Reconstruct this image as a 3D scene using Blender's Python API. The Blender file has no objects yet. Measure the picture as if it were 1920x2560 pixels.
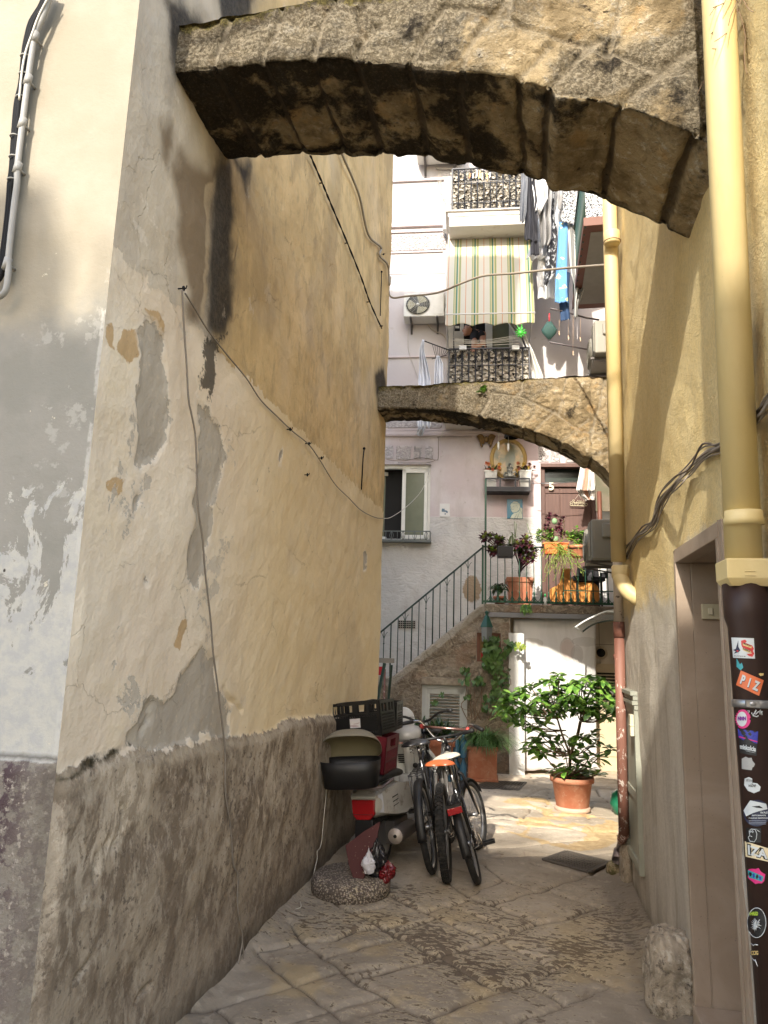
import bpy, bmesh, math, random
import numpy as np
from mathutils import Vector, Matrix, Euler
sc = bpy.context.scene
COL = sc.collection
rnd = random.Random(7)
PI = math.pi
# ------------------------------------------------------------------ camera
CAMH = 1.6
def camera_axes(pitch=10.7, roll=1.7, yaw=11.2):
    p, r, y = map(math.radians, (pitch, roll, yaw))
    f = Vector((-math.sin(y)*math.cos(p), math.cos(y)*math.cos(p), math.sin(p)))
    r0 = Vector((math.cos(y), math.sin(y), 0)); u0 = r0.cross(f)
    return r0*math.cos(r)+u0*math.sin(r), u0*math.cos(r)-r0*math.sin(r), f
CR, CU, CF = camera_axes()
cd = bpy.data.cameras.new('camera'); cam = bpy.data.objects.new('camera', cd); COL.objects.link(cam)
cd.sensor_fit = 'VERTICAL'; cd.sensor_height = 36; cd.sensor_width = 27; cd.lens = 36*1560/2212
cd.clip_start = .05; cd.clip_end = 300
mw = Matrix((CR, CU, -CF)).transposed().to_4x4(); mw.translation = Vector((0, 0, CAMH)); cam.matrix_world = mw
sc.camera = cam
# ------------------------------------------------------------------ light
SUN_T, SUN_S = .17, .65            # sun travels +Y, drifting to +X and down
sdir = Vector((SUN_T, 1, -SUN_S)).normalized()
ld = bpy.data.lights.new('sun', 'SUN'); ld.energy = 2.0; ld.angle = math.radians(.6); ld.color = (1, .93, .81)
sun = bpy.data.objects.new('sun', ld); COL.objects.link(sun); sun.rotation_euler = sdir.to_track_quat('-Z', 'Y').to_euler()
w = bpy.data.worlds.new('World'); sc.world = w; w.use_nodes = True
wn = w.node_tree; sky = wn.nodes.new('ShaderNodeTexSky'); sky.sky_type = 'NISHITA'; sky.sun_disc = False
to_sun = -sdir
sky.sun_elevation = math.asin(to_sun.z); sky.sun_rotation = math.atan2(to_sun.x, to_sun.y)
sky.air_density = 1.3; sky.dust_density = 2.2; sky.ozone_density = .8
wn.links.new(sky.outputs[0], wn.nodes['Background'].inputs[0]); wn.nodes['Background'].inputs[1].default_value = .15
sc.view_settings.view_transform = 'Standard'; sc.view_settings.look = 'None'
sc.view_settings.exposure = 2.0; sc.view_settings.gamma = 1
sc.cycles.max_bounces = 10; sc.cycles.diffuse_bounces = 8; sc.cycles.use_denoising = True
# ------------------------------------------------------------------ survey helpers
# the photograph was read in enlarged crops: (x0, y0, source pixels per crop pixel)
CROP = dict(A=(0,0,1.15732),Z1=(0,0,.5787),Z2=(960,0,.5787),Z3=(940,380,.3858),Z4=(940,900,.3978),Z5=(780,1700,.3255),Z6=(1150,1500,.3165),
 Z7=(1500,1300,.2893),Z8=(1500,1920,.2893),L1=(0,700,.3014),L2=(400,300,.3496),L3=(0,1300,.3014),L4=(400,1000,.3496),L5=(0,1900,.3014),
 L6=(400,1700,.3889),L7=(900,2100,.4822),L8=(1500,600,.3165),D1=(1180,1060,.1326),D2=(1330,1130,.1853),D3=(1180,1300,.14467),
 D4=(1020,790,.1989),D5=(1280,430,.1673),D6=(1140,1480,.1447),D7=(1700,1560,.1989),D8=(1740,2000,.2169),E1=(1000,1780,.1567),
 E2=(1000,1980,.1567),E3=(800,1730,.1567),E4=(800,1960,.1567),E5=(940,1560,.14467),E6=(1420,1480,.18993),E7=(1400,700,.11756),E8=(940,1000,.14467))
FS = 1560*1.15732
C0 = Vector((0, 0, CAMH))
def ray(k, u, v):
    x0, y0, s = CROP[k]; x = x0+u*s; y = y0+v*s
    return CF+CR*((x-960)/FS)-CU*((y-1280)/FS)
def onX(k, u, v, x): d = ray(k, u, v); return C0+d*(x/d.x)
def onY(k, u, v, y): d = ray(k, u, v); return C0+d*(y/d.y)
def onZ(k, u, v, z=0): d = ray(k, u, v); return C0+d*((z-CAMH)/d.z)
# facade frame: origin F0, s along the facade, d towards the viewer, z up
FA = math.atan(.08); F0 = Vector((0, 11.4, 0))
FE = Vector((math.cos(FA), math.sin(FA), 0)); FN = Vector((math.sin(FA), -math.cos(FA), 0))
def onF(k, u, v, off=0):
    """point on the plane parallel to the facade, off metres in front of it, in facade coordinates (s, -off, z)"""
    d = ray(k, u, v); t = (F0-C0+FN*off).dot(FN)/d.dot(FN); p = C0+d*t
    return Vector(((p-F0).dot(FE), -off, p.z))
FM = Matrix.Rotation(FA, 4, 'Z'); FM.translation = F0
def fw(s, off, z): return F0+FE*s+FN*off+Vector((0, 0, z))
# ------------------------------------------------------------------ numpy noise
def _h(i, j, k, s):
    n = (i*374761393+j*668265263+k*1440662683+s*974711) & 0xffffffff
    n = ((n ^ (n >> 13))*1274126177) & 0xffffffff
    return ((n ^ (n >> 16)) & 0xffff)/65535.
def vnoise(x, y, z, seed=0):
    x = np.asarray(x, float); y = np.asarray(y, float)+0*x; z = np.asarray(z, float)+0*x
    i = np.floor(x).astype(np.int64); j = np.floor(y).astype(np.int64); k = np.floor(z).astype(np.int64)
    fx, fy, fz = x-i, y-j, z-k; fx = fx*fx*(3-2*fx); fy = fy*fy*(3-2*fy); fz = fz*fz*(3-2*fz)
    r = 0
    for a in (0, 1):
        for b in (0, 1):
            for c in (0, 1):
                r = r+_h(i+a, j+b, k+c, seed)*(fx if a else 1-fx)*(fy if b else 1-fy)*(fz if c else 1-fz)
    return r*2-1
def fbm(x, y, z, oct=4, seed=0, g=.5):
    r = 0; a = 1
    for o in range(oct):
        r = r+a*vnoise(x, y, z, seed+o*17); x, y, z = x*2.03, y*2.03, z*2.03; a *= g
    return r
def sdpoly(P, x, y):
    """signed distance, positive inside"""
    x = np.asarray(x, float); y = np.asarray(y, float)
    d = np.full(x.shape, 1e9); ins = np.zeros(x.shape, bool); n = len(P)
    for i in range(n):
        ax, ay = P[i]; bx, by = P[(i+1) % n]; ex, ey = bx-ax, by-ay
        t = np.clip(((x-ax)*ex+(y-ay)*ey)/(ex*ex+ey*ey+1e-12), 0, 1)
        d = np.minimum(d, np.hypot(x-ax-t*ex, y-ay-t*ey))
        c = ((ay > y) != (by > y)) & (x < (bx-ax)*(y-ay)/(by-ay+1e-12)+ax); ins ^= c
    return np.where(ins, d, -d)
def sdline(L, x, y):
    d = np.full(np.shape(x), 1e9)
    for (ax, ay), (bx, by) in zip(L[:-1], L[1:]):
        ex, ey = bx-ax, by-ay; t = np.clip(((x-ax)*ex+(y-ay)*ey)/(ex*ex+ey*ey+1e-12), 0, 1)
        d = np.minimum(d, np.hypot(x-ax-t*ex, y-ay-t*ey))
    return d
def sst(x, a, b): t = np.clip((x-a)/(b-a), 0, 1); return t*t*(3-2*t)
# ------------------------------------------------------------------ material language
class V:
    def __init__(s, t, o): s.t, s.o = t, o
    def m(s, op, b=None, c=None, rev=False):
        n = s.t.n.new('ShaderNodeMath'); n.operation = op
        for i, q in enumerate((s, b, c)):
            if q is None: continue
            s.t.put(q, n.inputs[(1-i) if (rev and i < 2) else i])
        return V(s.t, n.outputs[0])
    def __add__(s, b): return s.m('ADD', b)
    __radd__ = __add__
    def __sub__(s, b): return s.m('SUBTRACT', b)
    def __rsub__(s, b): return s.m('SUBTRACT', b, rev=True)
    def __mul__(s, b): return s.m('MULTIPLY', b)
    __rmul__ = __mul__
    def __truediv__(s, b): return s.m('DIVIDE', b)
    def step(s, a, b):
        n = s.t.n.new('ShaderNodeMapRange'); n.interpolation_type = 'SMOOTHSTEP'; n.clamp = True
        s.t.put(s, n.inputs[0])
        if a > b: n.inputs[1].default_value, n.inputs[2].default_value, n.inputs[3].default_value, n.inputs[4].default_value = b, a, 1, 0
        else: n.inputs[1].default_value, n.inputs[2].default_value = a, b
        return V(s.t, n.outputs[0])
    def abs(s): return s.m('ABSOLUTE')
    def mx(s, b): return s.m('MAXIMUM', b)
    def mn(s, b): return s.m('MINIMUM', b)
class T:
    def __init__(s, tree):
        s.tree = tree; s.n = tree.nodes; s.l = tree.links
        s.geo = s.n.new('ShaderNodeNewGeometry'); s.tc = s.n.new('ShaderNodeTexCoord')
        s.P = s.geo.outputs['Position']; s.O = s.tc.outputs['Object']
    def put(s, q, inp):
        if isinstance(q, V): s.l.new(q.o, inp)
        elif hasattr(q, 'is_output'): s.l.new(q, inp)
        else: inp.default_value = q
    def sep(s, v=None):
        n = s.n.new('ShaderNodeSeparateXYZ'); s.l.new(v or s.P, n.inputs[0]); return [V(s, o) for o in n.outputs]
    def comb(s, x=0., y=0., z=0.):
        n = s.n.new('ShaderNodeCombineXYZ')
        for q, i in zip((x, y, z), n.inputs): s.put(q, i)
        return n.outputs[0]
    def vec(s, v=None, sc=(1, 1, 1), off=(0, 0, 0)):
        n = s.n.new('ShaderNodeMapping'); s.l.new(v or s.P, n.inputs[0]); n.inputs['Scale'].default_value = sc; n.inputs['Location'].default_value = off
        return n.outputs[0]
    def noise(s, scale, det=4, r=.55, dist=0, v=None, sc=None, off=0):
        if sc or off: v = s.vec(v, sc or (1, 1, 1), (off, off*1.7, off*.6))
        n = s.n.new('ShaderNodeTexNoise'); s.l.new(v or s.P, n.inputs['Vector'])
        n.inputs['Scale'].default_value = scale; n.inputs['Detail'].default_value = det; n.inputs['Roughness'].default_value = r; n.inputs['Distortion'].default_value = dist
        return V(s, n.outputs[0])
    def vor(s, scale, feat='F1', v=None, sc=None, out=0, rand=1):
        if sc: v = s.vec(v, sc)
        n = s.n.new('ShaderNodeTexVoronoi'); n.feature = feat; s.l.new(v or s.P, n.inputs['Vector']); n.inputs['Scale'].default_value = scale
        n.inputs['Randomness'].default_value = rand
        return V(s, n.outputs[out])
    def attr(s, name):
        n = s.n.new('ShaderNodeAttribute'); n.attribute_name = name; return V(s, n.outputs['Fac'])
    def attrc(s, name):
        n = s.n.new('ShaderNodeAttribute'); n.attribute_name = name; return n.outputs['Color']
    def mix(s, f, a, b):
        n = s.n.new('ShaderNodeMix'); n.data_type = 'RGBA'; s.put(f, n.inputs[0])
        for q, i in ((a, 6), (b, 7)):
            s.put((*q, 1) if isinstance(q, tuple) and len(q) == 3 else q, n.inputs[i])
        return n.outputs[2]
    def mul(s, a, f):
        """scale a colour by a value"""
        n = s.n.new('ShaderNodeVectorMath'); n.operation = 'SCALE'
        if isinstance(a, tuple): n.inputs[0].default_value = a[:3]
        else: s.l.new(a, n.inputs[0])
        s.put(f, n.inputs['Scale']); return n.outputs[0]
MATS = {}
def M(name, fn=None, col=None, rough=.7, metal=0, spec=None, alpha=None, trans=0, coat=0, emit=None, sss=0):
    if name in MATS: return MATS[name]
    m = bpy.data.materials.new(name); m.use_nodes = True; t = T(m.node_tree)
    b = m.node_tree.nodes['Principled BSDF']; b.inputs['Roughness'].default_value = rough; b.inputs['Metallic'].default_value = metal
    if spec is not None: b.inputs['Specular IOR Level'].default_value = spec
    if trans: b.inputs['Transmission Weight'].default_value = trans
    if coat: b.inputs['Coat Weight'].default_value = coat; b.inputs['Coat Roughness'].default_value = .15
    if alpha is not None: b.inputs['Alpha'].default_value = alpha
    if fn is None:
        fn = lambda t: dict(col=t.mul(col, .86+.28*t.noise(9, 5, v=t.O)), h=t.noise(60, 3, v=t.O), bs=.12)
    r = fn(t)
    for k, q in r.items():
        if k == 'col': t.put((*q, 1) if isinstance(q, tuple) and len(q) == 3 else q, b.inputs['Base Color'])
        elif k == 'rough': t.put(q, b.inputs['Roughness'])
        elif k == 'metal': t.put(q, b.inputs['Metallic'])
        elif k == 'alpha': t.put(q, b.inputs['Alpha'])
    if 'h' in r:
        n = t.n.new('ShaderNodeBump'); n.inputs['Distance'].default_value = r.get('bd', .01); n.inputs['Strength'].default_value = r.get('bs', .4)
        t.put(r['h'], n.inputs['Height']); t.l.new(n.outputs[0], b.inputs['Normal'])
    MATS[name] = m; return m
# ------------------------------------------------------------------ objects
def tag(o, label=None, cat=None, group=None, kind=None):
    if label: o['label'] = label
    if cat: o['category'] = cat
    if group: o['group'] = group
    if kind: o['kind'] = kind
    return o
def thing(name, label, cat, loc=(0, 0, 0), rz=0, group=None, mat=None):
    o = bpy.data.objects.new(name, None); COL.objects.link(o); o.empty_display_size = .1
    if mat is not None: o.matrix_world = mat
    else: o.location = loc; o.rotation_euler = (0, 0, rz)
    return tag(o, label, cat, group)
def link(name, me, mat, parent=None):
    o = bpy.data.objects.new(name, me); COL.objects.link(o)
    if mat is not None:
        for q in (mat if isinstance(mat, (list, tuple)) else [mat]): me.materials.append(q)
    if parent is not None: o.parent = parent
    return o
def kids(o): return [c for c in bpy.data.objects if c.parent == o]
def copy_tree(o, parent=None):
    c = o.copy(); COL.objects.link(c)
    if parent: c.parent = parent
    for ch in kids(o): copy_tree(ch, c)
    return c
def frame_of(d, up=Vector((0, 0, 1))):
    d = d.normalized()
    if abs(d.dot(up)) > .99: up = Vector((1, 0, 0))
    a = d.cross(up).normalized(); return a, a.cross(d).normalized()
class MB:
    def __init__(s): s.v = []; s.f = []; s.mi = []; s.m = 0; s.sm = []; s.uvs = None
    def add(s, vs, fs, smooth=False):
        o = len(s.v); s.v += [tuple(v) for v in vs]
        for f in fs: s.f.append([i+o for i in f]); s.mi.append(s.m); s.sm.append(smooth)
        return s
    def mat(s, i): s.m = i; return s
    def box(s, c, d, rot=None, taper=1.0):
        c = Vector(c); hx, hy, hz = d[0]/2, d[1]/2, d[2]/2; R = rot if rot is not None else Matrix.Identity(3)
        if isinstance(R, (int, float)): R = Matrix.Rotation(R, 3, 'Z')
        vs = [c+R @ Vector((x*hx*(taper if z > 0 else 1), y*hy*(taper if z > 0 else 1), z*hz)) for z in (-1, 1) for y in (-1, 1) for x in (-1, 1)]
        return s.add(vs, [(0, 2, 3, 1), (4, 5, 7, 6), (0, 1, 5, 4), (2, 6, 7, 3), (0, 4, 6, 2), (1, 3, 7, 5)])
    def bb(s, a, b): a, b = Vector(a), Vector(b); return s.box((a+b)/2, [abs(q) for q in (b-a)])
    def beam(s, a, b, w, h, up=Vector((0, 0, 1))):
        a, b = Vector(a), Vector(b); d = b-a; x, z = frame_of(d, up); y = d.normalized()
        R = Matrix((x, y, z)).transposed(); return s.box((a+b)/2, (w, d.length, h), R)
    def tube(s, pts, r, n=8, closed=False, cap=True, flat=1.0):
        pts = [Vector(p) for p in pts]; rs = r if isinstance(r, (list, tuple)) else [r]*len(pts); N = len(pts); vs = []
        up = None
        for i, p in enumerate(pts):
            if closed: d = pts[(i+1) % N]-pts[i-1]
            else: d = pts[min(i+1, N-1)]-pts[max(i-1, 0)]
            if d.length < 1e-9: d = Vector((0, 0, 1))
            d.normalize()
            if up is None: a, b = frame_of(d)
            else:
                a = up-d*up.dot(d)
                if a.length < 1e-6: a, b = frame_of(d)
                a.normalize(); b = a.cross(d)
            up = a
            for k in range(n):
                q = 2*PI*k/n; vs.append(p+(a*math.cos(q)+b*math.sin(q)*flat)*rs[i])
        fs = []
        for i in range(N if closed else N-1):
            j = (i+1) % N
            for k in range(n): fs.append((i*n+k, i*n+(k+1) % n, j*n+(k+1) % n, j*n+k))
        if cap and not closed: fs += [tuple(range(n))[::-1], tuple(range((N-1)*n, N*n))]
        return s.add(vs, fs, True)
    def cyl(s, a, b, r, r2=None, n=16): return s.tube([a, b], [r, r if r2 is None else r2], n)
    def lathe(s, prof, c=(0, 0, 0), axis='Z', n=24, sx=1, sy=1, caps=True):
        c = Vector(c); vs = []
        for r, h in prof:
            for k in range(n):
                q = 2*PI*k/n; x, y = r*math.cos(q)*sx, r*math.sin(q)*sy
                vs.append(c+{'Z': Vector((x, y, h)), 'Y': Vector((x, h, y)), 'X': Vector((h, x, y))}[axis])
        fs = []
        for i in range(len(prof)-1):
            for k in range(n): fs.append((i*n+k, i*n+(k+1) % n, (i+1)*n+(k+1) % n, (i+1)*n+k))
        if caps: fs += [tuple(range(n))[::-1], tuple(range((len(prof)-1)*n, len(prof)*n))]
        return s.add(vs, fs, True)
    def prism(s, poly, a, b, M3=None):
        """poly: 2-D outline; extruded from depth a to b; M3 maps (u, depth, v)"""
        f = M3 or (lambda u, d, v: (u, d, v)); n = len(poly)
        vs = [f(u, a, v) for u, v in poly]+[f(u, b, v) for u, v in poly]
        fs = [tuple(range(n)), tuple(range(n, 2*n))[::-1]]+[(i, i+n, (i+1) % n+n, (i+1) % n) for i in range(n)]
        return s.add(vs, fs)
    def ell(s, c, r, n=12, m=8, R=None):
        c = Vector(c); r = (r, r, r) if isinstance(r, (int, float)) else r; vs = []; R = R or Matrix.Identity(3)
        for i in range(m+1):
            th = PI*i/m
            for k in range(n):
                q = 2*PI*k/n; vs.append(c+R @ Vector((r[0]*math.sin(th)*math.cos(q), r[1]*math.sin(th)*math.sin(q), r[2]*math.cos(th))))
        fs = [(i*n+k, (i+1)*n+k, (i+1)*n+(k+1) % n, i*n+(k+1) % n) for i in range(m) for k in range(n)]
        return s.add(vs, fs, True)
    def xf(s, M4):
        s.v = [tuple(M4 @ Vector(v)) for v in s.v]; return s
    def build(s, name, mat, parent=None, bevel=0, smooth=None, seg=2, solid=0):
        me = bpy.data.meshes.new(name); me.from_pydata([tuple(v) for v in s.v], [], s.f)
        if any(s.mi): me.polygons.foreach_set('material_index', s.mi)
        me.polygons.foreach_set('use_smooth', [smooth if smooth is not None else q for q in s.sm])
        bm = bmesh.new(); bm.from_mesh(me); bmesh.ops.remove_doubles(bm, verts=bm.verts, dist=1e-6)
        bmesh.ops.recalc_face_normals(bm, faces=bm.faces); bm.to_mesh(me); bm.free()
        o = link(name, me, mat, parent)
        if solid: q = o.modifiers.new('s', 'SOLIDIFY'); q.thickness = solid; q.offset = 0
        if bevel: q = o.modifiers.new('b', 'BEVEL'); q.width = bevel; q.segments = seg; q.limit_method = 'ANGLE'
        return o
def gridmesh(name, nu, nv, f, mat, parent=None, attrs=None, smooth=True, keep=None):
    """f(U, V) -> X, Y, Z arrays; attrs: dict of name -> array; keep: face mask from (U, V) cell centres"""
    U, W = np.meshgrid(np.linspace(0, 1, nu+1), np.linspace(0, 1, nv+1), indexing='ij')
    r = f(U, W); X, Y, Z = r[:3]; at = r[3] if len(r) > 3 else {}
    co = np.stack([X, Y, Z], -1).reshape(-1, 3)
    I = np.arange((nu+1)*(nv+1)).reshape(nu+1, nv+1)
    F = np.stack([I[:-1, :-1], I[1:, :-1], I[1:, 1:], I[:-1, 1:]], -1)
    if keep is not None:
        k = keep(X, Y, Z); k = k[:-1, :-1] & k[1:, :-1] & k[1:, 1:] & k[:-1, 1:]; F = F[k]
    F = F.reshape(-1, 4)
    me = bpy.data.meshes.new(name); me.vertices.add(len(co)); me.vertices.foreach_set('co', co.ravel())
    me.loops.add(F.size); me.polygons.add(len(F)); me.loops.foreach_set('vertex_index', F.ravel().astype(np.int32))
    me.polygons.foreach_set('loop_start', np.arange(0, F.size, 4, dtype=np.int32)); me.polygons.foreach_set('loop_total', np.full(len(F), 4, dtype=np.int32))
    me.polygons.foreach_set('use_smooth', np.full(len(F), smooth))
    for k, a in at.items():
        q = me.attributes.new(k, 'FLOAT', 'POINT'); q.data.foreach_set('value', np.asarray(a, float).ravel())
    me.update(); me.validate()
    return link(name, me, mat, parent)
def txt(body, size, mat, mat4, parent=None, name='lettering', depth=.001, font=None, sx=1, shear=0, bold=0):
    c = bpy.data.curves.new(name, 'FONT'); c.body = body; c.size = size; c.extrude = depth; c.align_x = 'CENTER'; c.align_y = 'CENTER'; c.shear = shear; c.offset = bold
    o = bpy.data.objects.new(name, c); COL.objects.link(o); dg = bpy.context.evaluated_depsgraph_get()
    me = bpy.data.meshes.new_from_object(o.evaluated_get(dg)); bpy.data.objects.remove(o); bpy.data.curves.remove(c)
    me.transform(mat4 @ Matrix.Diagonal((sx, 1, 1, 1))); return link(name, me, mat, parent)
def basis(o, x, y, z):
    m = Matrix((x, y, z)).transposed().to_4x4(); m.translation = Vector(o); return m
def spline(pts, n=6):
    pts = [Vector(p) for p in pts]; out = []
    for i in range(len(pts)-1):
        p0 = pts[max(i-1, 0)]; p1 = pts[i]; p2 = pts[i+1]; p3 = pts[min(i+2, len(pts)-1)]
        for k in range(n):
            t = k/n; out.append(.5*((2*p1)+(p2-p0)*t+(2*p0-5*p1+4*p2-p3)*t*t+(3*p1-p0-3*p2+p3)*t**3))
    return out+[pts[-1]]
# ================================================================== materials of the setting
XL, XR = -1.48, .72
Y0, Y1 = 2.19, 7.44
PALE = (.60, .53, .42)
def m_leftwall(t):
    x, y, z = t.sep(); fine = t.noise(14, 6, .65); mid = t.noise(3.2, 5, .6); strk = t.noise(5, 5, .6, .4, sc=(1, 1, .22)); hf = t.noise(55, 4, .7)
    pal = t.mix(t.noise(1.3, 4).step(.35, .65), (.76, .655, .52), (.82, .735, .60))
    warm = t.mix(y.step(2.9, 4.4), pal, (.83, .68, .43))
    warm = t.mix(mid.step(.5, .72)*.5, warm, (.85, .74, .54))
    och = t.mix(t.noise(2.2, 5, .62, .5, sc=(1, 1, .6)).step(.38, .66), (.68, .50, .26), (.56, .41, .21))
    och = t.mix(t.noise(9, 6, .7, .6, sc=(1, 1, .5)).step(.50, .66)*.6, och, (.40, .30, .165)); och = t.mix(t.noise(1.5, 5, .65, off=40, sc=(1, 1, .7)).step(.50, .60)*.5, och, (.36, .262, .145))
    near = t.mix(strk.step(.4, .65), (.62, .55, .44), (.53, .47, .385))
    up = t.mix((y+mid*.1).step(3.08, 3.16), near, och)
    bnd = z-3.03+(fine-.5)*.16+(mid-.5)*.14
    c = t.mix(bnd.step(-.006, .006), warm, up)
    # yellow damp under the paint line, old cracks
    c = t.mix((z+mid*.5).step(2.2, 3.2)*y.step(3.3, 4.5)*(z.step(3.1, 3.0))*.4, c, (.55, .42, .24))
    cr = t.vor(2.6, 'DISTANCE_TO_EDGE', v=t.comb(x, y+mid*.3, z+fine*.12)); crk = cr.step(.006, .0)*t.noise(1.7, 3, off=4).step(.52, .60)
    c = t.mix(crk*.35, c, (.3, .24, .17))
    oran = t.attr('oran')+(fine-.5)*.07; c = t.mix(oran.step(-.004, .004)*.8, c, (.50, .33, .15))
    grey = t.attr('grey')+(fine-.5)*.14+(mid-.5)*.10+(hf-.5)*.04; gm = grey.step(-.004, .004)
    gc = t.mix(t.noise(4, 5, sc=(1, 1, .4)).step(.4, .62), (.50, .455, .385), (.44, .395, .33)); gc = t.mix(t.noise(22, 5).step(.6, .66), gc, (.55, .49, .40))
    c = t.mix(grey.step(-.035, -.004)*.55, c, (.80, .74, .65)); fl = t.noise(2.6, 8, .72, .3, off=21)+(fine-.5)*.1; flm = fl.step(.615, .625)*y.step(4.2, 2.9)*z.step(1.2, 1.35)*z.step(3.05, 2.9); c = t.mix(flm*.8, c, (.50, .46, .395)); c = t.mix(fl.step(.60, .612)*(1-flm)*y.step(4.2, 2.9)*.4, c, (.84, .78, .69)); c = t.mix(t.noise(.9, 4, .6, off=31).step(.5, .68)*.35, c, (.60, .50, .37)); c = t.mix(gm, c, gc)  # pale rims imitate a highlight on the lips of flaked plaster
    brown = t.attr('brown')+(mid-.5)*.05; c = t.mix(brown.step(-.07, .04)*.85, c, (.20, .145, .09)); c = t.mix(brown.step(-.01, .03)*t.noise(90, 2, sc=(1, 1, .5)).step(.66, .7)*t.noise(3, 2).step(.5, .6), c, (.5, .45, .36))
    pale = t.attr('pale')+(fine-.5)*.03; c = t.mix(pale.step(-.01, .01)*.8, c, (.56, .46, .32))
    mould = t.attr('mould')+(strk-.5)*.12+(hf-.5)*.06; c = t.mix((mould+.02).step(-.16, .0)*.35, c, (.20, .16, .11)); c = t.mix(mould.step(-.07, .035)*.95, c, t.mix(hf.step(.4, .6), (.030, .026, .022), (.06, .05, .04)))
    ml2 = t.attr('mould2')+(hf-.5)*.11+(fine-.5)*.08; c = t.mix(ml2.step(-.01, .01)*.85, c, (.035, .03, .025))
    chip = t.noise(7, 5, .7, sc=(1, 1, .55), off=9).step(.70, .715); c = t.mix(chip*.6, c, (.30, .25, .19))
    spk = t.noise(26, 2, .5, off=3).step(.79, .81); c = t.mix(spk*.7, c, (.16, .12, .09))
    # plinth: grey-brown render, lime patches, moss line
    pn = t.noise(4.2, 8, .72, .3, sc=(1, 1, .8)); pn2 = t.noise(14, 7, .75, .3, sc=(1, 1, .55)); pn3 = t.noise(1.1, 4, .6, off=7)
    pc = t.mix(pn.step(.42, .56), (.215, .17, .125), (.40, .335, .255)); pc = t.mix(pn2.step(.50, .60)*.65, pc, (.50, .43, .34))
    pc = t.mix((pn3+z*.10-y*.035).step(.46, .62)*pn2.step(.46, .54)*.85, pc, (.66, .57, .45)); pc = t.mix((t.noise(30, 4, .7)+(t.noise(1.7, 4, off=44)-.5)*.3).step(.56, .66)*.75, pc, (.115, .09, .07))
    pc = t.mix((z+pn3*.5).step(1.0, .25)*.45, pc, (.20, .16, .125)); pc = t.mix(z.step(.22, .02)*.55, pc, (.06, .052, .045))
    pm = (t.attr('plinth')+(fine-.5)*.10+(hf-.5)*.02); pmk = pm.step(-.006, .006); c = t.mix(pmk, c, pc)
    lip = (1-(pm-.03).abs()*22).mx(0)*t.noise(4, 3).step(.35, .6); c = t.mix(lip*.75, c, (.44, .37, .27))
    mos = (t.attr('moss')+(fine-.5)*.10); c = t.mix(mos.step(-.015, .015), c, t.mix(hf.step(.4, .6), (.028, .024, .014), (.07, .055, .03)))
    h = fine*.8+hf*.3+mid*2.2+t.noise(7, 5, .6, off=17)*1.4-gm*3.2-flm*2.2-crk*1.5-chip*.5+pmk*(pn2*1.0+t.noise(38, 5, .75)*1.6)
    return dict(col=c, rough=.93, h=h, bs=.55, bd=.012)
def m_frontface(t):
    x, y, z = t.sep(); fine = t.noise(16, 6, .7); hf = t.noise(60, 4, .7); mid = t.noise(2.4, 5, .6); pn = t.noise(5, 7, .72, .5, sc=(1, 1, .7))
    cream = t.mix(mid.step(.35, .65), (.25, .218, .162), (.29, .257, .20))
    grey = t.mix(mid.step(.4, .62), (.205, .195, .168), (.243, .228, .20)); grey = t.mix(t.noise(6, 5, .7, off=2).step(.60, .64)*.7, grey, (.33, .315, .28))
    c = t.mix((z+(mid-.5)*.7+(fine-.5)*.1).step(2.88, 2.70), cream, grey)
    lim = (pn+(1.98-z)*.28).step(.52, .545)*z.step(2.35, 2.1)*(pn+(z-1.0)*.1).step(.30, .42); c = t.mix(lim*.9, c, t.mix(fine.step(.4, .6), (.43, .41, .365), (.36, .355, .34)))
    spots = t.noise(9, 5, .7, off=5).step(.68, .69)*z.step(3.3, 3.1); c = t.mix(spots*.9, c, (.50, .45, .35))
    lft = (x+fine*.12).step(-2.25, -2.45)*z.step(3.0, 2.9)*pn.step(.5, .52); c = t.mix(lft*.7, c, (.44, .42, .39))
    ed = (x+fine*.03).step(-1.486, -1.478)*z.step(2.95, 2.9)*t.noise(14, 4).step(.45, .55); c = t.mix(ed*.6, c, (.45, .43, .39))
    hl = t.noise(20, 1, .5, off=11).step(.80, .815); c = t.mix(hl, c, (.05, .04, .035))
    pl = (1.21-z+(fine-.5)*.03).step(-.004, .004)
    pc = t.mix(t.noise(16, 5, .75).step(.44, .54), (.17, .145, .12), (.055, .03, .035)); pc = t.mix(t.noise(38, 4, .7, off=3).step(.56, .66), pc, (.36, .31, .26)); pc = t.mix((z+mid*.4).step(.75, .4)*.7+x.step(-1.66, -1.52)*.6, pc, (.19, .165, .13))
    c = t.mix(pl, c, pc); c = t.mix((1-(z-1.22+(fine-.5)*.03).abs()*60).mx(0)*.8, c, (.06, .05, .04))
    return dict(col=c, rough=.9, h=fine*.6+hf*.3+lim*.35+pl*(hf*2+fine*2)-hl, bs=.45, bd=.01)
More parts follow.
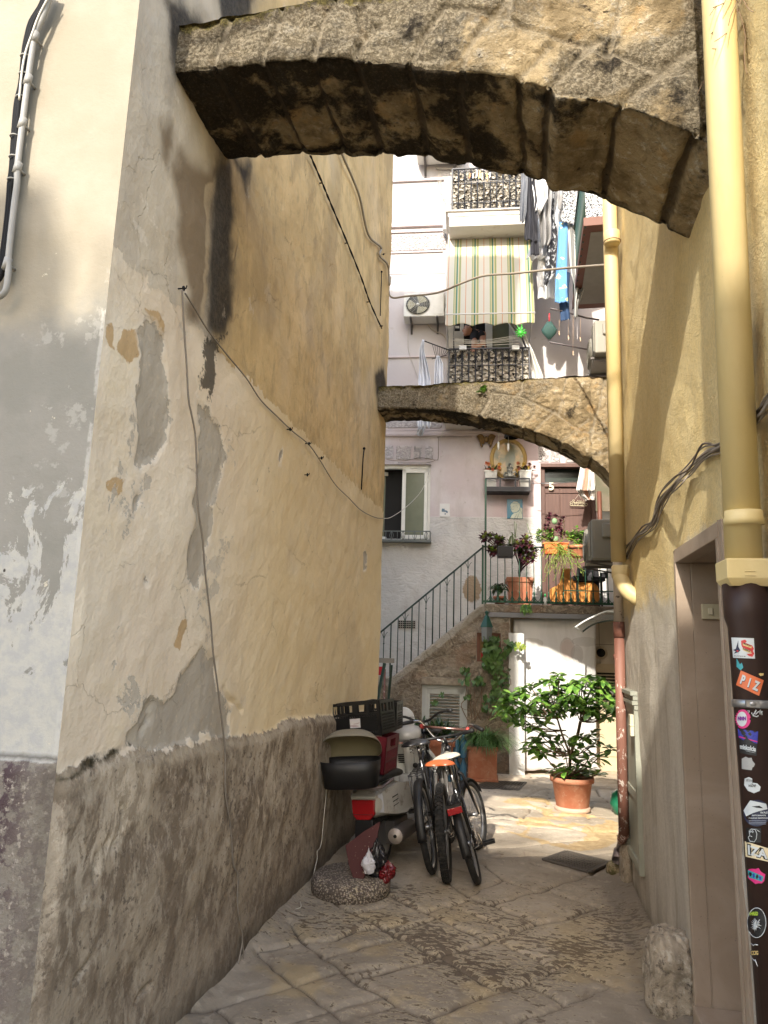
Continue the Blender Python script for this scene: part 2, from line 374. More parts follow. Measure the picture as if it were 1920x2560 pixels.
def m_rightwall(t):
    x, y, z = t.sep(); fine = t.noise(48, 5, .75); mid = t.noise(2.2, 5, .6); strk = t.noise(5, 5, .6, .3, sc=(1, 1, .12)); gr = t.noise(130, 3, .7)
    yel = t.mix(mid.step(.35, .65), (.76, .585, .265), (.82, .66, .34))
    yel = t.mix(z.step(2.9, 4.3)*.25, yel, (.50, .42, .26))
    gry = t.mix(strk.step(.38, .62), (.54, .49, .42), (.66, .605, .52)); gry = t.mix(t.noise(7, 5, .6, .5, sc=(1, 1, .25)).step(.56, .66)*.5, gry, (.38, .32, .23))
    lim = 1.95-(y-3.4)*.06; b = (z-1.86+(mid-.5)*.55+(t.noise(9, 5, .7)-.5)*.25)
    c = t.mix(b.step(-.03, .03), gry, yel); c = t.mix((1-b.abs()*7).mx(0)*.5, c, (.62, .56, .45))
    pale = t.attr('pale')+(t.noise(12, 4)-.5)*.12; c = t.mix(pale.step(-.02, .05)*.75, c, (.60, .55, .45))
    dk = t.attr('dark')+(strk-.5)*.12; c = t.mix(dk.step(-.04, .05)*.55, c, (.22, .175, .12))
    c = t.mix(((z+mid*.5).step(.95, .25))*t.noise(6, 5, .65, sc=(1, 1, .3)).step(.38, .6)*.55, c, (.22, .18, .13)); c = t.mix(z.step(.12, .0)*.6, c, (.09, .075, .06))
    pt = t.attr('patch'); c = t.mix(pt.step(-.01, .01)*.45, c, (.36, .31, .24))
    return dict(col=t.mix(fine.step(.42, .62)*.22, c, (.30, .25, .16)), rough=.93, h=fine*2.2+gr*.9+mid*.5, bs=1.0, bd=.010)
def m_stone(t):
    x, y, z = t.sep(); a = t.noise(4.5, 7, .70); b = t.noise(17, 6, .76); hf = t.noise(70, 4, .75); big = t.noise(1.6, 3, .5, off=3); j = t.attr('joint'); so = t.attr('soffit')
    v1 = t.vor(7); v2 = t.vor(24); c = t.mix(a.step(.38, .58), (.22, .165, .092), (.41, .32, .19)); c = t.mix(b.step(.52, .62)*a.step(.42, .55), c, (.52, .455, .345))
    c = t.mix(t.noise(6, 5, .6, off=8).step(.56, .66)*.55, c, (.44, .28, .12))
    grey = t.attr('lich_shade')+(a-.5)*1.1+(b-.5)*.5; c = t.mix(grey.step(.15, .5)*.8, c, t.mix(hf.step(.45, .58), (.07, .06, .045), (.24, .21, .155)))
    moss = t.attr('mossy')+(b-.5)*1.2+(hf-.5)*.5; c = t.mix(moss.step(.45, .6)*.85, c, t.mix(hf.step(.4, .6), (.06, .05, .015), (.16, .13, .035)))
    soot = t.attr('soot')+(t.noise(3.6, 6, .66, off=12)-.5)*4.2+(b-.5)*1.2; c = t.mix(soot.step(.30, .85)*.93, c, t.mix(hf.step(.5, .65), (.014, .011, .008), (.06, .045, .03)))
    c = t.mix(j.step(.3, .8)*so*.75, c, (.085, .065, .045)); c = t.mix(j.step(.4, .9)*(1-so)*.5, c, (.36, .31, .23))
    pit = t.noise(26, 3, .5, off=6).step(.70, .74); c = t.mix(pit*.75, c, (.05, .035, .025))
    return dict(col=c, rough=.95, h=a*1.4+b*1.7+hf*.9-v1*.8-v2*.9-pit*1.5, bs=1.0, bd=.022)
def m_paving(t):
    x, y, z = t.sep(); a = t.noise(2.1, 5, .6); b = t.noise(13, 5, .65); hf = t.noise(70, 3, .7); j = t.attr('joint'); sd = t.attr('sand'); pk = t.attr('pock'); tn = t.attr('tone')
    c = t.mix(a.step(.35, .65), (.25, .21, .162), (.33, .282, .222)); c = t.mul(c, .80+tn*.36)
    c = t.mix(t.noise(4, 6, .7, .6, off=5).step(.50, .66)*.5, c, (.25, .205, .155))
    stn = t.noise(5, 6, .7, 1.0, off=9, sc=(1, 1.4, 1)).step(.57, .66)*y.step(9, 7); c = t.mix(stn*.5, c, (.17, .13, .095))
    c = t.mix(b.step(.56, .66)*.4, c, (.44, .385, .305)); c = t.mix(t.noise(30, 4, .7, sc=(1, 1, 1)).step(.58, .66)*.35, c, (.20, .165, .125))
    yl = t.noise(2.4, 4, off=13).step(.5, .62)*y.step(5.6, 4.6)*.5; c = t.mix(yl, c, (.37, .28, .145))
    pn = t.noise(34, 3, .6, .2, v=t.comb(x*.5+y*.2, y, 0))+(t.noise(80, 3, .7)-.5)*.22+(t.noise(2.3, 3, .5, off=8)-.5)*.55; pits = (pn+pk*.16).step(.70, .75); c = t.mix(pits*.68, c, (.075, .05, .032))
    rim = (pn+pk*.16).step(.60, .69)*(1-pits)*pk; c = t.mix(rim*.45, c, (.50, .42, .28))
    jm = j+(b-.5)*.5; c = t.mix(jm.step(.45, .8)*.85, c, (.075, .058, .042)); c = t.mix(jm.step(.08, .5)*.45, c, (.15, .12, .09))
    s = (sd+(b-.5)*.35+(t.noise(35, 5, .7)-.5)*.15).step(-.03, .03); c = t.mix(s*.85, c, t.mix(b.step(.4, .6), (.26, .175, .08), (.33, .24, .125)))
    c = t.mul(c, 1+(y+a*.8).step(7.0, 7.8)*.95); st = (x+a*.3).step(.62, .74)*.5*y.step(6, 5.6); c = t.mix(st, c, (.12, .10, .08))  # courtyard paving lightened in colour to read as brighter sunlight
    return dict(col=c, rough=t_rough(t, b), h=a*1.2+b*1.1+hf*.4-pits*2.2-s*.3, bs=.6, bd=.01)
def t_rough(t, b): return .62+b*.35
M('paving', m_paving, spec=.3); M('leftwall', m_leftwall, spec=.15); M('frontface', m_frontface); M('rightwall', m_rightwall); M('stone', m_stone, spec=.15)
M('dark', col=(.01, .009, .008), rough=.8)
M('plainwall', lambda t: dict(col=t.mix(t.noise(1.5, 5).step(.35, .65), (.5, .43, .32), (.58, .5, .38)), rough=.9, h=t.noise(30, 5), bs=.3))
# ================================================================== ground
base = MB().add([(-40, -30, -.09), (40, -30, -.09), (40, 50, -.09), (-40, 50, -.09)], [(0, 1, 2, 3)]).build('ground', M('paving')); tag(base, kind='structure')
L7 = [((160,290),(400,405),(650,520)),((0,395),(160,475),(390,605),(540,690),(700,775)),((340,370),(408,408)),((460,330),(600,385),(800,480)),((560,300),(680,340),(925,435)),((720,520),(880,590),(1010,665)),
 ((980,255),(1130,310),(1250,345)),((740,200),(925,262)),((860,740),(1080,850)),((1120,665),(1300,745)),((20,740),(210,860),(380,950)),((900,120),(1180,190)),((160,475),(400,405)),((340,370),(560,310)),
 ((400,605),(650,520),(800,480),(930,435),(1060,400),(1250,340)),((670,335),(930,255),(1190,170),(1290,110)),((0,715),(400,605)),((350,920),(620,820),(870,740),(1020,665),(1060,640)),((800,954),(1080,850),(1290,755)),((0,915),(200,860)),((400,180),(640,330)),((640,120),(740,200),(560,290))]
L6 = [((1140,1440),(1240,1500)),((820,1560),(870,1640),(1060,1790),(1260,1910),(1460,2030)),((1260,1500),(1430,1460)),((1380,1590),(1130,1660),(900,1680)),((620,1740),(760,1860),(860,1950),(1050,2090),(1180,2190)),((860,1950),(1140,1880),(1420,1850)),
 ((400,2075),(640,2010),(860,1950)),((110,2185),(400,2075)),((380,2090),(480,2212)),((700,2212),(1100,2130),(1400,2040)),((1060,1790),(1290,1720),(1543,1660)),((620,1740),(820,1690),(960,1670)),((1430,1600),(1543,1560))]
JL = []
for k, LL in (('L7', L7), ('L6', L6)):
    for l in LL: JL.append([tuple(onZ(k, *p))[:2] for p in l])
for xx in (-.9, -.1, .6):   # joints carried on under the parked things and behind
    JL.append([(xx-.9, 6.1+xx*.2), (xx, 6.6), (xx+.7, 7.1)])
JC = [[tuple(onZ('Z6', *q))[:2] for q in l] for l in (((420,1560),(760,1590),(1250,1600)),((300,1640),(560,1640),(700,1700),(1240,1720)),((280,1760),(560,1800),(1240,1830)),((700,1500),(680,1700)),((560,1640),(440,1800)),((1000,1700),(1100,1900)),((330,1560),(100,1540)),((500,1560),(620,1500),(900,1480),(1250,1470)))]+[[(-3.6, 8.6), (2.5, 8.9)], [(-3.6, 9.5), (2.5, 9.7)], [(-3.6, 10.2), (2.5, 10.4)], [(-.7, 8.6), (-.75, 9.6)], [(.9, 8.8), (.8, 9.7)], [(.1, 9.6), (.05, 10.3)], [(1.5, 7.6), (1.5, 8.8)], [(-1.6, 7.5), (-1.5, 8.7)], [(-.9, 7.6), (.2, 7.55), (.75, 7.2)], [(-.3, 6.3), (-.9, 7.6)]]
SAND = [onZ('Z6', u, v) for u, v in ((330,1600),(430,1560),(700,1570),(740,1680),(1000,1690),(1250,1760),(1240,1900),(1130,1960),(900,1975),(620,1910),(420,1850),(300,1790),(430,1770),(470,1720),(660,1720),(640,1660),(440,1620))]
STN = [[(520,1860),(560,1800),(700,1790),(900,1810),(1000,1850),(960,1890),(860,1930),(700,1905)],[(800,1725),(870,1705),(1060,1715),(1160,1745),(1120,1775),(950,1775)],[(440,1640),(560,1625),(660,1690),(640,1725),(500,1720)],[(680,1735),(860,1745),(880,1765),(760,1775)],[(320,1780),(440,1760),(540,1800),(470,1850),(360,1820)],[(870,1790),(980,1790),(960,1815),(890,1810)],[(500,1590),(700,1610),(730,1650),(620,1640)],[(730,1690),(800,1680),(770,1715)]]
SAND = [(p.x, p.y) for p in SAND]; STN = [[tuple(onZ('Z6', *q))[:2] for q in s] for s in STN]
def pave(lines, x0, x1, y0, y1, zoff=0):
    def f(U, W):
        X = x0+(x1-x0)*U; Y = y0+(y1-y0)*W
        wx = X+.02*fbm(X*5, Y*5, 0, 3, 3); wy = Y+.02*fbm(X*5, Y*5, 5, 3, 9)
        d = np.full(X.shape, 1e9)
        for l in lines: d = np.minimum(d, sdline(l, wx, wy))
        jw = .006+.006*np.clip(fbm(X*2, Y*2, 1, 2, 21)+.5, 0, 1.5)
        j = 1-sst(d, jw*.35, jw*1.35)
        cell = np.floor(vnoise(X*1.3, Y*1.3, 4, 31)*4)/4
        Z = zoff+.008*fbm(X*1.4, Y*1.4, 2, 3, 5)+.0035*fbm(X*9, Y*9, 2, 3, 8)-.018*j-.013*(1-sst(d, 0, .05))
        s = sdpoly(SAND, X, Y)
        for q in STN: s = np.minimum(s, -sdpoly(q, X, Y))
        pock = np.clip(.5+fbm(X*1.1, Y*1.1, 8, 2, 41)*1.1, 0, 1)*(1-sst(Y, 4.4, 6.2))+.25*(1-sst(Y, 5, 8))
        # dip of the open channel slab on the right and the raised lip at the walls
        Z = Z+.05*np.exp(-((X-XR)/.10)**2)*(Y < 6)+.04*np.exp(-((X-XL)/.07)**2)
        return X, Y, Z, dict(joint=j, sand=np.clip(s*3, -1, 1), pock=pock, tone=np.clip(.5+cell, 0, 1))
    return f
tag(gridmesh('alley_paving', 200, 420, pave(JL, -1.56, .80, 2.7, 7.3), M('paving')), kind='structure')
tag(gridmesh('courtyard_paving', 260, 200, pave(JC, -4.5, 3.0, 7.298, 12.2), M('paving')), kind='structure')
# ================================================================== left house
def LW(k, *pts): return [(lambda p: (p.y, p.z))(onX(k, u, v, XL)) for u, v in pts]
GREY = [LW('L1', (1250,380),(1300,400),(1380,560),(1390,760),(1390,1000),(1385,1250),(1330,1500),(1220,1590),(1140,1480),(1160,1330),(1150,1180),(1140,1000),(1190,900),(1170,520),(1230,520)),
 LW('L4', (290,0),(350,60),(400,180),(440,260),(440,400),(400,660),(350,760),(360,860),(330,1200),(250,1280),(190,1190),(210,960),(240,820),(215,700),(250,600),(275,400),(270,280),(290,180)),
 LW('L1', (1160,1740),(1200,1830),(1130,1940),(1125,1830)), LW('L4', (840,370),(862,370),(855,470),(840,450)), LW('L1', (20,240),(30,240),(30,250)),
 LW('L3', (1040,1900),(1060,1790),(1130,1700),(1200,1530),(1330,1500),(1430,1440),(1480,1250),(1600,1150),(1659,1090),(1800,1200),(1800,1500),(1900,1560),(1880,1850),(1659,1830),(1400,1880),(1200,1900)),
 LW('L3', (1230,430),(1250,500),(1220,480)), LW('L4', (1455,1075),(1475,1090),(1470,1220),(1452,1210))]
ORAN = [LW('L1', (905,310),(950,300),(980,420),(1000,560),(930,520)), LW('L1', (1050,450),(1170,490),(1150,560),(1140,690),(1080,680),(1010,560)), LW('L1', (900,1600),(1040,1590),(1010,1700),(980,1790),(890,1700)), LW('L1', (1220,280),(1310,300),(1380,420),(1390,600),(1310,520),(1270,380)), LW('L3', (1490,770),(1540,780),(1530,900),(1500,1030),(1470,1000))]
BROWN = [LW('L2', (110,330),(180,200),(330,330),(430,380),(370,700),(330,1050),(310,1450),(200,1370),(225,1160),(160,900),(140,600)), LW('L2', (20,0),(100,0),(100,180),(60,330),(20,230))]
PALEP = [LW('L2', (345,430),(440,400),(400,560),(375,800),(345,1100),(330,1480),(300,1450),(320,1050),(345,700))]
MOULD = [LW('L2', (440,370),(505,330),(515,560),(505,860),(490,900),(500,1100),(505,1460),(480,1500),(440,1570),(355,1530),(350,1200),(378,900),(415,560)), LW('L2', (560,300),(660,290),(610,450)), LW('Z1', (740,0),(800,0),(860,90),(760,330),(750,180)), LW('Z1', (950,-80),(1120,-80),(1060,80),(960,80)), LW('L2', (1545,1820),(1600,1800),(1620,1900),(1560,2000))]
MOULD2 = [LW('L2', (340,1600),(480,1560),(420,1620),(400,1750),(370,2010),(350,1990),(345,1900),(300,1890),(290,1800),(320,1650))]
PLY = LW('L3', (490,2100),(560,2060),(700,2010),(900,1950),(1200,1880))+LW('L6', (0,460),(400,375),(700,330),(800,250),(1120,225),(1400,190))
MOSSP = LW('L3', (520,2070),(700,1990),(930,1920),(1100,1900),(1000,1960),(800,2010),(620,2070),(520,2095))
def ytop(Y): return 13.4-.65*(Y-Y0)
def leftf(U, W):
    Y = Y0+(Y1-Y0)*U; H = ytop(Y); Z = -.02+(H+.02)*W**1.6
    yy = np.array([p[0] for p in PLY]); zz = np.array([p[1] for p in PLY]); o = np.argsort(yy)
    pl = np.interp(Y, yy[o], zz[o])-Z
    A = {}
    wy, wz = Y+.03*fbm(Y*7, Z*7, 0, 3, 2), Z+.04*fbm(Y*5, Z*5, 3, 3, 4)
    for nm, ps in (('grey', GREY), ('oran', ORAN), ('brown', BROWN), ('pale', PALEP), ('mould', MOULD), ('mould2', MOULD2), ('moss', [MOSSP])):
        d = np.full(Y.shape, -9.)
        for p in ps: d = np.maximum(d, sdpoly(p, wy, wz))
        A[nm] = d
    A['plinth'] = pl
    X = XL+.010*fbm(Y*1.2, Z*1.2, 0, 3, 1)+.004*fbm(Y*6, Z*6, 1, 3, 7)
    X = X+(.03+.014*fbm(Y*1.6, Z*1.6, 4, 3, 11)+.004*fbm(Y*8, Z*8, 4, 3, 13))*sst(pl, -.02, .06)-.008*sst(A['grey'], -.01, .01)
    edge = sst(Y, Y0, Y0+.05); X = XL+(X-XL)*edge
    # gashes in the plinth
    for g in (LW('L5', (965,400),(985,500),(960,620),(915,715)), LW('L5', (855,690),(830,780)), LW('L5', (740,860),(710,1050)), LW('L5', (1190,1880),(1120,2000)), LW('L5', (640,1650),(560,1790)), LW('L3', (1245,1540),(1250,1650),(1190,1740)), LW('L6', (520,180),(480,140),(400,110))):
        X = X-.022*np.exp(-(sdline(g, wy, wz)/.011)**2)
    return X, Y, Z, A
lh = thing('old_house', 'tall old house with peeling beige and ochre plaster on the shaded left side', 'house', (XL, Y0, 0))
def setp(o, root): o.parent = root; o.matrix_parent_inverse = root.matrix_world.inverted()
bpy.context.view_layer.update()
def adopt(root, *os):
    bpy.context.view_layer.update()
    for o in os: setp(o, root)
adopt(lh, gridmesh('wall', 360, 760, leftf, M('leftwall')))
def facef(U, W):
    X = -4.6+(XL+4.6)*U; Z = -.02+6.02*W
    Y = Y0-.008*fbm(X*1.5, Z*1.5, 0, 3, 1)*sst(XL-X, 0, .05)-.02*sst(1.21-Z, -.01, .02)*sst(XL-X, 0, .04)
    return X, Y, Z
adopt(lh, gridmesh('front_wall', 200, 300, facef, M('frontface')))
hm = MB(); A_, B_ = Y0+.03, Y1-.0
hm.prism([(Y0+.03, -.3), (Y1, -.3), (Y1, ytop(Y1)), (Y0+.03, ytop(Y0))], -9, XL-.05, lambda u, d, v: (d, u, v))
adopt(lh, hm.build('wall_core', M('plainwall')))
adopt(lh, MB().bb((-9, Y0, 6.0), (XL, Y0+.028, 13.42)).build('upper_front_wall', M('plainwall')))
# tiled verge whose scalloped edge throws the wavy shadow on the far house
vt = MB()
for i in range(26):
    x = XL-.14-.17*i
    for (yy, zz) in ((Y0-.02, ytop(Y0)+.03),): vt.cyl((x, yy-.05, zz), (x, yy+.5, zz-.30), .07, n=10)
adopt(lh, vt.build('roof_tiles', M('tile', col=(.5, .25, .14))))
# ================================================================== arches
ZI = [(-1.6, 4.05), (-1.48, 4.045), (-1.1, 4.03), (-.8, 4.0), (-.55, 3.96), (-.22, 3.865), (0, 3.79), (.14, 3.73), (.33, 3.65), (.5, 3.555), (.66, 3.455), (.8, 3.33), (1.1, 3.10), (1.6, 2.6)]
JX = [-1.30, -1.07, -.87, -.66, -.45, -.23, -.02, .12, .34, .64, .9]
def arch(name, label, x0, x1, yf, yb, seed, step=.011, soot=1.0):
    xs = np.array([a for a, b in ZI]); zs = np.array([b for a, b in ZI]); ZT = 4.29
    TH = yb-yf; nx = int((x1-x0)/step); segs = [('front', .0), ('soffit', 0), ('back', 0), ('top', 0)]
    HF = .62; per = [HF, TH, HF, TH]; tot = sum(per); nv = int(tot/step)
    def f(U, W):
        X = x0+(x1-x0)*U; q = W*tot; zi = np.interp(X, xs, zs)
        f1 = np.clip(q/HF, 0, 1); f2 = np.clip((q-HF)/TH, 0, 1); f3 = np.clip((q-HF-TH)/HF, 0, 1); f4 = np.clip((q-2*HF-TH)/TH, 0, 1)
        Z = ZT+(zi-ZT)*f1; Y = yf+TH*f2; Z = np.where(f3 > 0, zi+(ZT-zi)*f3, Z); Y = np.where(f4 > 0, yb-TH*f4, Y)
        fr = (q < HF)*1.; so = ((q >= HF) & (q < HF+TH))*1.; tp = (q > 2*HF+TH)*1.; bk = 1-fr-so-tp
        wx = X+.014*fbm(X*6, Y*6, Z*6, 3, seed)
        hgt = Z-zi; J = np.full(X.shape, 1e9)
        for k, jx in enumerate(JX):
            lean = .12+.33*(jx+1.5)
            top = .20+.10*(k % 3) if jx > -1.0 else .3
            dd = np.where(hgt < top, np.abs(wx-(jx+.02*np.sin(k*3+seed)+lean*hgt*(fr+bk))), 1e9); J = np.minimum(J, np.where((fr+so+bk) > 0, dd, 1e9))
        wz = Z+.03*fbm(X*3, Y*3, 1, 3, seed+5)
        cap = zi+.25+.05*np.sin(X*4+seed); J = np.minimum(J, np.where((X > -.3) & (Z < 4.24), np.abs(wz-np.maximum(cap, 3.75)), 1e9)+so*9+tp*9)
        for jx in (-.05, .38, .75, 1.1): J = np.minimum(J, np.where(wz > cap, np.abs(wx-jx-.25*(Z-4.1)), 1e9)+so*9+tp*9)
        jw = .012+.006*fbm(X*3, Y*3, Z*3, 2, seed+2)
        j = 1-sst(J, jw*.4, jw*1.8)
        rough = .011*fbm(X*5, Y*5, Z*5, 4, seed+9)+.005*fbm(X*22, Y*22, Z*22, 3, seed+3)+.012*vnoise(np.floor(X*3.3), so*3, 0, seed+6)*1
        blk = np.zeros(X.shape)
        for jx in JX: blk = blk+(wx > jx)
        dsp = rough*1.1+.016*vnoise(blk*3.7, so*2, 0, seed+16)-.020*j
        fe = np.minimum(np.abs(q-HF), np.minimum(np.abs(q-HF-TH), np.minimum(q, np.abs(q-2*HF-TH)))); rd = .016*(1-sst(fe, 0, .035))
        dsp = dsp-rd*.8
        Y = Y+(-fr+bk)*dsp; Z = Z+(-so+tp)*dsp+.018*fbm(X*7, Y*0, 2, 3, seed+1)*(so+(1-f1)*0)
        Y = Y+.012*fbm(X*2, 0*X, Z*2, 2, seed+8)*(fr-bk)*-1
        Z = np.where(so > 0, Z, Z); 
        lich_shade = np.clip(.78-.27*(X+1.2)+.75*fbm(X*2.2, Y, Z*2.2, 3, seed+4), 0, 1)*fr+tp*.6+bk*.5
        lich_shade = lich_shade*(.55 if seed > 20 else 1)+(.9*(1-sst(X+.12*fbm(X*6, Y, Z*6, 3, 2), -.95, -.70))*fr if seed > 20 else 0)  # far arch: besides lichen, left end darkened to imitate the old house's shade
        mossy = np.clip((Z-4.17)/.12, 0, 1)*(.75-.15*(X+1.4))*(fr+tp)+.35*(fr)*np.exp(-((X+.1)/.5)**2-((Z-4.12)/.08)**2)
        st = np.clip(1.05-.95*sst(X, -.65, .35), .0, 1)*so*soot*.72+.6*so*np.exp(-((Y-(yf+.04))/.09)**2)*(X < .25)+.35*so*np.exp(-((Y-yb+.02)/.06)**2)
        return X, Y, Z, dict(joint=j, soffit=so, lich_shade=lich_shade, mossy=mossy, soot=st)
    o = gridmesh(name, nx, nv, f, M('stone'))
    return tag(o, label, 'stone arch')
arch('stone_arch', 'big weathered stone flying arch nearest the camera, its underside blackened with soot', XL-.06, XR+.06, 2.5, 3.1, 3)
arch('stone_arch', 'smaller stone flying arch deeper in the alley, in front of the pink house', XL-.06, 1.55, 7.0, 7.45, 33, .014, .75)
# ================================================================== right house
def RW(k, *pts): return [(lambda p: (p.y, p.z))(onX(k, u, v, XR)) for u, v in pts]
YE = 5.62
NY0, NY1, NZ0, NZ1 = 2.87, 3.62, .14, 2.04
def rightf(ya, yb, za, zb):
    def f(U, W):
        Y = ya+(yb-ya)*U; Z = za+(zb-za)*W
        X = XR-.010*fbm(Y*1.1, Z*1.1, 0, 3, 51)-.0025*fbm(Y*9, Z*9, 0, 3, 53)
        dark = np.maximum(sdpoly(RW('L8', (1150,0),(1230,0),(1290,900),(1230,1300),(1190,900)), Y, Z), -9)
        pale = np.maximum(sdpoly(RW('Z7', (720,190),(900,60),(1020,20),(1070,120),(1030,130),(720,300)), Y, Z), sdpoly(RW('Z7', (390,720),(680,650),(700,1000),(600,900),(420,1000)), Y, Z))
        patch = sdpoly(RW('Z7', (360,1080),(400,1040),(440,1200),(440,1800),(450,2080),(410,2080),(370,1900),(350,1500)), Y, Z)
        return X, Y, Z, dict(dark=dark, pale=pale, patch=patch)
    return f
rh = thing('yellow_house', 'yellow and pale grey rendered house along the sunlit right side of the alley', 'house', (XR, YE, 0))
rw = []
rw.append(gridmesh('wall', 120, 400, rightf(NY1, YE, -.02, 5.32), M('rightwall')))
rw.append(gridmesh('wall_over_doorway', 40, 300, rightf(NY0, NY1, NZ1, 5.32), M('rightwall')))
rw.append(gridmesh('wall_beside_pipe', 90, 400, rightf(1.3, NY0, -.02, 5.32), M('rightwall')))
rb = MB(); rb.bb((XR+.06, NY1+.02, -.3), (3.5, YE, 5.32)); rb.bb((XR+.06, 1.3, NZ1+.02), (3.5, NY1+.02, 5.32)); rb.bb((XR+.0, 1.28, -.3), (XR+.06, 1.3, 5.32)); rb.bb((XR+.06, 1.3, -.3), (3.5, NY0-.02, NZ1+.02)); rb.bb((XR+.75, NY0-.02, -.3), (3.5, NY1+.02, NZ1+.02))
rb.bb((XR, YE, -.3), (XR+.06, YE+.005, 5.32))
rw.append(rb.build('wall_core', M('plainwall')))
adopt(rh, *rw)
M('marble', lambda t: dict(col=t.mix(t.noise(3, 5, .6, .5).step(.4, .62), (.40, .335, .275), (.46, .395, .335)) if 0 else t.mix(t.noise(120, 2, .5).step(.72, .74)*.6, t.mix(t.noise(2.5, 6, .6, .8).step(.38, .64), (.27, .205, .15), (.33, .26, .20)), (.12, .09, .07)), rough=.45, h=t.noise(60, 4), bs=.1))
fr = MB(); fz = NZ1
fr.bb((XR-.018, NY1, .02), (XR+.05, NY1+.035, fz+.06)); fr.bb((XR-.018, NY0-.10, .02), (XR+.05, NY0-.055, fz+.06)); fr.bb((XR-.012, NY0-.055, .02), (XR+.05, NY0-.03, fz)); fr.bb((XR-.018, NY0-.03, .02), (XR+.05, NY0, fz))
fr.bb((XR-.018, NY0-.055, fz), (XR+.052, NY1, fz+.06)); fr.bb((XR+.05, NY1, .02), (XR+.72, NY1+.03, fz)); fr.bb((XR+.05, NY0-.03, .02), (XR+.72, NY0, fz)); fr.bb((XR+.052, NY0, fz), (XR+.72, NY1, fz+.03))
df = fr.build('door_frame', M('marble'), bevel=.003); 
stp = MB().bb((XR-.03, NY0, -.02), (XR+.55, NY1, NZ0)).build('doorstep', M('marble'), bevel=.006)
dr = MB().bb((XR+.55, NY0, NZ0), (XR+.60, NY1, fz)); 
for i in range(3): dr.bb((XR+.535, NY0+.1, .3+i*.6), (XR+.55, NY1-.1, .75+i*.6))
dr = dr.build('door', M('doorwood', col=(.10, .055, .035), rough=.5), bevel=.004)
sw = MB(); p = onY('Z7', 870, 725, NY1); q = onY('Z7', 1046, 862, NY1); sw.bb((p.x, NY1-.014, q.z), (p.x+.125, NY1, p.z))
sp = sw.build('switch_plate', M('cream', col=(.42, .37, .25), rough=.4), bevel=.004)
rk = []
for i in (0, 1):
    a = p.x+.027+i*.052; rk.append(MB().bb((a, NY1-.022, q.z+.022), (a+.019, NY1-.013, p.z-.02)).build('rocker_switch', M('cream2', col=(.55, .5, .37), rough=.35), bevel=.002))
adopt(rh, df, stp, dr, sp); adopt(sp, *rk)
# grey-green service door with cornice at the far end of the wall
M('sage', lambda t: dict(col=t.mix(t.noise(5, 6, .7, sc=(1, 1, .3)).step(.45, .65), (.27, .275, .225), (.34, .34, .28)), rough=.55, h=t.noise(30, 4), bs=.15))
ya, yb2 = onX('Z6', 1435, 1500, XR).y, onX('Z6', 1335, 1500, XR).y; za, zb = .27, onX('Z6', 1380, 735, XR).z
g = MB(); g.bb((XR-.012, ya+.05, za), (XR+.02, yb2-.05, zb-.12))
g.bb((XR-.03, ya, za-.02), (XR+.02, ya+.05, zb-.10)); g.bb((XR-.03, yb2-.05, za-.02), (XR+.02, yb2, zb-.10)); g.bb((XR-.028, ya+.05, za-.02), (XR+.02, yb2-.05, za+.04))
for i, e in enumerate((.030, .042, .036, .052)): g.bb((XR-e, ya-.01, zb-.10+i*.03), (XR+.02, yb2+.01, zb-.073+i*.03))
g.bb((XR-.022, ya+.05, za+.4), (XR-.011, yb2-.05, za+.46)); g.bb((XR-.022, ya+.05, za+.95), (XR-.011, yb2-.05, za+1.0))
sdor = g.build('service_door', M('sage'), bevel=.003)
hg = MB(); p = onX('Z7', 1330 if 0 else 325, 1680, XR); q = onX('Z7', 325, 1860, XR); hg.bb((XR-.055, p.y-.05, q.z), (XR-.031, p.y+.02, p.z)).bb((XR-.058, p.y-.055, (p.z+q.z)/2-.004), (XR-.03, p.y+.025, (p.z+q.z)/2+.004))
hg = hg.build('hinge_cover', M('cream3', col=(.55, .52, .38), rough=.45), bevel=.003)
adopt(rh, sdor); adopt(sdor, hg)
# ================================================================== house across the street behind the viewer: its roof line shades the alley
bh = MB(); YB = -8; ZB = 4.15-.65*YB
bh.prism([(YB, -.3), (YB-6, -.3), (YB-6, ZB), (YB, ZB)], -8.5, .75, lambda u, d, v: (d, u, v))
rt = thing('opposite_house', 'house across the street behind the viewer whose roof line shades the lower alley', 'house', (0, YB, 0))
wl = bh.build('wall', M('plainwall'))
def atx(k, u, v, yy=Y0):  # sun-ray from a point of the left front wall back to the roof plane of the opposite house
    p = onY(k, u, v, yy); s = (p.y-YB); return p.x-SUN_T*s, p.z+SUN_S*s
ch = MB(); a = atx('A', 112, 395); b = atx('A', 0, 640); ch.bb((a[0]-1.9, YB-.7, ZB), (a[0], YB, a[1])); c2 = atx('A', 150, 500); ch.bb((a[0], YB-.3, ZB), (c2[0]-.05, YB-.2, ZB+.35))
pr = MB()
for i in range(6): pr.bb((c2[0]-.02+i*.16, YB-.1, ZB), (c2[0]+.0+i*.16, YB-.07, ZB+.38))
adopt(rt, wl, ch.build('roof_hut', M('plainwall')), pr.build('roof_railing', M('dark')))
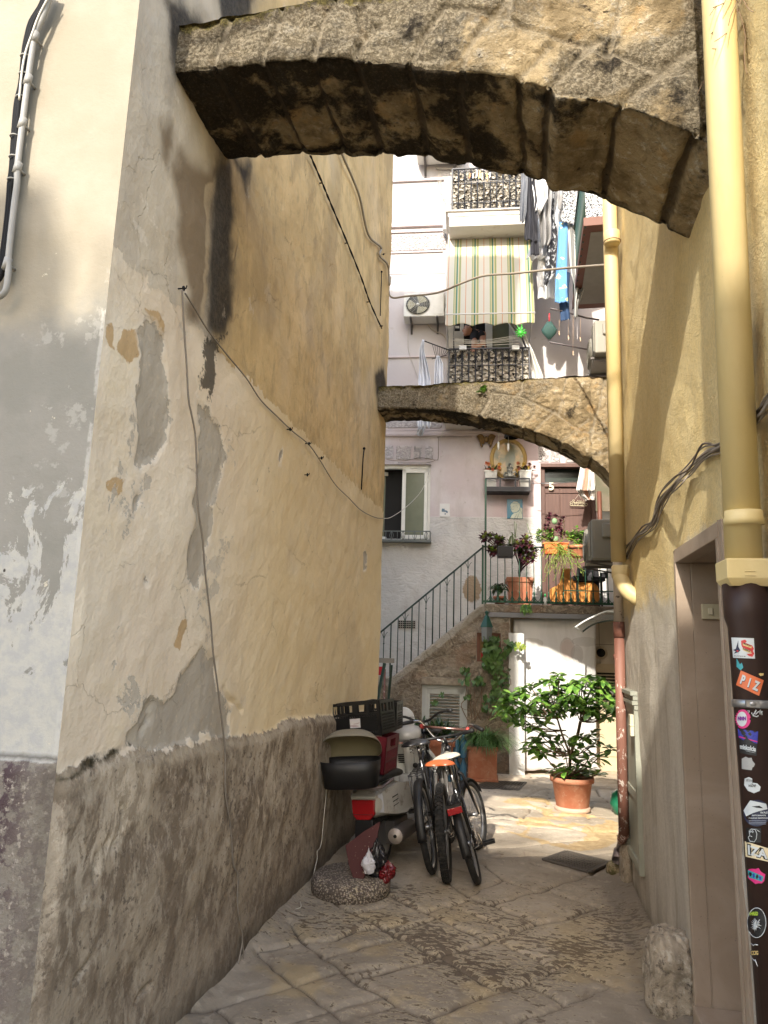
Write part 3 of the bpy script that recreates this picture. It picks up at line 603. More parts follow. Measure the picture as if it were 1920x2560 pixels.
# ================================================================== pink house closing the courtyard (facade frame)
CROP.update(N1=(1415,1235,.03918), N2=(1080,380,.1567), N3=(1430,1080,.11304), N4=(1500,2080,.08136), N5=(0,0,.2079), N6=(1440,1640,.1809))
F = onF
def Fx(k, u, v, o=0): return onF(k, u, v, o).x
def Fz(k, u, v, o=0): return onF(k, u, v, o).z
def froot(name, label, cat, group=None, at=(0, 0, 0)):
    m = FM @ Matrix.Translation(Vector(at)); return thing(name, label, cat, mat=m, group=group)
def fput(o):   # a single-mesh thing modelled in facade coordinates
    o.matrix_world = FM; return o
def holewall(mb, s0, s1, z0, z1, holes, y=0, depth=.25):
    ss = sorted({s0, s1}|{h[0] for h in holes}|{h[1] for h in holes}); zs = sorted({z0, z1}|{h[2] for h in holes}|{h[3] for h in holes})
    ss = [q for q in ss if s0 <= q <= s1]; zs = [q for q in zs if z0 <= q <= z1]
    for a, b in zip(ss[:-1], ss[1:]):
        for c, d in zip(zs[:-1], zs[1:]):
            m = ((a+b)/2, (c+d)/2)
            if any(h[0] < m[0] < h[1] and h[2] < m[1] < h[3] for h in holes): continue
            mb.add([(a, y, c), (b, y, c), (b, y, d), (a, y, d)], [(0, 1, 2, 3)])
    for a, b, c, d in holes:
        mb.add([(a, y, c), (a, y+depth, c), (a, y+depth, d), (a, y, d)], [(0, 1, 2, 3)]); mb.add([(b, y, c), (b, y+depth, c), (b, y+depth, d), (b, y, d)], [(0, 1, 2, 3)])
        mb.add([(a, y, d), (b, y, d), (b, y+depth, d), (a, y+depth, d)], [(0, 1, 2, 3)]); mb.add([(a, y, c), (b, y, c), (b, y+depth, c), (a, y+depth, c)], [(0, 1, 2, 3)])
def m_pink(t):
    x, y, z = t.sep(); mid = t.noise(1.6, 5, .6); fine = t.noise(18, 5, .65); strk = t.noise(4, 5, .6, .3, sc=(1, 1, .15))
    up = t.mix(mid.step(.35, .65), (.50, .435, .445), (.56, .515, .52)); up = t.mix(strk.step(.55, .7)*.3, up, (.48, .42, .40))
    up = t.mix((z-5.2).step(0, 1.2)*.6, up, (.46, .44, .435))
    lo = t.mix(mid.step(.4, .62), (.50, .49, .475), (.57, .56, .54)); lo = t.mix(fine.step(.62, .7)*.3, lo, (.45, .42, .38))
    c = t.mix((z-PB+(fine-.5)*.02).step(-.008, .008), lo, up)
    pk = t.mix((x+mid*.2).step(-.55, -.3), up, (.54, .42, .43)); c = t.mix((z-PB).step(0, .01)*(1-(z-5).step(0, .6))*.7, c, pk)
    c = t.mix(t.noise(7, 5, .7, off=4).step(.63, .67)*.5, c, (.38, .34, .31)); c = t.mix(t.noise(2.2, 5, .65, off=9, sc=(1, 1, .35)).step(.52, .66)*.35, c, (.36, .315, .29))
    blob = ((x+.81).m('POWER', 2)*1.0+(z-2.55).m('POWER', 2)*.45).m('SQRT'); c = t.mix((blob+(fine-.5)*.1).step(.15, .13), c, (.33, .25, .17))
    rgh = (z-PB).step(.005, -.005)
    st = t.noise(9, 4, .6, .8, sc=(1, 1, 1.6))
    return dict(col=c, rough=.92, h=fine*.35+rgh*st*5.5+t.noise(90, 3)*.2, bs=.5, bd=.012)
PB = Fz('Z4', 600, 987)
def m_rust(t):
    x, y, z = t.sep(); v = t.vor(17, 'DISTANCE_TO_EDGE', v=t.comb(x+t.noise(16, 3)*.16, y, z*1.3+t.noise(16, 3, off=5)*.16)); c = t.mix(v.step(.02, .12), (.42, .38, .375), (.55, .505, .50))
    return dict(col=c, rough=.92, h=v.mn(.16)*9+t.noise(40, 4), bs=.75, bd=.02)
def m_rubble(t):
    x, y, z = t.sep(); a = t.noise(5, 7, .72, .7); b = t.noise(22, 6, .75); br = t.vor(4.2, 'DISTANCE_TO_EDGE', v=t.comb(x*.55+a*.05, y*.0, z*1.15+a*.06))
    c = t.mix(a.step(.38, .62), (.20, .155, .11), (.33, .275, .205)); c = t.mix(b.step(.5, .62)*.7, c, (.43, .365, .28)); c = t.mix(b.step(.42, .3)*.6, c, (.10, .08, .06)); c = t.mix(t.noise(2, 4, off=5).step(.5, .62)*.45, c, (.33, .20, .125))
    top = t.attr('edge'); c = t.mix(((top+(a-.5)*.5)).step(.3, .6)*.7, c, (.48, .44, .37)); c = t.mix(br.step(.03, .0)*.18, c, (.12, .10, .075))
    return dict(col=c, rough=.95, h=a*2+b*2.2-br.step(.03, .0)*.5, bs=1.0, bd=.02)
M('pinkwall', m_pink); M('rustic', m_rust); M('rubble', m_rubble)
M('white', col=(.60, .60, .585), rough=.45); M('whiteframe', col=(.72, .71, .66), rough=.35); M('black_iron', col=(.018, .018, .022), rough=.45, metal=.3)
M('green_iron', lambda t: dict(col=t.mix(t.noise(30, 4).step(.6, .7)*.6, (.014, .075, .042), (.06, .045, .03)), rough=.4), rough=.4)
M('brown_door', lambda t: dict(col=t.mix(t.noise(3, 5, .6, sc=(8, 1, .4), v=t.O).step(.4, .65), (.088, .041, .031), (.115, .056, .042)), rough=.55, h=t.noise(30, 4, v=t.O), bs=.1))
M('terracotta', lambda t: dict(col=t.mix(t.noise(9, 6, .75, v=t.O, off=5).step(.55, .68)*.6, t.mix(t.noise(6, 5, .65, v=t.O).step(.42, .66), (.38, .135, .07), (.45, .205, .12)), (.50, .37, .28)), rough=.75, h=t.noise(40, 4, v=t.O), bs=.15))
M('orange_plastic', col=(.80, .20, .055), rough=.45); M('soil', col=(.05, .035, .022), rough=1)
M('glass_dark', col=(.03, .04, .035), rough=.08); M('glass_green', col=(.17, .185, .13), rough=.12, spec=.6)
pink = froot('pink_house', 'pink and white house with balconies closing the courtyard behind the arches', 'house')
sL = Fx('Z4', -60, 700); W1 = (sL-.05, Fx('Z4', 340, 900), Fz('Z4', 200, 1135), Fz('Z4', 200, 655))
D5 = (Fx('D2', 125, 1000), Fx('D2', 880, 1000), 1.9, Fz('D2', 300, 152))
BD = (Fx('D4', 500, 300), Fx('D4', 1320, 300), Fz('D4', 900, 800)-.1, Fz('D4', 900, 800)+2.05)
wl = MB(); holewall(wl, -7, 3.2, -.3, 11, [W1, D5, BD]); wl.add([(-7, .3, -.3), (3.2, .3, -.3), (3.2, .3, 11), (-7, .3, 11)], [(0, 1, 2, 3)])
wl.build('wall', M('pinkwall'), pink)
bk = MB(); bk.bb((-7, .5, -.3), (3.2, 4, 11)).build('rear_rooms', M('plainwall'), pink)
tr = MB()
def band(s0, s1, z, h, d): MB().bb((s0, -d, z), (s1, .0, z+h)).build('cornice', M('pinktrim', col=(.56, .49, .49), rough=.9), pink, bevel=.006)
zc = Fz('E8', 600, 600); band(-3, 3, zc, .05, .035); band(-3, 3, zc+.06, .13, .02); band(-3, 3, zc-.03, .02, .05)
z2 = Fz('Z3', 250, 490); band(-3, -1.35, z2, .045, .05); band(-3, -1.35, z2-.10, .05, .03); z3 = Fz('Z3', 250, 656); band(-3, -1.35, z3, .03, .025); band(-3, -1.35, Fz('Z3', 250, 195), .04, .04); band(-3, -.9, Fz('Z3', 250, 1335), .035, .03)

def rbx(k, u0, v0, u1, v1, d=.014): a = F(k, u0, v1); b = F(k, u1, v0); MB().bb((a.x, -d, a.z), (b.x, 0, b.z)).build('textured_panel', M('rustic'), pink, bevel=.004)
rbx('E8', -40, 790, 300, 1010); rbx('E8', 345, 790, 600, 1030); rbx('E8', 650, 795, 790, 1020); rbx('E8', 845, 795, 985, 1020); rbx('E8', -100, 380, 1150, 485, .03); rbx('Z3', 60, 530, 452, 645, .014)
rbx('D1', 1250, 400, 1440, 720); rbx('D1', 1480, 410, 1659, 720); rbx('Z4', 1190, 560, 1285, 645)
# casement window standing open
wn_ = MB(); a, b, c, d = W1; y = .09
for (p0, p1) in (((a, c), (b, c+.035)), ((a, d-.06), (b, d)), ((b-.045, c), (b, d)), ((a, c), (a+.045, d))): wn_.bb((p0[0], y-.03, p0[1]), (p1[0], y+.05, p1[1]))
win = wn_.build('window', M('whiteframe'), pink, bevel=.004)
s0 = Fx('Z4', 165, 900, -.09); sh = MB(); zt, zb_ = d-.07, c+.04
for (p0, p1) in (((s0, zb_), (s0+.055, zt)), ((b-.10, zb_), (b-.048, zt)), ((s0, zb_), (b-.05, zb_+.06)), ((s0, zt-.06), (b-.05, zt))): sh.bb((p0[0], y-.045, p0[1]), (p1[0], y+.0, p1[1]))
s_ = sh.build('sash', M('whiteframe'), win, bevel=.004); MB().bb((s0+.05, y-.02, zb_+.05), (b-.09, y-.012, zt-.05)).build('pane', M('glass_green'), s_)
# left sash swung inwards
R = Matrix.Rotation(math.radians(28), 4, 'Z'); hx = a+.02; wS = Fx('Z4', 132, 900)-hx+.10
sh = MB(); L_ = wS
for (p0, p1) in (((0, zb_), (.05, zt)), ((L_-.05, zb_), (L_, zt)), ((0, zb_), (L_, zb_+.06)), ((0, zt-.06), (L_, zt))): sh.bb((p0[0], 0, p0[1]), (p1[0], .045, p1[1]))
sh.xf(Matrix.Translation((hx, y, 0)) @ R); s_ = sh.build('sash', M('whiteframe'), win, bevel=.004)
MB().bb((.045, .018, zb_+.05), (L_-.045, .026, zt-.05)).xf(Matrix.Translation((hx, y, 0)) @ R).build('pane', M('glass_green'), s_)
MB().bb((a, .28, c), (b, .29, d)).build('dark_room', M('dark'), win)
sr = MB(); zr = Fz('Z4', 200, 1075, .12); zr0 = Fz('Z4', 200, 1132, .12); sr.bb((a, -.13, zr-.012), (b+.02, -.115, zr+.006)); sr.bb((a, -.13, zr0), (b+.02, -.115, zr0+.012)); sr.bb((a-.02, -.14, zr0-.03), (b+.03, 0, zr0-.005)); sr.bb((b+.01, -.13, zr0), (b+.02, 0, zr))
n = 12
for i in range(n):
    x = a+(b-a)*(i+.5)/n; sr.tube([(x, -.122, zr0), (x, -.122, zr)], .005, 5)
    if i % 2: 
        for sg in (-1, 1): sr.tube([(x+sg*.03*math.sin(q*PI), -.122, zr0+(zr-zr0)*q) for q in [0, .25, .5, .75, 1]], .004, 5)
sr.build('window_rail', M('grey_iron', col=(.10, .115, .11), rough=.5), win)
# door number 5
a, b, c, d = D5; dm = Fz('D2', 400, 440)
dd = MB(); dd.bb((a, .10, c), (b, .15, dm)); dd.bb((a, .06, dm-.02), (b, .12, dm+.05)); dd.bb((a, .06, c), (a+.07, .14, d)); dd.bb((b-.07, .06, c), (b, .14, d)); dd.bb((a, .0, d-.06), (b, .14, d-.0))
xm = Fx('D2', 378, 800, -.1); dd.bb((xm-.006, .088, c), (xm+.006, .101, dm-.03)); dd.bb((a+.07, .085, dm-.12), (b-.07, .1, dm-.105))
door = dd.build('door', M('brown_door'), pink, bevel=.004); MB().bb((a, .2, dm), (b, .21, d)).build('transom_glass', M('glass_dark'), door)
p = F('D2', 258, 475, -.085); txt('5', .165, M('ivory', col=(.72, .66, .48), rough=.5), basis((p.x, .052, p.z), (1, 0, 0), (0, 0, 1), (0, -1, 0)), door, 'house_number', depth=.006, bold=.006)
# balcony door
a, b, c, d = BD; bd = MB(); y = .10
for u0, u1 in ((500, 570), (575, 700), (970, 1060), (1270, 1320)): bd.bb((Fx('D4', u0, 300, -.1), y-.03, c), (Fx('D4', u1, 300, -.1), y+.04, d))
bd.bb((a, y-.03, d-.08), (b, y+.04, d)); bdr = bd.build('balcony_door', M('whiteframe'), pink, bevel=.004)
MB().bb((Fx('D4', 1060, 300, -.1), y+.0, c), (Fx('D4', 1270, 300, -.1), y+.01, d)).build('pane', M('glass_green'), bdr)
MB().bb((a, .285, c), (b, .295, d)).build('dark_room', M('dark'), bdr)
# ---- stair and landing
OF = 1.1; ZL = Fz('D3', 600, 1455, OF); SL = Fx('D6', 495, 225, OF); slb = Fz('D6', 900, 372, OF)
pA = F('E5', 290, 905, OF); pB = F('E5', 1380, 15, OF); ZS = ZL-.005
DW = (Fx('D6', 940, 900, OF), Fx('Z6', 1240, 900, OF)+.25, -.02, Fz('D6', 900, 440, OF))
SW = (Fx('E5', 790, 1500, OF), Fx('E5', 1575, 1500, OF), .30, Fz('E5', 1200, 1062, OF)); NW = (Fx('D6', 360, 1000, OF), Fx('D6', 775, 1000, OF), Fz('D6', 500, 1205, OF), Fz('D6', 500, 705, OF))
def stairf(s0, s1, z0f, z1f, nu, nv):
    def f(U, W):
        s = s0+(s1-s0)*U; lo = z0f(s); hi = z1f(s); z = lo+(hi-lo)*W
        y = -OF-.018*fbm(s*4, z*4, 0, 4, 71)-.008*fbm(s*16, z*16, 0, 3, 73); e = 1-sst(hi-z, .02, .22)
        return s, y+.02*(1-sst(hi-z, 0, .03)), z, dict(edge=e*(1 if z1f is ztopf else 0))
    return f
def ztopf(s): return np.where(s > SL, slb+0*s, np.clip(pA.z+(s-pA.x)*(pB.z-pA.z)/(pB.x-pA.x), pA.z, ZS))
def kc(X, Y, Z):
    k = np.ones(X.shape, bool)
    for a_, b_, c_, d_ in (SW, NW, (DW[0], 9, -1, 9)): k &= ~((X > a_) & (X < b_) & (Z > c_) & (Z < d_))
    return k
gridmesh('stair_wall', 260, 170, stairf(-4.2, DW[0], lambda s: 0*s-.05, ztopf, 260, 170), M('rubble'), pink, keep=kc)
rv = MB()
for a_, b_, c_, d_ in (SW, NW):
    y0, y1 = -OF-.005, -OF+.16; rv.bb((a_-.012, y0, c_-.01), (a_, y1, d_+.01)); rv.bb((b_, y0, c_-.01), (b_+.012, y1, d_+.01)); rv.bb((a_, y0, d_), (b_, y1, d_+.012)); rv.bb((a_, y0, c_-.012), (b_, y1, c_))
rv.bb((DW[0]-.02, -OF-.01, 0), (DW[0], -.42, slb)); rv.build('window_reveals', M('plainstone', lambda t: dict(col=t.mix(t.noise(6, 6, .7).step(.4, .62), (.22, .18, .135), (.36, .31, .24)), rough=.9, h=t.noise(30, 5, .7), bs=.6)), pink)
st = MB(); n = 12
for i in range(n):
    x0 = SL+(pA.x-SL)*i/n; x1 = SL+(pA.x-SL)*(i+1)/n; zt = ZS-.03-(ZS-pA.z)*(i+1)/n+.02; st.bb((x1, -OF+.10, -.1), (x0, 0, zt))
st.bb((-4.2, -OF+.10, -.1), (pA.x, 0, pA.z-.12)); st.build('steps', M('plainstone'), pink)
SR = 2.3
sl = MB(); sl.bb((SL, -OF-.02, slb+.012), (SR, 0, ZL)); slab = sl.build('landing_slab', M('rubble'), pink, bevel=.012)
MB().bb((SL+.01, -OF-.035, DW[3]), (SR, -OF+.04, slb+.012)).build('lintel_beam', M('greybeam', col=(.20, .20, .21), rough=.6), pink, bevel=.004)
lt = F('E5', 850, 1080, OF+.02); lt2 = F('E5', 1560, 940, OF+.02); MB().bb((lt.x-.05, -OF-.03, SW[3]+.005), (lt2.x, -OF+.1, lt2.z)).build('window_lintel', M('plainstone'), pink, bevel=.008)
a_, b_, c_, d_ = SW; y = -OF+.08; lv = MB()
fw_ = .055
for p0, p1 in (((a_, c_), (a_+fw_, d_)), ((b_-fw_, c_), (b_, d_)), ((a_, d_-.05), (b_, d_)), ((a_, c_), (b_, c_+.06))): lv.bb((p0[0], y-.03, p0[1]), (p1[0], y+.03, p1[1]))
lv.bb((a_+fw_, y-.02, c_+.06), (a_+fw_+.05, y+.02, d_-.05)).bb((b_-fw_-.05, y-.02, c_+.06), (b_-fw_, y+.02, d_-.05)).bb((a_+fw_, y-.02, d_-.12), (b_-fw_, y+.02, d_-.05))
sht = lv.build('shutter', M('shutter_white', col=(.52, .54, .53), rough=.5), pink, bevel=.003)
z = d_-.15; Rl = Matrix.Rotation(math.radians(-32), 3, 'X'); sv = MB()
while z > c_+.1: sv.box(((a_+b_)/2, y, z), (b_-a_-2*fw_-.1, .045, .006), Rl); z -= .043
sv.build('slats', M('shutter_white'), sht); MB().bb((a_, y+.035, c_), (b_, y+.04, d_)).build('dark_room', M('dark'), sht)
a_, b_, c_, d_ = NW; y = -OF+.07; nw = MB()
for p0, p1 in (((a_, c_), (a_+.045, d_)), ((b_-.045, c_), (b_, d_)), ((a_, d_-.045), (b_, d_)), ((a_, c_), (b_, c_+.03))): nw.bb((p0[0], y-.05, p0[1]), (p1[0], y+.03, p1[1]))
nf = nw.build('niche_frame', M('redwood', col=(.14, .05, .025), rough=.6), pink, bevel=.003); MB().bb((a_, y+.0, c_), (b_, y+.01, d_)).build('panel', M('oldply', col=(.22, .14, .05), rough=.7), nf)
q = F('D6', 430, 1165, OF-.05); mb = MB(); mb.add([(q.x, q.y, q.z), (q.x, q.y, q.z+.10), (q.x+.075, q.y, q.z+.02)], [(0, 1, 2)]).build('red_sticker', M('redst', col=(.5, .02, .03)), nf, solid=.002)
mb = MB(); mb.add([(q.x+.01, q.y-.002, q.z+.105), (q.x+.07, q.y-.002, q.z+.14), (q.x+.12, q.y-.002, q.z+.07), (q.x+.085, q.y-.002, q.z+.02)], [(0, 1, 2, 3)]).build('white_sticker', M('white'), nf, solid=.002)
# recess under the landing: tiled wall, low door with dark louvre, vent
yb = -.42; tl = MB(); s0 = DW[0]; VT = F('Z6', 1110, 415, -yb*1); 
tl.add([(s0, yb, 0), (SR, yb, 0), (SR, yb, DW[3]+.1), (s0, yb, DW[3]+.1)], [(0, 1, 2, 3)])
M('creamtile', lambda t: (lambda x, y, z, n: dict(col=t.mix(n.step(.4, .6), (.58, .52, .42), (.66, .60, .50)), rough=.4, h=n, bs=.1))(*t.sep(t.O), t.noise(2, 4)))
tlo = tl.build('recess_wall', M('creamtile'), pink)
jt = MB(); x1 = Fx('E6', 360, 700, -yb); x2 = Fx('E6', 410, 600, -yb); zj = Fz('E6', 450, 690, -yb)
jt.bb((x1, yb-.004, zj-.004), (SR, yb, zj+.004)); jt.bb((x2-.004, yb-.004, zj), (x2+.004, yb, DW[3])); jt.bb((x2, yb-.004, zj-.4), (x2+.006, yb, zj)); jt.build('tile_joints', M('grout', col=(.25, .2, .15)), tlo)
p = F('E6', 430, 800, -yb); v_ = MB(); v_.lathe([(.095, yb-.02), (.095, yb), (.05, yb)], (p.x, 0, p.z), 'Y', 20); vo = v_.build('vent_ring', M('beige_pl', col=(.55, .46, .33)), tlo)
MB().lathe([(.062, yb-.026), (.062, yb-.02)], (p.x, 0, p.z), 'Y', 20).build('vent_grille', M('dark'), vo)
zt = Fz('Z6', 1150, 515, -yb); x1 = Fx('Z6', 1070, 700, -yb)
dr = MB(); dr.bb((x1-.1, yb-.03, 0), (x1+.75, yb, zt)); dr.bb((x1-.1, yb-.05, zt-.05), (x1+.8, yb, zt+.02)); dr.bb((x1+.03, yb-.045, .2), (x1+.27, yb-.02, .75)); dd = dr.build('low_door', M('creamdoor', col=(.55, .46, .31), rough=.5), pink, bevel=.004)
lv = MB()
for i in range(9): lv.bb((x1+.02, yb-.042, zt-.13-i*.045), (x1+.30, yb-.03, zt-.105-i*.045))
lv.build('louvre', M('dark'), dd)
# ---- landing and stair railing
gr = MB(); ry = -OF+.05; zt = Fz('D3', 900, 465, OF-.05); zb = ZL+.03; x0 = Fx('D3', 195, 700, OF-.05); x1 = SR
gr.bb((x0, ry-.012, zt-.012), (x1, ry+.012, zt+.008)); gr.bb((x0, ry-.015, zb-.01), (x1, ry+.015, zb+.02)); gr.bb((x0, ry-.008, zb+.20), (x1, ry+.008, zb+.21)) if 0 else None
dx = (Fx('D3', 1070, 900, OF-.05)-Fx('D3', 320, 900, OF-.05))/6; i = 1; xb = Fx('D3', 320, 900, OF-.05)
while xb < x1:
    gr.tube([(xb, ry, zb), (xb, ry, zt)], .0065, 6); gr.tube([(xb, ry, zb), (xb, ry, zb+.03), (xb, ry, zb+.09), (xb, ry, zb+.13), (xb, ry, zb+.15), (xb, ry, zb+.155)], [.03, .02, .011, .011, .016, .007], 6)
    for sg in (-1, 1): gr.tube([(xb+sg*(.008+.055*q*q), ry, zb+.075*(1-q)**1.0+.01) for q in (0, .3, .6, .85, 1)], .005, 5)
    for sg in (-1, 1): gr.tube([(xb+sg*dx*.5*math.sin(q*PI/2), ry, zt-.06+.06*(1-math.cos(q*PI/2))*0+.055*q) for q in (0, .3, .6, 1)], .004, 4)
    xb += dx
xm = Fx('D2', 430, 1940, OF-.05); gr.bb((xm, ry-.006, zb+.175), (x1, ry+.006, zb+.188))
for xx, h in ((Fx('D3', 185, 900, OF-.05), 0), (Fx('D3', 232, 900, OF-.05), 1)):
    ztp = Fz('D1', 205, 1040, OF-.05) if h else zt+.02
    gr.bb((xx-.014, ry-.014, zb-.06), (xx+.014, ry+.014, ztp))
rail = gr.build('landing_railing', M('green_iron'), pink)
sr = MB(); ry2 = -OF+.06; t0 = F('D3', 175, 480, OF-.05); t1 = F('E5', 60, 155, OF-.05); b0 = F('E5', 1380, 5, OF-.05); b1 = F('E5', 290, 900, OF-.05)
sr.tube([(t0.x, ry2, t0.z), (t1.x, ry2, t1.z), (t1.x-.9, ry2, t1.z-.72)], .013, 8)
k = (t1.z-t0.z)/(t1.x-t0.x); xb = t0.x-.10; i = 0
while xb > t1.x-.8:
    zt_ = t0.z+(xb-t0.x)*k; zb_ = max(float(ztopf(np.array(xb)))-.02, .9) 
    sr.tube([(xb, ry2, zb_), (xb, ry2, zt_)], .0075 if i % 3 else .011, 6)
    if i % 3 == 1:
        for sg in (-1, 1): sr.tube([(xb+sg*.05*q, ry2, zt_-.14+.10*math.sin(q*PI/2)) for q in (0, .3, .6, 1)], .004, 4)
        sr.ell((xb, ry2, zt_-.2), .013, 6, 5)
    xb -= .098; i += 1
sr.build('stair_railing', M('dark_green_iron', col=(.015, .04, .028), rough=.45), pink)
vg = F('E5', 530, 20, 0); g_ = MB(); g_.bb((vg.x-.14, -.012, vg.z-.055), (vg.x+.14, 0, vg.z+.075))
vo = g_.build('vent_frame', M('greycem', col=(.35, .32, .28)), pink); g2 = MB()
for i in range(8):
    for j in range(4): g2.bb((vg.x-.125+i*.033, -.016, vg.z-.045+j*.03), (vg.x-.10+i*.033, -.011, vg.z-.025+j*.03))
g2.build('vent_grille', M('dark'), vo)
# ---- balconies with wrought iron and leaf screens
def leaves_screen(s0, s1, z0, z1, y, n, seed, size=.055):
    r = random.Random(seed); mb = MB(); 
    for i in range(n):
        x = r.uniform(s0, s1); z = r.uniform(z0, z1); yy = y+r.uniform(-.02, .03); w = size*r.uniform(.6, 1.2); h = w*r.uniform(.5, .9)
        R = Euler((r.uniform(-.9, .9), r.uniform(-.9, .9), r.uniform(-.6, .6))).to_matrix(); mb.mat(0 if r.random() < .7 else 1)
        pts = [(-w/2, 0, 0), (-w*.2, -.012, h/2), (w*.25, -.004, h*.45), (w/2, .006, .0), (w*.2, -.01, -h/2), (-w*.25, .004, -h*.4)]
        mb.add([Vector((x, yy, z))+R @ Vector(q) for q in pts], [(0, 1, 2, 3), (0, 3, 4, 5)])
    return mb
M('screen_leaf', col=(.46, .42, .36), rough=.8); M('screen_leaf2', col=(.24, .225, .195), rough=.85); M('screen_back', col=(.035, .032, .03), rough=.9)
def balcony(s0, s1, zf, zt, of, seed, nleaf, fascia=0):
    b = MB(); b.bb((s0-.06, -of-.04, zf-.10), (s1+.06, 0, zf)); b.bb((s0-.10, -of-.07, zf-.022), (s1+.10, 0, zf+.004)) 
    if fascia: b.bb((s0-.04, -of-.03, zf-.10-fascia), (s1+.04, 0, zf-.10))
    bo = b.build('balcony', M('slabpaint', lambda t: dict(col=t.mix(t.noise(5, 5, .6, sc=(1, 1, .2)).step(.55, .7)*.6, (.56, .53, .49), (.38, .28, .2)), rough=.8)), pink, bevel=.008)
    r = MB(); z0 = zf+.04; y = -of; r.bb((s0, y-.014, zt-.014), (s1, y+.014, zt+.006)); r.bb((s0, y-.01, z0), (s1, y+.01, z0+.012)); r.bb((s0, y-.006, z0+.12), (s1, y+.006, z0+.13)); r.bb((s0, y-.006, zt-.28), (s1, y+.006, zt-.27))
    for sx in (s0, s1): r.bb((sx-.012, y, zt-.014), (sx+.012, 0, zt+.006)); r.bb((sx-.012, y, z0), (sx+.012, 0, z0+.012)); r.bb((sx-.012, y-.012, zf), (sx+.012, y+.012, zt))
    n = int((s1-s0)/.098); 
    for i in range(n+1):
        x = s0+(s1-s0)*i/n; r.tube([(x, y, zf), (x, y, zt)], .011, 5)
        if i < n:
            c = x+(s1-s0)/n/2
            for zc_ in (zt-.13, zf+.10): r.tube([(c+.043*math.cos(q*PI/5), y-.004, zc_+.10*math.sin(q*PI/5)) for q in range(10)], .005, 4, closed=True)
    for sx in (s0, s1):
        for i in range(1, 6): r.tube([(sx, y+of*i/6., zf), (sx, y+of*i/6., zt)], .0085, 5)
    ro = r.build('balcony_railing', M('black_iron'), bo)
    MB().bb((s0+.01, y+.055, zf+.02), (s1-.01, y+.06, zt-.03)).build('screen_backing', M('screen_back'), bo)
    lf = leaves_screen(s0, s1, zf+.02, zt-.03, y+.03, nleaf, seed, .072); lo = lf.build('leaf_screen', [M('screen_leaf'), M('screen_leaf2')], bo); lo['kind'] = 'stuff'
    return bo
o1 = .75; b1s0 = Fx('D4', 515, 500, o1); b1s1 = Fx('D4', 1525, 500, o1); b1zt = Fz('D4', 1000, 405, o1); b1zf = b1zt-.98
bal1 = balcony(b1s0, b1s1, b1zf, b1zt, o1, 3, 1500)
o2 = .72; b2s0 = Fx('N2', 320, 600, o2); b2s1 = Fx('N2', 1415, 600, o2)+.75; b2zt = Fz('N2', 400, 270, o2); b2zf = Fz('N2', 600, 955, o2)
bal2 = balcony(b2s0, b2s1, b2zf, b2zt, o2, 5, 1700, .17)
pegs = MB(); r = random.Random(4); 
ln = [F('N2', u, v, o2+.16) for u, v in ((540, 480), (900, 465), (1320, 440))]; pegs.tube(ln, .006, 5); ln2 = [F('N2', u, v, o2+.16) for u, v in ((440, 345), (900, 330), (1080, 325))]; pegs.tube(ln2, .003, 4); pegs.tube([F('N2', u, v, o2+.16) for u, v in ((580, 295), (800, 292))], .003, 4)
for q in (ln[0], ln[1], ln[2]): pegs.tube([q, (q[0], -o2, q[2]+.15)], .005, 4)
dryr = pegs.build('drying_rack', M('rackmetal', col=(.35, .33, .3), rough=.4, metal=.6)); fput(dryr); tag(dryr, 'thin metal drying rack with clothes pegs hooked on the upper balcony rail', 'drying rack')
PEG = [(568, 340, 380, (.3, .35, .25)), (607, 345, 420, (.55, .18, .05)), (655, 345, 420, (.7, .7, .68)), (715, 295, 415, (.75, .74, .72)), (758, 295, 430, (.6, .42, .18)), (775, 345, 420, (.55, .4, .15)), (800, 335, 455, (.45, .4, .3)), (868, 345, 405, (.65, .42, .1)), (880, 400, 465, (.5, .3, .15)), (925, 330, 415, (.68, .66, .7))]
for i, (u, v0, v1, col) in enumerate(PEG):
    a = F('N2', u, v0, o2+.17); b = F('N2', u+r.uniform(-14, 6), v1, o2+.17); nm = M('peg%d' % i, col=col, rough=.6); m_ = MB(); m_.beam(a, b, .011, .012); m_.beam(a+Vector((.008, -.006, 0)), b+Vector((.010, -.008, .01)), .006, .010)
    o = fput(m_.build('clothes_peg', nm)); tag(o, 'clothes peg clipped on the drying rack of the upper balcony', 'peg', 'clothes pegs on the upper drying rack')
# ---- striped awning
def m_awn(t):
    u = t.attr('u'); c = (.44, .42, .355); k = u*1.0
    def st(c0, w): return ((k-c0).abs()-w).step(.0015, -.0015)
    for i in range(5):
        b = .127+i*.2065
        for dc, w, col in ((-.032, .006, (0.223, 0.260, 0.105)), (-.018, .004, (0.384, 0.310, 0.112)), (-.003, .009, (0.056, 0.149, 0.099)), (.018, .004, (0.384, 0.310, 0.112)), (.030, .007, (0.186, 0.223, 0.093)), (.040, .002, (0.384, 0.310, 0.124))): c = t.mix(st(b+dc, w), c, col)
        c = t.mix(st(.022+i*.2065, .0035), c, (0.422, 0.161, 0.081))
    return dict(col=c, rough=.85, h=t.noise(40, 3, v=t.O), bs=.1)
M('awning_fabric', m_awn)
aw = froot('striped_awning', 'cream awning with green yellow and orange stripes over the lower balcony', 'awning')
r0 = F('Z3', 447, 490, .16); r1 = F('Z3', 1010, 470, .16); zr = (r0.z+r1.z)/2-.02
hs = MB(); hs.tube([(r0.x, -.16, zr), (r1.x, -.16, zr)], .075, 16); hs.bb((r0.x-.03, -.24, zr-.05), (r0.x, 0, zr+.09)); hs.bb((r1.x, -.24, zr-.05), (r1.x+.03, 0, zr+.09)); hs.build('roller_case', M('white'), aw)
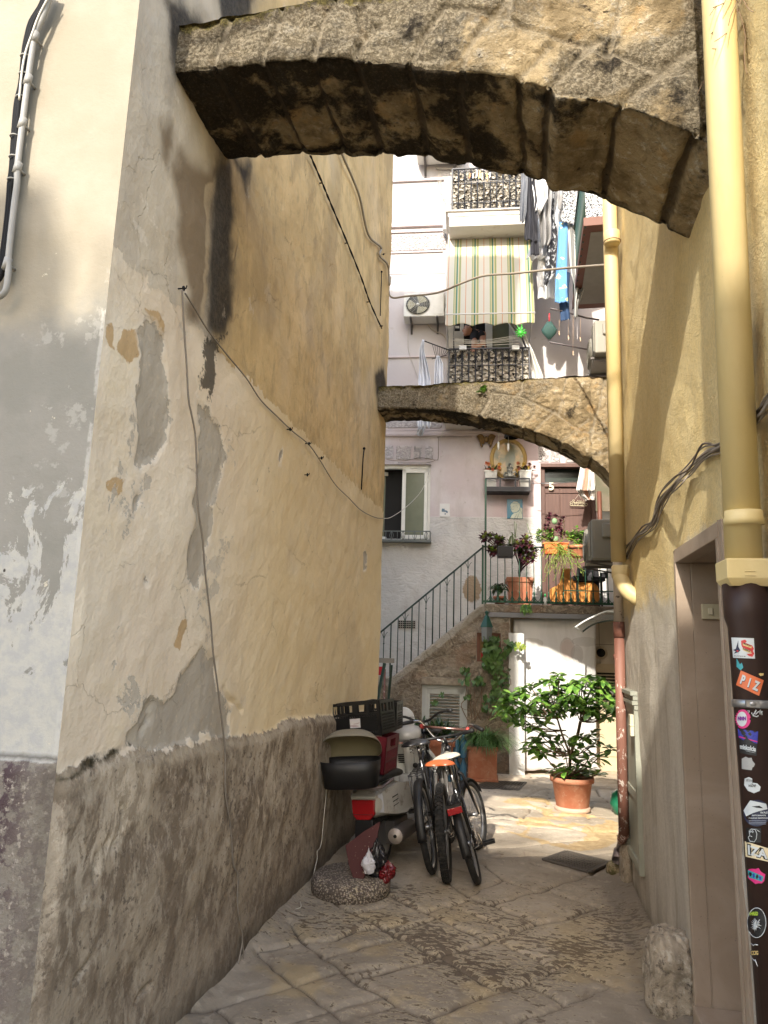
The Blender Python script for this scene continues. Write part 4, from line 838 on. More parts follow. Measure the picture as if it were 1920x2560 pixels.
oo = .97; q0 = F('Z3', 449, 1048, oo); q1 = F('Z3', 1028, 1046, oo); zq = (q0.z+q1.z)/2; zv = Fz('Z3', 700, 1128, oo)
def awf(U, W):
    fb = np.clip(W/.86, 0, 1); vv = np.clip((W-.86)/.14, 0, 1)
    sT0, sT1 = r0.x+.06, r1.x-.03; s = (sT0+(sT1-sT0)*U)*(1-fb)+(q0.x+(q1.x-q0.x)*U)*fb
    y = -(.20+(oo-.20)*fb**.8); z = (zr-.05)*(1-fb)+zq*fb
    sc_ = .035*(1-np.abs(np.cos(U*PI*4.5+.6))); z = z-(zq-zv)*vv+ .045*np.abs(np.cos(U*PI*4.0+.9))*vv
    y = y+.008*np.sin(U*22)*vv+.01*fbm(s*2, z*2, 0, 2, 5)*fb
    return s, y, z, dict(u=U)
fo = gridmesh('fabric', 90, 60, awf, M('awning_fabric'), aw); fo.modifiers.new('s', 'SOLIDIFY').thickness = .003
MB().tube([(q0.x-.01, -oo, zq), (q1.x+.01, -oo, zq)], .012, 8).build('bottom_bar', M('white'), aw)
arm = MB(); 
for s in (q0.x+.02, q1.x-.02): arm.tube([(s, -oo, zq), (s, -.02, b1zt+.3)], .01, 6)
arm.build('arm', M('white'), aw)
# ---- air conditioners
def ac_unit(name_label, group=None):
    """outdoor unit, front faces -y, width along x .80, depth .30, height .56, origin at bottom centre of the back"""
    r = thing('air_conditioner', name_label, 'air conditioner', group=group); W, D_, H = .80, .29, .56
    b = MB(); b.bb((-W/2, -D_, 0), (W/2, 0, H)); bo = b.build('casing', M('ac_white', col=(.62, .61, .56), rough=.45), r, bevel=.018)
    cx = -.12; f = MB(); f.lathe([(.235, -D_-.012), (.25, -D_-.004), (.25, -D_+.002)], (cx, 0, H/2), 'Y', 32, caps=False)
    f.build('fan_ring', M('ac_white'), r)
    MB().lathe([(.232, -D_-.002), (.232, -D_-.0005)], (cx, 0, H/2), 'Y', 32).build('fan_well', M('fanwell', col=(.10, .10, .09), rough=.6), r)
    g = MB()
    for i in range(1, 7): g.tube([(cx+.235*i/7*math.cos(q*PI/16), -D_-.014, H/2+.235*i/7*math.sin(q*PI/16)) for q in range(32)], .002, 4, closed=True)
    for i in range(12): g.tube([(cx, -D_-.015, H/2), (cx+.235*math.cos(i*PI/6), -D_-.012, H/2+.235*math.sin(i*PI/6))], .002, 4)
    g.lathe([(.03, -D_-.018), (.03, -D_-.01)], (cx, 0, H/2), 'Y', 12); g.build('fan_grille', M('ac_white'), r)
    bl = MB()
    for k in range(3):
        q0 = k*2*PI/3+.4; pts = []
        for i in range(7): q = q0+i*.22; pts.append((q, .21-.02*abs(i-3)/3))
        vs = [(cx+.04*math.cos(q0+.3), -D_-.004, H/2+.04*math.sin(q0+.3))]+[(cx+rr*math.cos(q), -D_-.0045-.004*(i/6), H/2+rr*math.sin(q)) for i, (q, rr) in enumerate(pts)]
        bl.add(vs, [tuple(range(len(vs)))])
    bl.build('fan_blades', M('fanblade', col=(.36, .34, .24), rough=.5), r)
    MB().bb((.19, -D_-.006, .05), (.37, -D_, H-.03)).build('service_panel', M('ac_white'), r, bevel=.004)
    s = MB(); s.bb((W/2, -D_+.05, .30), (W/2+.03, -.05, .50)); s.bb((W/2, -D_+.10, .04), (W/2+.055, -.06, .26)); sc_ = s.build('valve_cover', M('ac_white'), r, bevel=.015)
    MB().bb((W/2+.055, -D_+.12, .12), (W/2+.058, -.08, .20)).build('rating_label', M('label_paper', col=(.62, .64, .66), rough=.5), r)
    for x in (-.26, .26):
        br = MB(); br.bb((x-.02, -D_-.02, -.03), (x+.02, .05, -.001)); br.bb((x-.02, .02, -.22), (x+.02, .05, -.001)); br.beam((x, -D_, -.03), (x, .035, -.2), .02, .02)
        br.build('bracket', M('bracket_iron', col=(.09, .08, .075), rough=.6), r)
    return r
ac1 = ac_unit('white air conditioner with a round fan grille left of the striped awning')
a = F('Z3', 178, 1070, .32); b = F('Z3', 445, 910, .32); k = (b.x-a.x)/.80
ac1.matrix_world = FM @ Matrix.Translation(((a.x+b.x)/2, -.04, a.z)) @ Matrix.Diagonal((k, 1, (b.z-a.z)/.56, 1))
ac3 = copy_tree(ac1); ac3['label'] = 'white air conditioner high on the pink house, mostly hidden by the near arch'; a = F('Z3', 255, 20, .32); ac3.matrix_world = FM @ Matrix.Translation((a.x+.42, -.04, a.z)) @ Matrix.Diagonal((1, 1, 1, 1))
# side-on units fixed to the neighbouring house on the right: their backs are at x = XS
XS = 1.52
def place_side_ac(o, k, u0, v0, u1, v1, yy):
    p = onY(k, u0, v1, yy); q = onY(k, u1, v0, yy); h = (q.z-p.z)
    o.matrix_world = Matrix.Translation((XS, yy+.48, p.z)) @ Matrix.Rotation(-PI/2, 4, 'Z') @ Matrix.Diagonal((1.15, (XS-.02-p.x)/.30*1.0, h/.56, 1))
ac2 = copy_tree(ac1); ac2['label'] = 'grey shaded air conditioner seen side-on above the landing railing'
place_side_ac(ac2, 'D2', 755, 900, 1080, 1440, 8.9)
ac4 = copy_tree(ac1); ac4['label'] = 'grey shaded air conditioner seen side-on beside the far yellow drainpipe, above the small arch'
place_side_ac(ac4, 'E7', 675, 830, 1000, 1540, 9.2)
# ---- neighbouring house on the right of the courtyard
nb = thing('side_house', 'shaded house on the right of the courtyard with a balcony above the drainpipe', 'house', (XS, 11, 0))
h = MB(); h.bb((XS, YE+.01, -.3), (4, 12, 8.2)); 
adopt(nb, h.build('wall', M('plainwall')))
p = [onY('Z3', 1390, 1030, 10.9), onY('Z3', 1345, 460, 8.6)]; zb_ = (p[0].z+p[1].z)/2
bs = MB(); x0 = min(p[0].x, p[1].x); bs.bb((x0, 8.6, zb_), (XS+.2, 10.9, zb_+.12)); adopt(nb, bs.build('balcony', M('brownpaint', col=(.13, .045, .025), rough=.6), bevel=.005))
bs = MB(); bs.bb((x0+.10, 8.75, zb_-.012), (XS+.2, 10.72, zb_-.002)); adopt(nb, bs.build('balcony_underside', M('greypaint', col=(.24, .225, .20), rough=.9)))
bs = MB()
for i in range(14): y = 8.62+i*.17; bs.tube([(x0+.02, y, zb_-.02), (x0+.02, y, zb_+1.0)], .01, 5)
bs.bb((x0, 8.6, zb_+1.0), (x0+.04, 10.9, zb_+1.03)); adopt(nb, bs.build('balcony_railing', M('dark_green_iron')))
# tarpaulined panel hanging low behind the far pipe
p = onY('N3', 510, 880, 9.6); q = onY('N3', 860, 1750, 9.6)
bs = MB(); bs.bb((p.x, 9.6, q.z), (XS, 9.64, p.z)); adopt(nb, bs.build('wall_board', M('tarp', lambda t: dict(col=t.mix(t.noise(3, 5, .6, sc=(1, 1, 2)).step(.4, .6), (.10, .095, .06), (.15, .12, .085)), rough=.85))))
p2 = onY('N3', 595, 1755, 9.8); q2 = onY('N3', 860, 1915, 9.8); bs = MB(); bs.bb((p2.x, 9.75, q2.z-.6), (XS, 9.80, p2.z)); adopt(nb, bs.build('white_boards', M('white')))
bs = MB(); bs.tube([(p.x+.04, 9.55, q.z-.6), (p.x+.04, 9.55, q.z+.25)], .028, 8); adopt(nb, bs.build('brown_post', M('brownpaint')))
# ================================================================== drainpipes
def m_ypipe(t):
    x, y, z = t.sep(); a = t.noise(3, 5, .6, sc=(1, 1, .25)); f = t.noise(40, 3)
    c = t.mix(a.step(.35, .65), (.58, .455, .21), (.64, .52, .28)); c = t.mix(t.noise(9, 6, .75, sc=(1, 1, .3)).step(.60, .70)*.4, c, (.44, .34, .19)); c = t.mix(t.noise(22, 6, .75, sc=(1, 1, .5), off=3).step(.69, .71)*.7, c, (.30, .22, .13))
    return dict(col=c, rough=.5, h=f, bs=.08)
M('yellow_pipe', m_ypipe)
M('dark_pipe', lambda t: dict(col=t.mix(t.noise(8, 6, .75, sc=(1, 1, .5)).step(.62, .70)*.8, (.028, .014, .011), (.11, .075, .06)), rough=.5, h=t.noise(20, 4), bs=.15), spec=.3)
M('rust_pipe', lambda t: dict(col=t.mix(((t.noise(26, 5, .7, 1.0, sc=(1, 1, .55))-.5)+t.sep()[2].step(1.9, .25)*.10).step(.155, .175), t.mix(t.noise(5, 5, .6, sc=(1, 1, .3)).step(.4, .62), (.155, .062, .042), (.23, .105, .075)), (.62, .53, .47)), rough=.6, h=t.noise(40, 4), bs=.2))
M('steel', col=(.30, .30, .31), rough=.35, metal=.8)
def raycyl(k, u, v, a, b, r):
    """where the sight line through a crop pixel meets the cylinder a-b of radius r"""
    o = C0; d = ray(k, u, v).normalized(); ax = (b-a).normalized(); w0 = o-a
    dp = d-ax*d.dot(ax); wp = w0-ax*w0.dot(ax); A = dp.dot(dp); B = dp.dot(wp); Cc = wp.dot(wp)-r*r; q = B*B-A*Cc
    t = (-B-math.sqrt(max(q, 0)))/A; return o+d*t
PX = .635
at_, ab_ = onX('A', 1552, 0, PX), onX('Z7', 1242, 340, PX)
top_ = at_+(at_-ab_)*1.0; PR = .051
dp = thing('drainpipe', 'yellow drainpipe nearest the camera, ending in a dark lower pipe covered with stickers', 'drainpipe', (PX, ab_.y, 0))
m_ = MB(); m_.tube([top_, ab_], PR, 28); ad = (at_-ab_).normalized()
cq = onX('Z7', 1242, 8, PX); m_.tube([cq-ad*.012, cq+ad*.006, cq+ad*.012, cq+ad*.03], [PR+.004, PR+.004, PR+.001, PR], 28)
adopt(dp, m_.build('upper_pipe', M('yellow_pipe')))
hz0 = onX('Z7', 1250, 350, PX); hz1 = onX('Z7', 1250, 585, PX); c = (hz0+hz1)/2; hh = hz0.z-hz1.z
m_ = MB(); w_ = .062; oc = [(-w_, hh/2), (w_, hh/2), (w_, -hh*.25), (w_*.72, -hh*.5), (-w_*.72, -hh*.5), (-w_, -hh*.25)]
prof = []
lay = [(hh/2, w_), (hh/2-.004, w_+.002), (-hh*.22, w_+.002), (-hh*.36, w_*.93), (-hh*.5, w_*.80)]
vs = []
for zz, ww in lay: vs += [(c.x+sx*ww, c.y+sy*ww, c.z+zz) for sx, sy in ((-1, -1), (1, -1), (1, 1), (-1, 1))]
fs = [(0, 1, 2, 3)]+[(i*4+k, i*4+(k+1) % 4, i*4+4+(k+1) % 4, i*4+4+k) for i in range(len(lay)-1) for k in range(4)]+[(16, 17, 18, 19)]
m_.add(vs, fs); m_.bb((c.x-.018, c.y-w_-.005, c.z+.0), (c.x+.012, c.y-w_-.002, c.z+.003)); m_.bb((c.x-.018, c.y-w_-.005, c.z-.012), (c.x+.012, c.y-w_-.002, c.z-.009))
adopt(dp, m_.build('hopper', M('yellow_pipe'), bevel=.006))
la, lb = onX('Z7', 1250, 560, PX), onX('Z8', 1498, 1500, PX); lb = la+(lb-la)*1.0; lo_ = lb+(lb-la)*.45; lo_.z = max(lo_.z, -.02)
lb = lo_; ax_ = (lb-la).normalized(); LR = .058
jz = onX('Z7', 1275, 900, PX)
tj = (jz-la).dot(ax_)
m_ = MB(); m_.tube([la, la+ax_*(tj-.02), la+ax_*(tj+.012), lb], [LR+.004, LR+.004, LR-.004, LR-.004], 28)
low = m_.build('lower_pipe', M('dark_pipe')); LR -= .004
adopt(dp, low)
cl = onX('Z7', 1310, 1590, PX); tt = (cl-la).dot(ax_); m_ = MB()
m_.tube([la+ax_*(tt-.011), la+ax_*(tt-.008), la+ax_*(tt+.008), la+ax_*(tt+.011)], [LR+.002, LR+.005, LR+.005, LR+.002], 28)
q = raycyl('Z7', 1318, 1590, la, lb, LR+.006); m_.ell(q, (.012, .008, .009), 10, 6); m_.box(q+Vector((.0, -.0, 0)), (.035, .01, .018))
adopt(dp, m_.build('clamp', M('steel')))
SK = []
def warp(me_v, k, quad):
    """bend flat (u, v in 0..1, lift) vertices on to the lower pipe inside a crop-space quad (tl, tr, br, bl)"""
    out = []
    for u, v, l in me_v:
        tl, tr, br, bl = quad
        a = [tl[i]*(1-u)+tr[i]*u for i in (0, 1)]; b = [bl[i]*(1-u)+br[i]*u for i in (0, 1)]
        px_ = [a[i]*(1-v)+b[i]*v for i in (0, 1)]; out.append(raycyl(k, px_[0], px_[1], la, lb, LR+.0008+l))
    return out
def st_poly(k, quad, poly, mat, lift=0, name='sticker', sub=10, parent=None):
    bm = bmesh.new(); vs = [bm.verts.new((u, v, lift)) for u, v in poly]; f = bm.faces.new(vs)
    bmesh.ops.triangulate(bm, faces=[f])
    bmesh.ops.subdivide_edges(bm, edges=bm.edges, cuts=sub if len(poly) < 6 else 2, use_grid_fill=True)
    w_ = warp([tuple(v.co) for v in bm.verts], k, quad)
    for v, p_ in zip(bm.verts, w_): v.co = p_
    me = bpy.data.meshes.new(name); bm.to_mesh(me); bm.free(); o = link(name, me, mat)
    if parent is not None: adopt(parent, o)
    return o
def st_text(k, quad, body, mat, rect, lift=.0012, parent=None, bold=0, shear=0, rot=0):
    c_ = bpy.data.curves.new('t', 'FONT'); c_.body = body; c_.size = 1; c_.offset = bold; c_.shear = shear; o = bpy.data.objects.new('t', c_); COL.objects.link(o)
    me = bpy.data.meshes.new_from_object(o.evaluated_get(bpy.context.evaluated_depsgraph_get())); bpy.data.objects.remove(o); me.name = 'lettering'
    co = np.array([v.co[:] for v in me.vertices]); mn, mx = co.min(0), co.max(0); u0, v0, u1, v1 = rect; L = []
    for x, y, _ in co:
        a = (x-mn[0])/(mx[0]-mn[0]); b = 1-(y-mn[1])/(mx[1]-mn[1]); L.append((u0+(u1-u0)*a, v0+(v1-v0)*b+rot*(a-.5), lift))
    for v, p_ in zip(me.vertices, warp(L, k, quad)): v.co = p_
    o = link('lettering', me, mat)
    if parent is not None: adopt(parent, o)
    return o
def blob(cx, cy, rx, ry, n=20, j=0, seed=1, spikes=0):
    r = random.Random(seed); return [(cx+(rx*(1+(j*r.uniform(-1, 1))+(spikes*(1 if i % 2 else -1))))*math.cos(2*PI*i/n), cy+(ry*(1+(j*r.uniform(-1, 1))+(spikes*(1 if i % 2 else -1))))*math.sin(2*PI*i/n)) for i in range(n)]
SQ = [(0, 0), (1, 0), (1, 1), (0, 1)]
def cm(n, c, r=.4): return M('ink_'+n, col=c, rough=r)
WHT, BLK, RED, ORG, NAV = cm('white', (.50, .53, .54)), cm('black', (.008, .008, .01)), cm('red', (.5, .03, .03)), cm('orange', (.62, .14, .045)), cm('navy', (.012, .015, .045))
YEL, MAG, TEA, BLU, PUR = cm('yellow', (.62, .45, .18)), cm('magenta', (.55, .02, .16)), cm('teal', (.03, .26, .30)), cm('blue', (.02, .03, .28)), cm('purple', (.16, .03, .22))
def sticker(k, quad, poly, mat, label, **kw):
    return tag(st_poly(k, quad, poly, mat, name='sticker', **kw), label, 'sticker', 'stickers on the dark lower drainpipe')
q = [(1135,1015),(1330,1022),(1340,1198),(1150,1190)]; s = sticker('Z7', q, SQ, WHT, 'white square sticker with a red ribbon and a swallow, topmost on the dark pipe')
RB = [(.42,.14),(.60,.08),(.68,.16),(.60,.24),(.9,.36),(.98,.52),(.92,.62),(.98,.76),(.88,.92),(.72,.88),(.62,.78),(.78,.84),(.86,.76),(.8,.62),(.46,.48),(.42,.36)]
st_poly('Z7', q, RB, RED, .0004, 'ribbon', parent=s); st_poly('Z7', q, [(.50,.25),(.88,.40),(.86,.50),(.48,.36)], YEL, .0008, 'banner', parent=s); st_poly('Z7', q, [(.46,.50),(.84,.66),(.82,.76),(.45,.60)], YEL, .0008, 'banner', parent=s)
st_text('Z7', q, 'MARIA', BLK, (.52,.28,.84,.38), parent=s, rot=.12, bold=.02); st_text('Z7', q, 'RIBERA', BLK, (.48,.54,.81,.64), parent=s, rot=.13, bold=.02); st_text('Z7', q, 'BALASTERAS', BLK, (.06,.88,.48,.93), parent=s, bold=.02); st_poly('Z7', q, blob(.54, .91, .025, .03), BLK, .0006, 'dot', parent=s)
st_poly('Z7', q, [(.02,.62),(.16,.55),(.30,.12),(.28,.45),(.24,.60),(.36,.62),(.26,.72),(.05,.80),(.14,.68)], NAV, .0006, 'swallow', parent=s); st_poly('Z7', q, blob(.22, .66, .05, .035), RED, .0009, 'breast', parent=s)
sticker('Z7', [(1180,1195),(1245,1195),(1245,1300),(1180,1300)], [(0,0),(.45,.5),(.7,.35),(.9,.75),(.55,1),(.2,.8),(.0,.7)], TEA, 'torn teal flame-shaped sticker between the ribbon sticker and the orange sticker')
q = [(1217,1300),(1415,1385),(1375,1520),(1175,1425)]; s = sticker('Z7', q, SQ, ORG, 'orange tilted sticker with big white letters PIZ')
for off, mm_, l in ((.018, BLK, .0006), (0, WHT, .0012)): st_text('Z7', q, 'P  I  Z', mm_, (.12+off, .20+off*2, .90+off, .80+off*2), lift=l, parent=s, bold=.05)
sticker('Z7', [(1372,1320),(1420,1320),(1420,1350),(1372,1350)], blob(.5,.5,.45,.45,9,.3,3), YEL, 'scrap of yellowed torn sticker right above the orange sticker')
q = [(1165,1640),(1300,1640),(1300,1800),(1165,1800)]; s = sticker('Z7', q, blob(.5,.5,.47,.47,44,spikes=.10), MAG, 'round magenta sun sticker with a white centre lettered NMN', sub=2)
st_poly('Z7', q, blob(.45,.5,.33,.40,24), WHT, .0005, 'disc', parent=s); st_text('Z7', q, 'NMN', PUR, (.18,.36,.72,.58), parent=s, bold=.08)
sc_ = [[(1275,1650),(1290,1648),(1285,1668)],[(1310,1665),(1320,1690),(1345,1655),(1350,1640),(1335,1670),(1345,1680),(1365,1660),(1375,1655)],[(1375,1660),(1385,1640),(1383,1680)],[(1378,1665),(1405,1655)],[(1395,1650),(1400,1685)],[(1320,1690),(1355,1700),(1370,1690)]]
m_ = MB()
for l in sc_: m_.tube([raycyl('Z7', u, v, la, lb, LR+.0008) for u, v in l], .0016, 4)
sg_ = tag(m_.build('scribble', WHT), 'pale handwritten scribble beside the round magenta sticker', 'graffiti')
q = [(1190,1803),(1367,1828),(1352,2040),(1208,2012)]; s = sticker('Z7', q, SQ, BLK, 'black rectangular sticker lettered miskolcia under a blue and purple sky')
st_poly('Z7', q, [(0,0),(1,0),(1,.50),(.75,.47),(.62,.52),(.5,.38),(.42,.34),(.3,.46),(.15,.42),(0,.36)], BLU, .0004, 'sky', parent=s); st_poly('Z7', q, [(.03,.30),(1,.40),(1,.44),(.03,.35)], MAG, .0008, 'stripe', parent=s)
st_poly('Z7', q, [(.25,.46),(.42,.30),(.52,.36),(.64,.50),(.75,.46),(1,.53),(1,.6),(.2,.6)], BLK, .0011, 'mountain', parent=s); st_text('Z7', q, 'miskolcia', WHT, (.04,.62,.94,.83), parent=s, lift=.0016, bold=.035); st_poly('Z7', q, [(.35,.86),(.93,.88),(.93,.89),(.35,.87)], WHT, .0008, 'rule', parent=s)
sticker('Z7', [(1225,2045),(1340,2045),(1340,2162),(1225,2162)], [(0,.15),(.3,0),(.5,.1),(.75,.08),(.8,.3),(1,.55),(.9,.75),(.8,.8),(.75,1),(.3,.95),(0,.9)], cm('grey', (.30,.30,.29)), 'torn blank grey sticker below the miskolcia sticker')
q = [(1243,78),(1388,78),(1388,218),(1243,218)]; s = sticker('Z8', q, [(.05,.1),(.3,0),(.5,.1),(.5,.35),(.8,.4),(1,.6),(.95,.85),(.6,1),(.25,.85),(.02,.5)], WHT, 'white bean-shaped sticker with black scrawled letters'); st_text('Z8', q, 'vibe', BLK, (.28,.38,.72,.62), parent=s, shear=.3); st_text('Z8', q, 'Wire', BLK, (.12,.10,.48,.30), parent=s, shear=.3)
q = [(1240,275),(1470,275),(1470,505),(1240,505)]; s = sticker('Z8', q, blob(.5,.5,.5,.5,28), NAV, 'round navy sticker half covered by a torn white scrap'); st_poly('Z8', q, [(0,.4),(.25,.02),(.85,.15),(.9,.35),(.6,.42),(.35,.5),(.1,.62)], WHT, .0006, 'torn_scrap', parent=s); st_poly('Z8', q, [(.3,.25),(.6,.22),(.75,.32),(.5,.3)], BLK, .001, 'ink', parent=s)
st_text('Z8', q, 'WASÌ', WHT, (.62,.42,.92,.52), parent=s, bold=.02); st_text('Z8', q, 'RISTORANTE', WHT, (.32,.56,.84,.61), parent=s, bold=.03); st_text('Z8', q, 'ITALIANO GIAPPONESE', WHT, (.2,.66,.95,.71), parent=s, bold=.02)
for v_ in (.77, .83, .89): st_poly('Z8', q, [(.2,v_),(.85,v_+.01),(.85,v_+.028),(.2,v_+.02)], cm('faint', (.25,.27,.33)), .0006, 'small_print', parent=s)
q = [(1262,518),(1392,518),(1392,645),(1262,645)]; s = sticker('Z8', q, SQ, BLK, 'black square sticker with a thin white outline drawing and a peeled corner'); st_poly('Z8', q, [(.6,.02),(.98,.3),(.8,.22)], WHT, .003, 'peeled_corner', parent=s)
m_ = MB(); ol = [(.2,.2),(.35,.08),(.6,.1),(.72,.4),(.68,.75),(.55,.95),(.25,.9),(.15,.65),(.25,.5),(.2,.2)]
for l in (ol, [(.3,.2),(.36,.25),(.3,.3),(.25,.25),(.3,.2)], [(.42,.18),(.5,.25),(.44,.32),(.38,.26),(.42,.18)], [(.3,.55),(.4,.6)]): m_.tube(warp([(a_, b_, .0004) for a_, b_ in l], 'Z8', q), .0011, 4)
adopt(s, m_.build('outline', WHT))
q = [(1250,632),(1475,700),(1475,815),(1258,765)]; s = sticker('Z8', q, SQ, cm('cream', (.62,.52,.33)), 'long cream sticker with fat outlined letters IZA'); 
for mm_, l, bo in ((BLK, .0006, .13), (WHT, .0012, .03)): st_text('Z8', q, 'IZA', mm_, (.08 if bo > .1 else .11, .10 if bo > .1 else .17, .90 if bo > .1 else .87, .90 if bo > .1 else .83), lift=l, parent=s, bold=bo)
q = [(1266,845),(1425,880),(1415,1012),(1272,985)]; s = sticker('Z8', q, blob(.5,.5,.5,.5,16,.2,5), MAG, 'pink and teal sticker with blue lettering shapes below the cream sticker'); st_poly('Z8', q, [(.05,.25),(.4,.3),(.95,.45),(.9,.8),(.5,.75),(.1,.7)], TEA, .0005, 'teal_band', parent=s)
for i in range(4): st_poly('Z8', q, blob(.2+i*.19, .48+i*.04, .07, .14, 9, .3, i), BLU if i % 2 else BLK, .001, 'letter_shape', parent=s)
q = [(1275,1205),(1440,1205),(1440,1470),(1275,1470)]; s = sticker('Z8', q, blob(.48,.5,.5,.5,30), BLK, 'oval black sticker with a white rim, green letters and a white burst'); m_ = MB(); m_.tube(warp([(a_, b_, .0006) for a_, b_ in blob(.48,.5,.485,.485,30)], 'Z8', q), .001, 4, closed=True)
r = random.Random(3)
for i in range(40): a0 = r.uniform(0, 2*PI); rr = r.uniform(.10, .30); m_.tube(warp([(.45+.04*math.cos(a0), .58+.03*math.sin(a0), .0006), (.45+rr*math.cos(a0), .58+rr*.8*math.sin(a0), .0006)], 'Z8', q), .0009, 3)
adopt(s, m_.build('burst', WHT)); st_text('Z8', q, 'SHRED', cm('lime', (.35,.5,.05)), (.1,.14,.55,.26), parent=s, bold=.04); st_poly('Z8', q, blob(.4,.62,.1,.12,12,.2,8), WHT, .001, 'face', parent=s)
q = [(1300,1575),(1370,1575),(1370,1620),(1300,1620)]; s = sticker('Z8', q, SQ, BLK, 'small black sticker with yellow letters CCIG near the pavement'); st_text('Z8', q, 'CCIG', YEL, (.05,.1,.95,.9), parent=s, bold=.03)
m_ = MB()
for l in ([(1305,1515),(1325,1535),(1340,1525),(1365,1530)], [(1310,1640),(1335,1665),(1340,1655),(1362,1715)]): m_.tube([raycyl('Z8', u, v, la, lb, LR+.0008) for u, v in l], .0013, 4)
tag(m_.build('scribble', WHT), 'white zigzag marks above and below the small yellow-lettered sticker', 'graffiti')
# dried climber caught behind the near pipe
r = random.Random(11); m_ = MB()
for i in range(26):
    p0 = onX('Z2', 1510+r.uniform(-6, 25), r.uniform(-250, 60), .70); pts = [p0]; d = Vector((r.uniform(-.25, -.02), r.uniform(-.55, .35), -1))
    for k in range(6): d = (d+Vector((r.uniform(-.25, .15), r.uniform(-.35, .35), r.uniform(-.1, .1)))).normalized(); pts.append(pts[-1]+d*r.uniform(.03, .06))
    for p_ in pts: p_.x = min(p_.x, .71)
    m_.tube(spline(pts, 3), .0014, 4)
tag(m_.build('dried_climber', M('twig', col=(.20, .13, .08), rough=.9)), 'tangle of dry brown climber twigs hanging behind the near yellow drainpipe', 'dead plant')
# far drainpipe
FX = .635; p0 = onX('L8', 78, 0, FX); p1 = onX('D2', 1170, 1480, FX); mid_ = onX('L8', 110, 1200, FX)
fp = thing('drainpipe', 'yellow drainpipe at the far corner with a bent foot over a brown rusty pipe', 'drainpipe', (FX, p1.y, 0))
dirp = (p0-p1).normalized(); tp_ = onX('Z2', 975, 900, FX); m_ = MB(); m_.tube([tp_+Vector((0, 0, .35)), tp_, p1], .051, 24); q_ = onX('Z2', 985, 1035, FX); m_.tube([q_-dirp*.04, q_-dirp*.03, q_+dirp*.05, q_+dirp*.06], [.051, .058, .058, .051], 24)
e0 = onX('Z7', 175, 430, FX); m_.tube([e0+dirp*.03, e0+dirp*.02, e0-dirp*.05, e0-dirp*.06], [.05, .058, .058, .051], 24); e1 = onX('Z7', 180, 510, FX); e2 = Vector((XR+.02, e1.y-.07, e1.z-.14)); m_.tube(spline([e0-dirp*.03, e1, (e1+e2)/2+Vector((-.01, -.01, -.02)), e2], 5), .051, 20)
adopt(fp, m_.build('upper_pipe', M('yellow_pipe')))
w_ = MB(); w_.tube([q_-dirp*.02+Vector((.06*math.cos(i), .06*math.sin(i), 0)) for i in [k*PI/8 for k in range(16)]], .003, 4, closed=True); adopt(fp, w_.build('wire_tie', M('rust_pipe')))
rx = .665; a_ = onX('E6', 667, -40, rx); b_ = onX('N4', 735, 60, rx); b2_ = onX('N4', 640, 330, rx); 
sp_ = thing('downpipe', 'flaking brown metal pipe with white paint chips at the far corner of the yellow house', 'pipe', (rx, b_.y, 0))
jn = onX('E6', 670, 430, rx); c2 = onX('E6', 672, 855, rx)
m_ = MB(); m_.tube([a_+Vector((0, 0, .4)), jn], .034, 18); adopt(sp_, m_.build('white_section', M('chipped_white', lambda t: dict(col=t.mix(t.noise(16, 5, .7).step(.60, .63), (.52, .47, .41), (.13, .11, .09)), rough=.6)))) 
m_ = MB(); m_.tube([jn, b_], .036, 18); m_.tube([jn+Vector((0, 0, .02)), jn-Vector((0, 0, .09))], .040, 18); m_.tube([c2+Vector((0, 0, .02)), c2-Vector((0, 0, .02))], .040, 18)
m_.tube([b_, b_+(b2_-b_)*.6, b2_], [.036, .034, .022], 14); adopt(sp_, m_.build('brown_section', M('rust_pipe')))
mo = onX('N4', 515, 840, rx-.02); mo = mo+Vector((0, -.03, 0)); m_ = MB(); m_.tube([b2_, onX('N4', 570, 600, rx), mo+Vector((.02, .07, .05)), mo], [.022, .022, .034, .038], 16, cap=False); o = m_.build('spout', M('dull_metal', col=(.22, .18, .18), rough=.45, metal=.4), solid=.004); adopt(sp_, o)
# ================================================================== stones at the feet of the walls
def rock(name, label, c, r, mat, seed, amp=.18, n=48, cut=None):
    c = Vector(c)
    def f(U, W):
        th = W*PI; ph = U*2*PI; x = np.sin(th)*np.cos(ph); y = np.sin(th)*np.sin(ph); z = np.cos(th)
        x, y, z = [np.sign(q)*np.abs(q)**.72 for q in (x, y, z)]
        k = 1+amp*fbm(x*1.6+seed, y*1.6, z*1.6, 4, seed)+.05*fbm(x*7, y*7, z*7, 3, seed+5)
        return c.x+r[0]*x*k, c.y+r[1]*y*k, c.z+r[2]*z*k
    return tag(gridmesh(name, n*2, n, f, mat), label, 'stone')
M('guardstone', lambda t: (lambda a, b, h: dict(col=t.mix(b.step(.50, .60)*.8, t.mix(a.step(.42, .58), (.20, .165, .125), (.42, .36, .285)), (.56, .51, .43)) if 0 else t.mix(h.step(.56, .64)*.8, t.mix(b.step(.52, .60)*.7, t.mix(a.step(.42, .58), (.24, .20, .15), (.38, .32, .245)), (.50, .45, .375)), (.07, .055, .045)), rough=.92, h=a*2+b*1.5, bs=.8, bd=.02))(t.noise(5, 6, .7, .6), t.noise(11, 6, .72, .5, off=4), t.noise(24, 5, .75, off=8)))
rock('guard_stone', 'rounded whitewashed guard stone leaning on the foot of the right wall', (.655, 3.90, .13), (.115, .16, .21), M('guardstone'), 4, .12)
rock('rock', 'small mossy stone under the spout of the brown pipe', (.655, 6.02, .03), (.07, .09, .06), M('mossrock', lambda t: dict(col=t.mix(t.noise(14, 5, .7).step(.42, .6), (.10, .09, .035), (.33, .27, .17)), rough=.95, h=t.noise(30, 5), bs=.7)), 9, .2, 24)
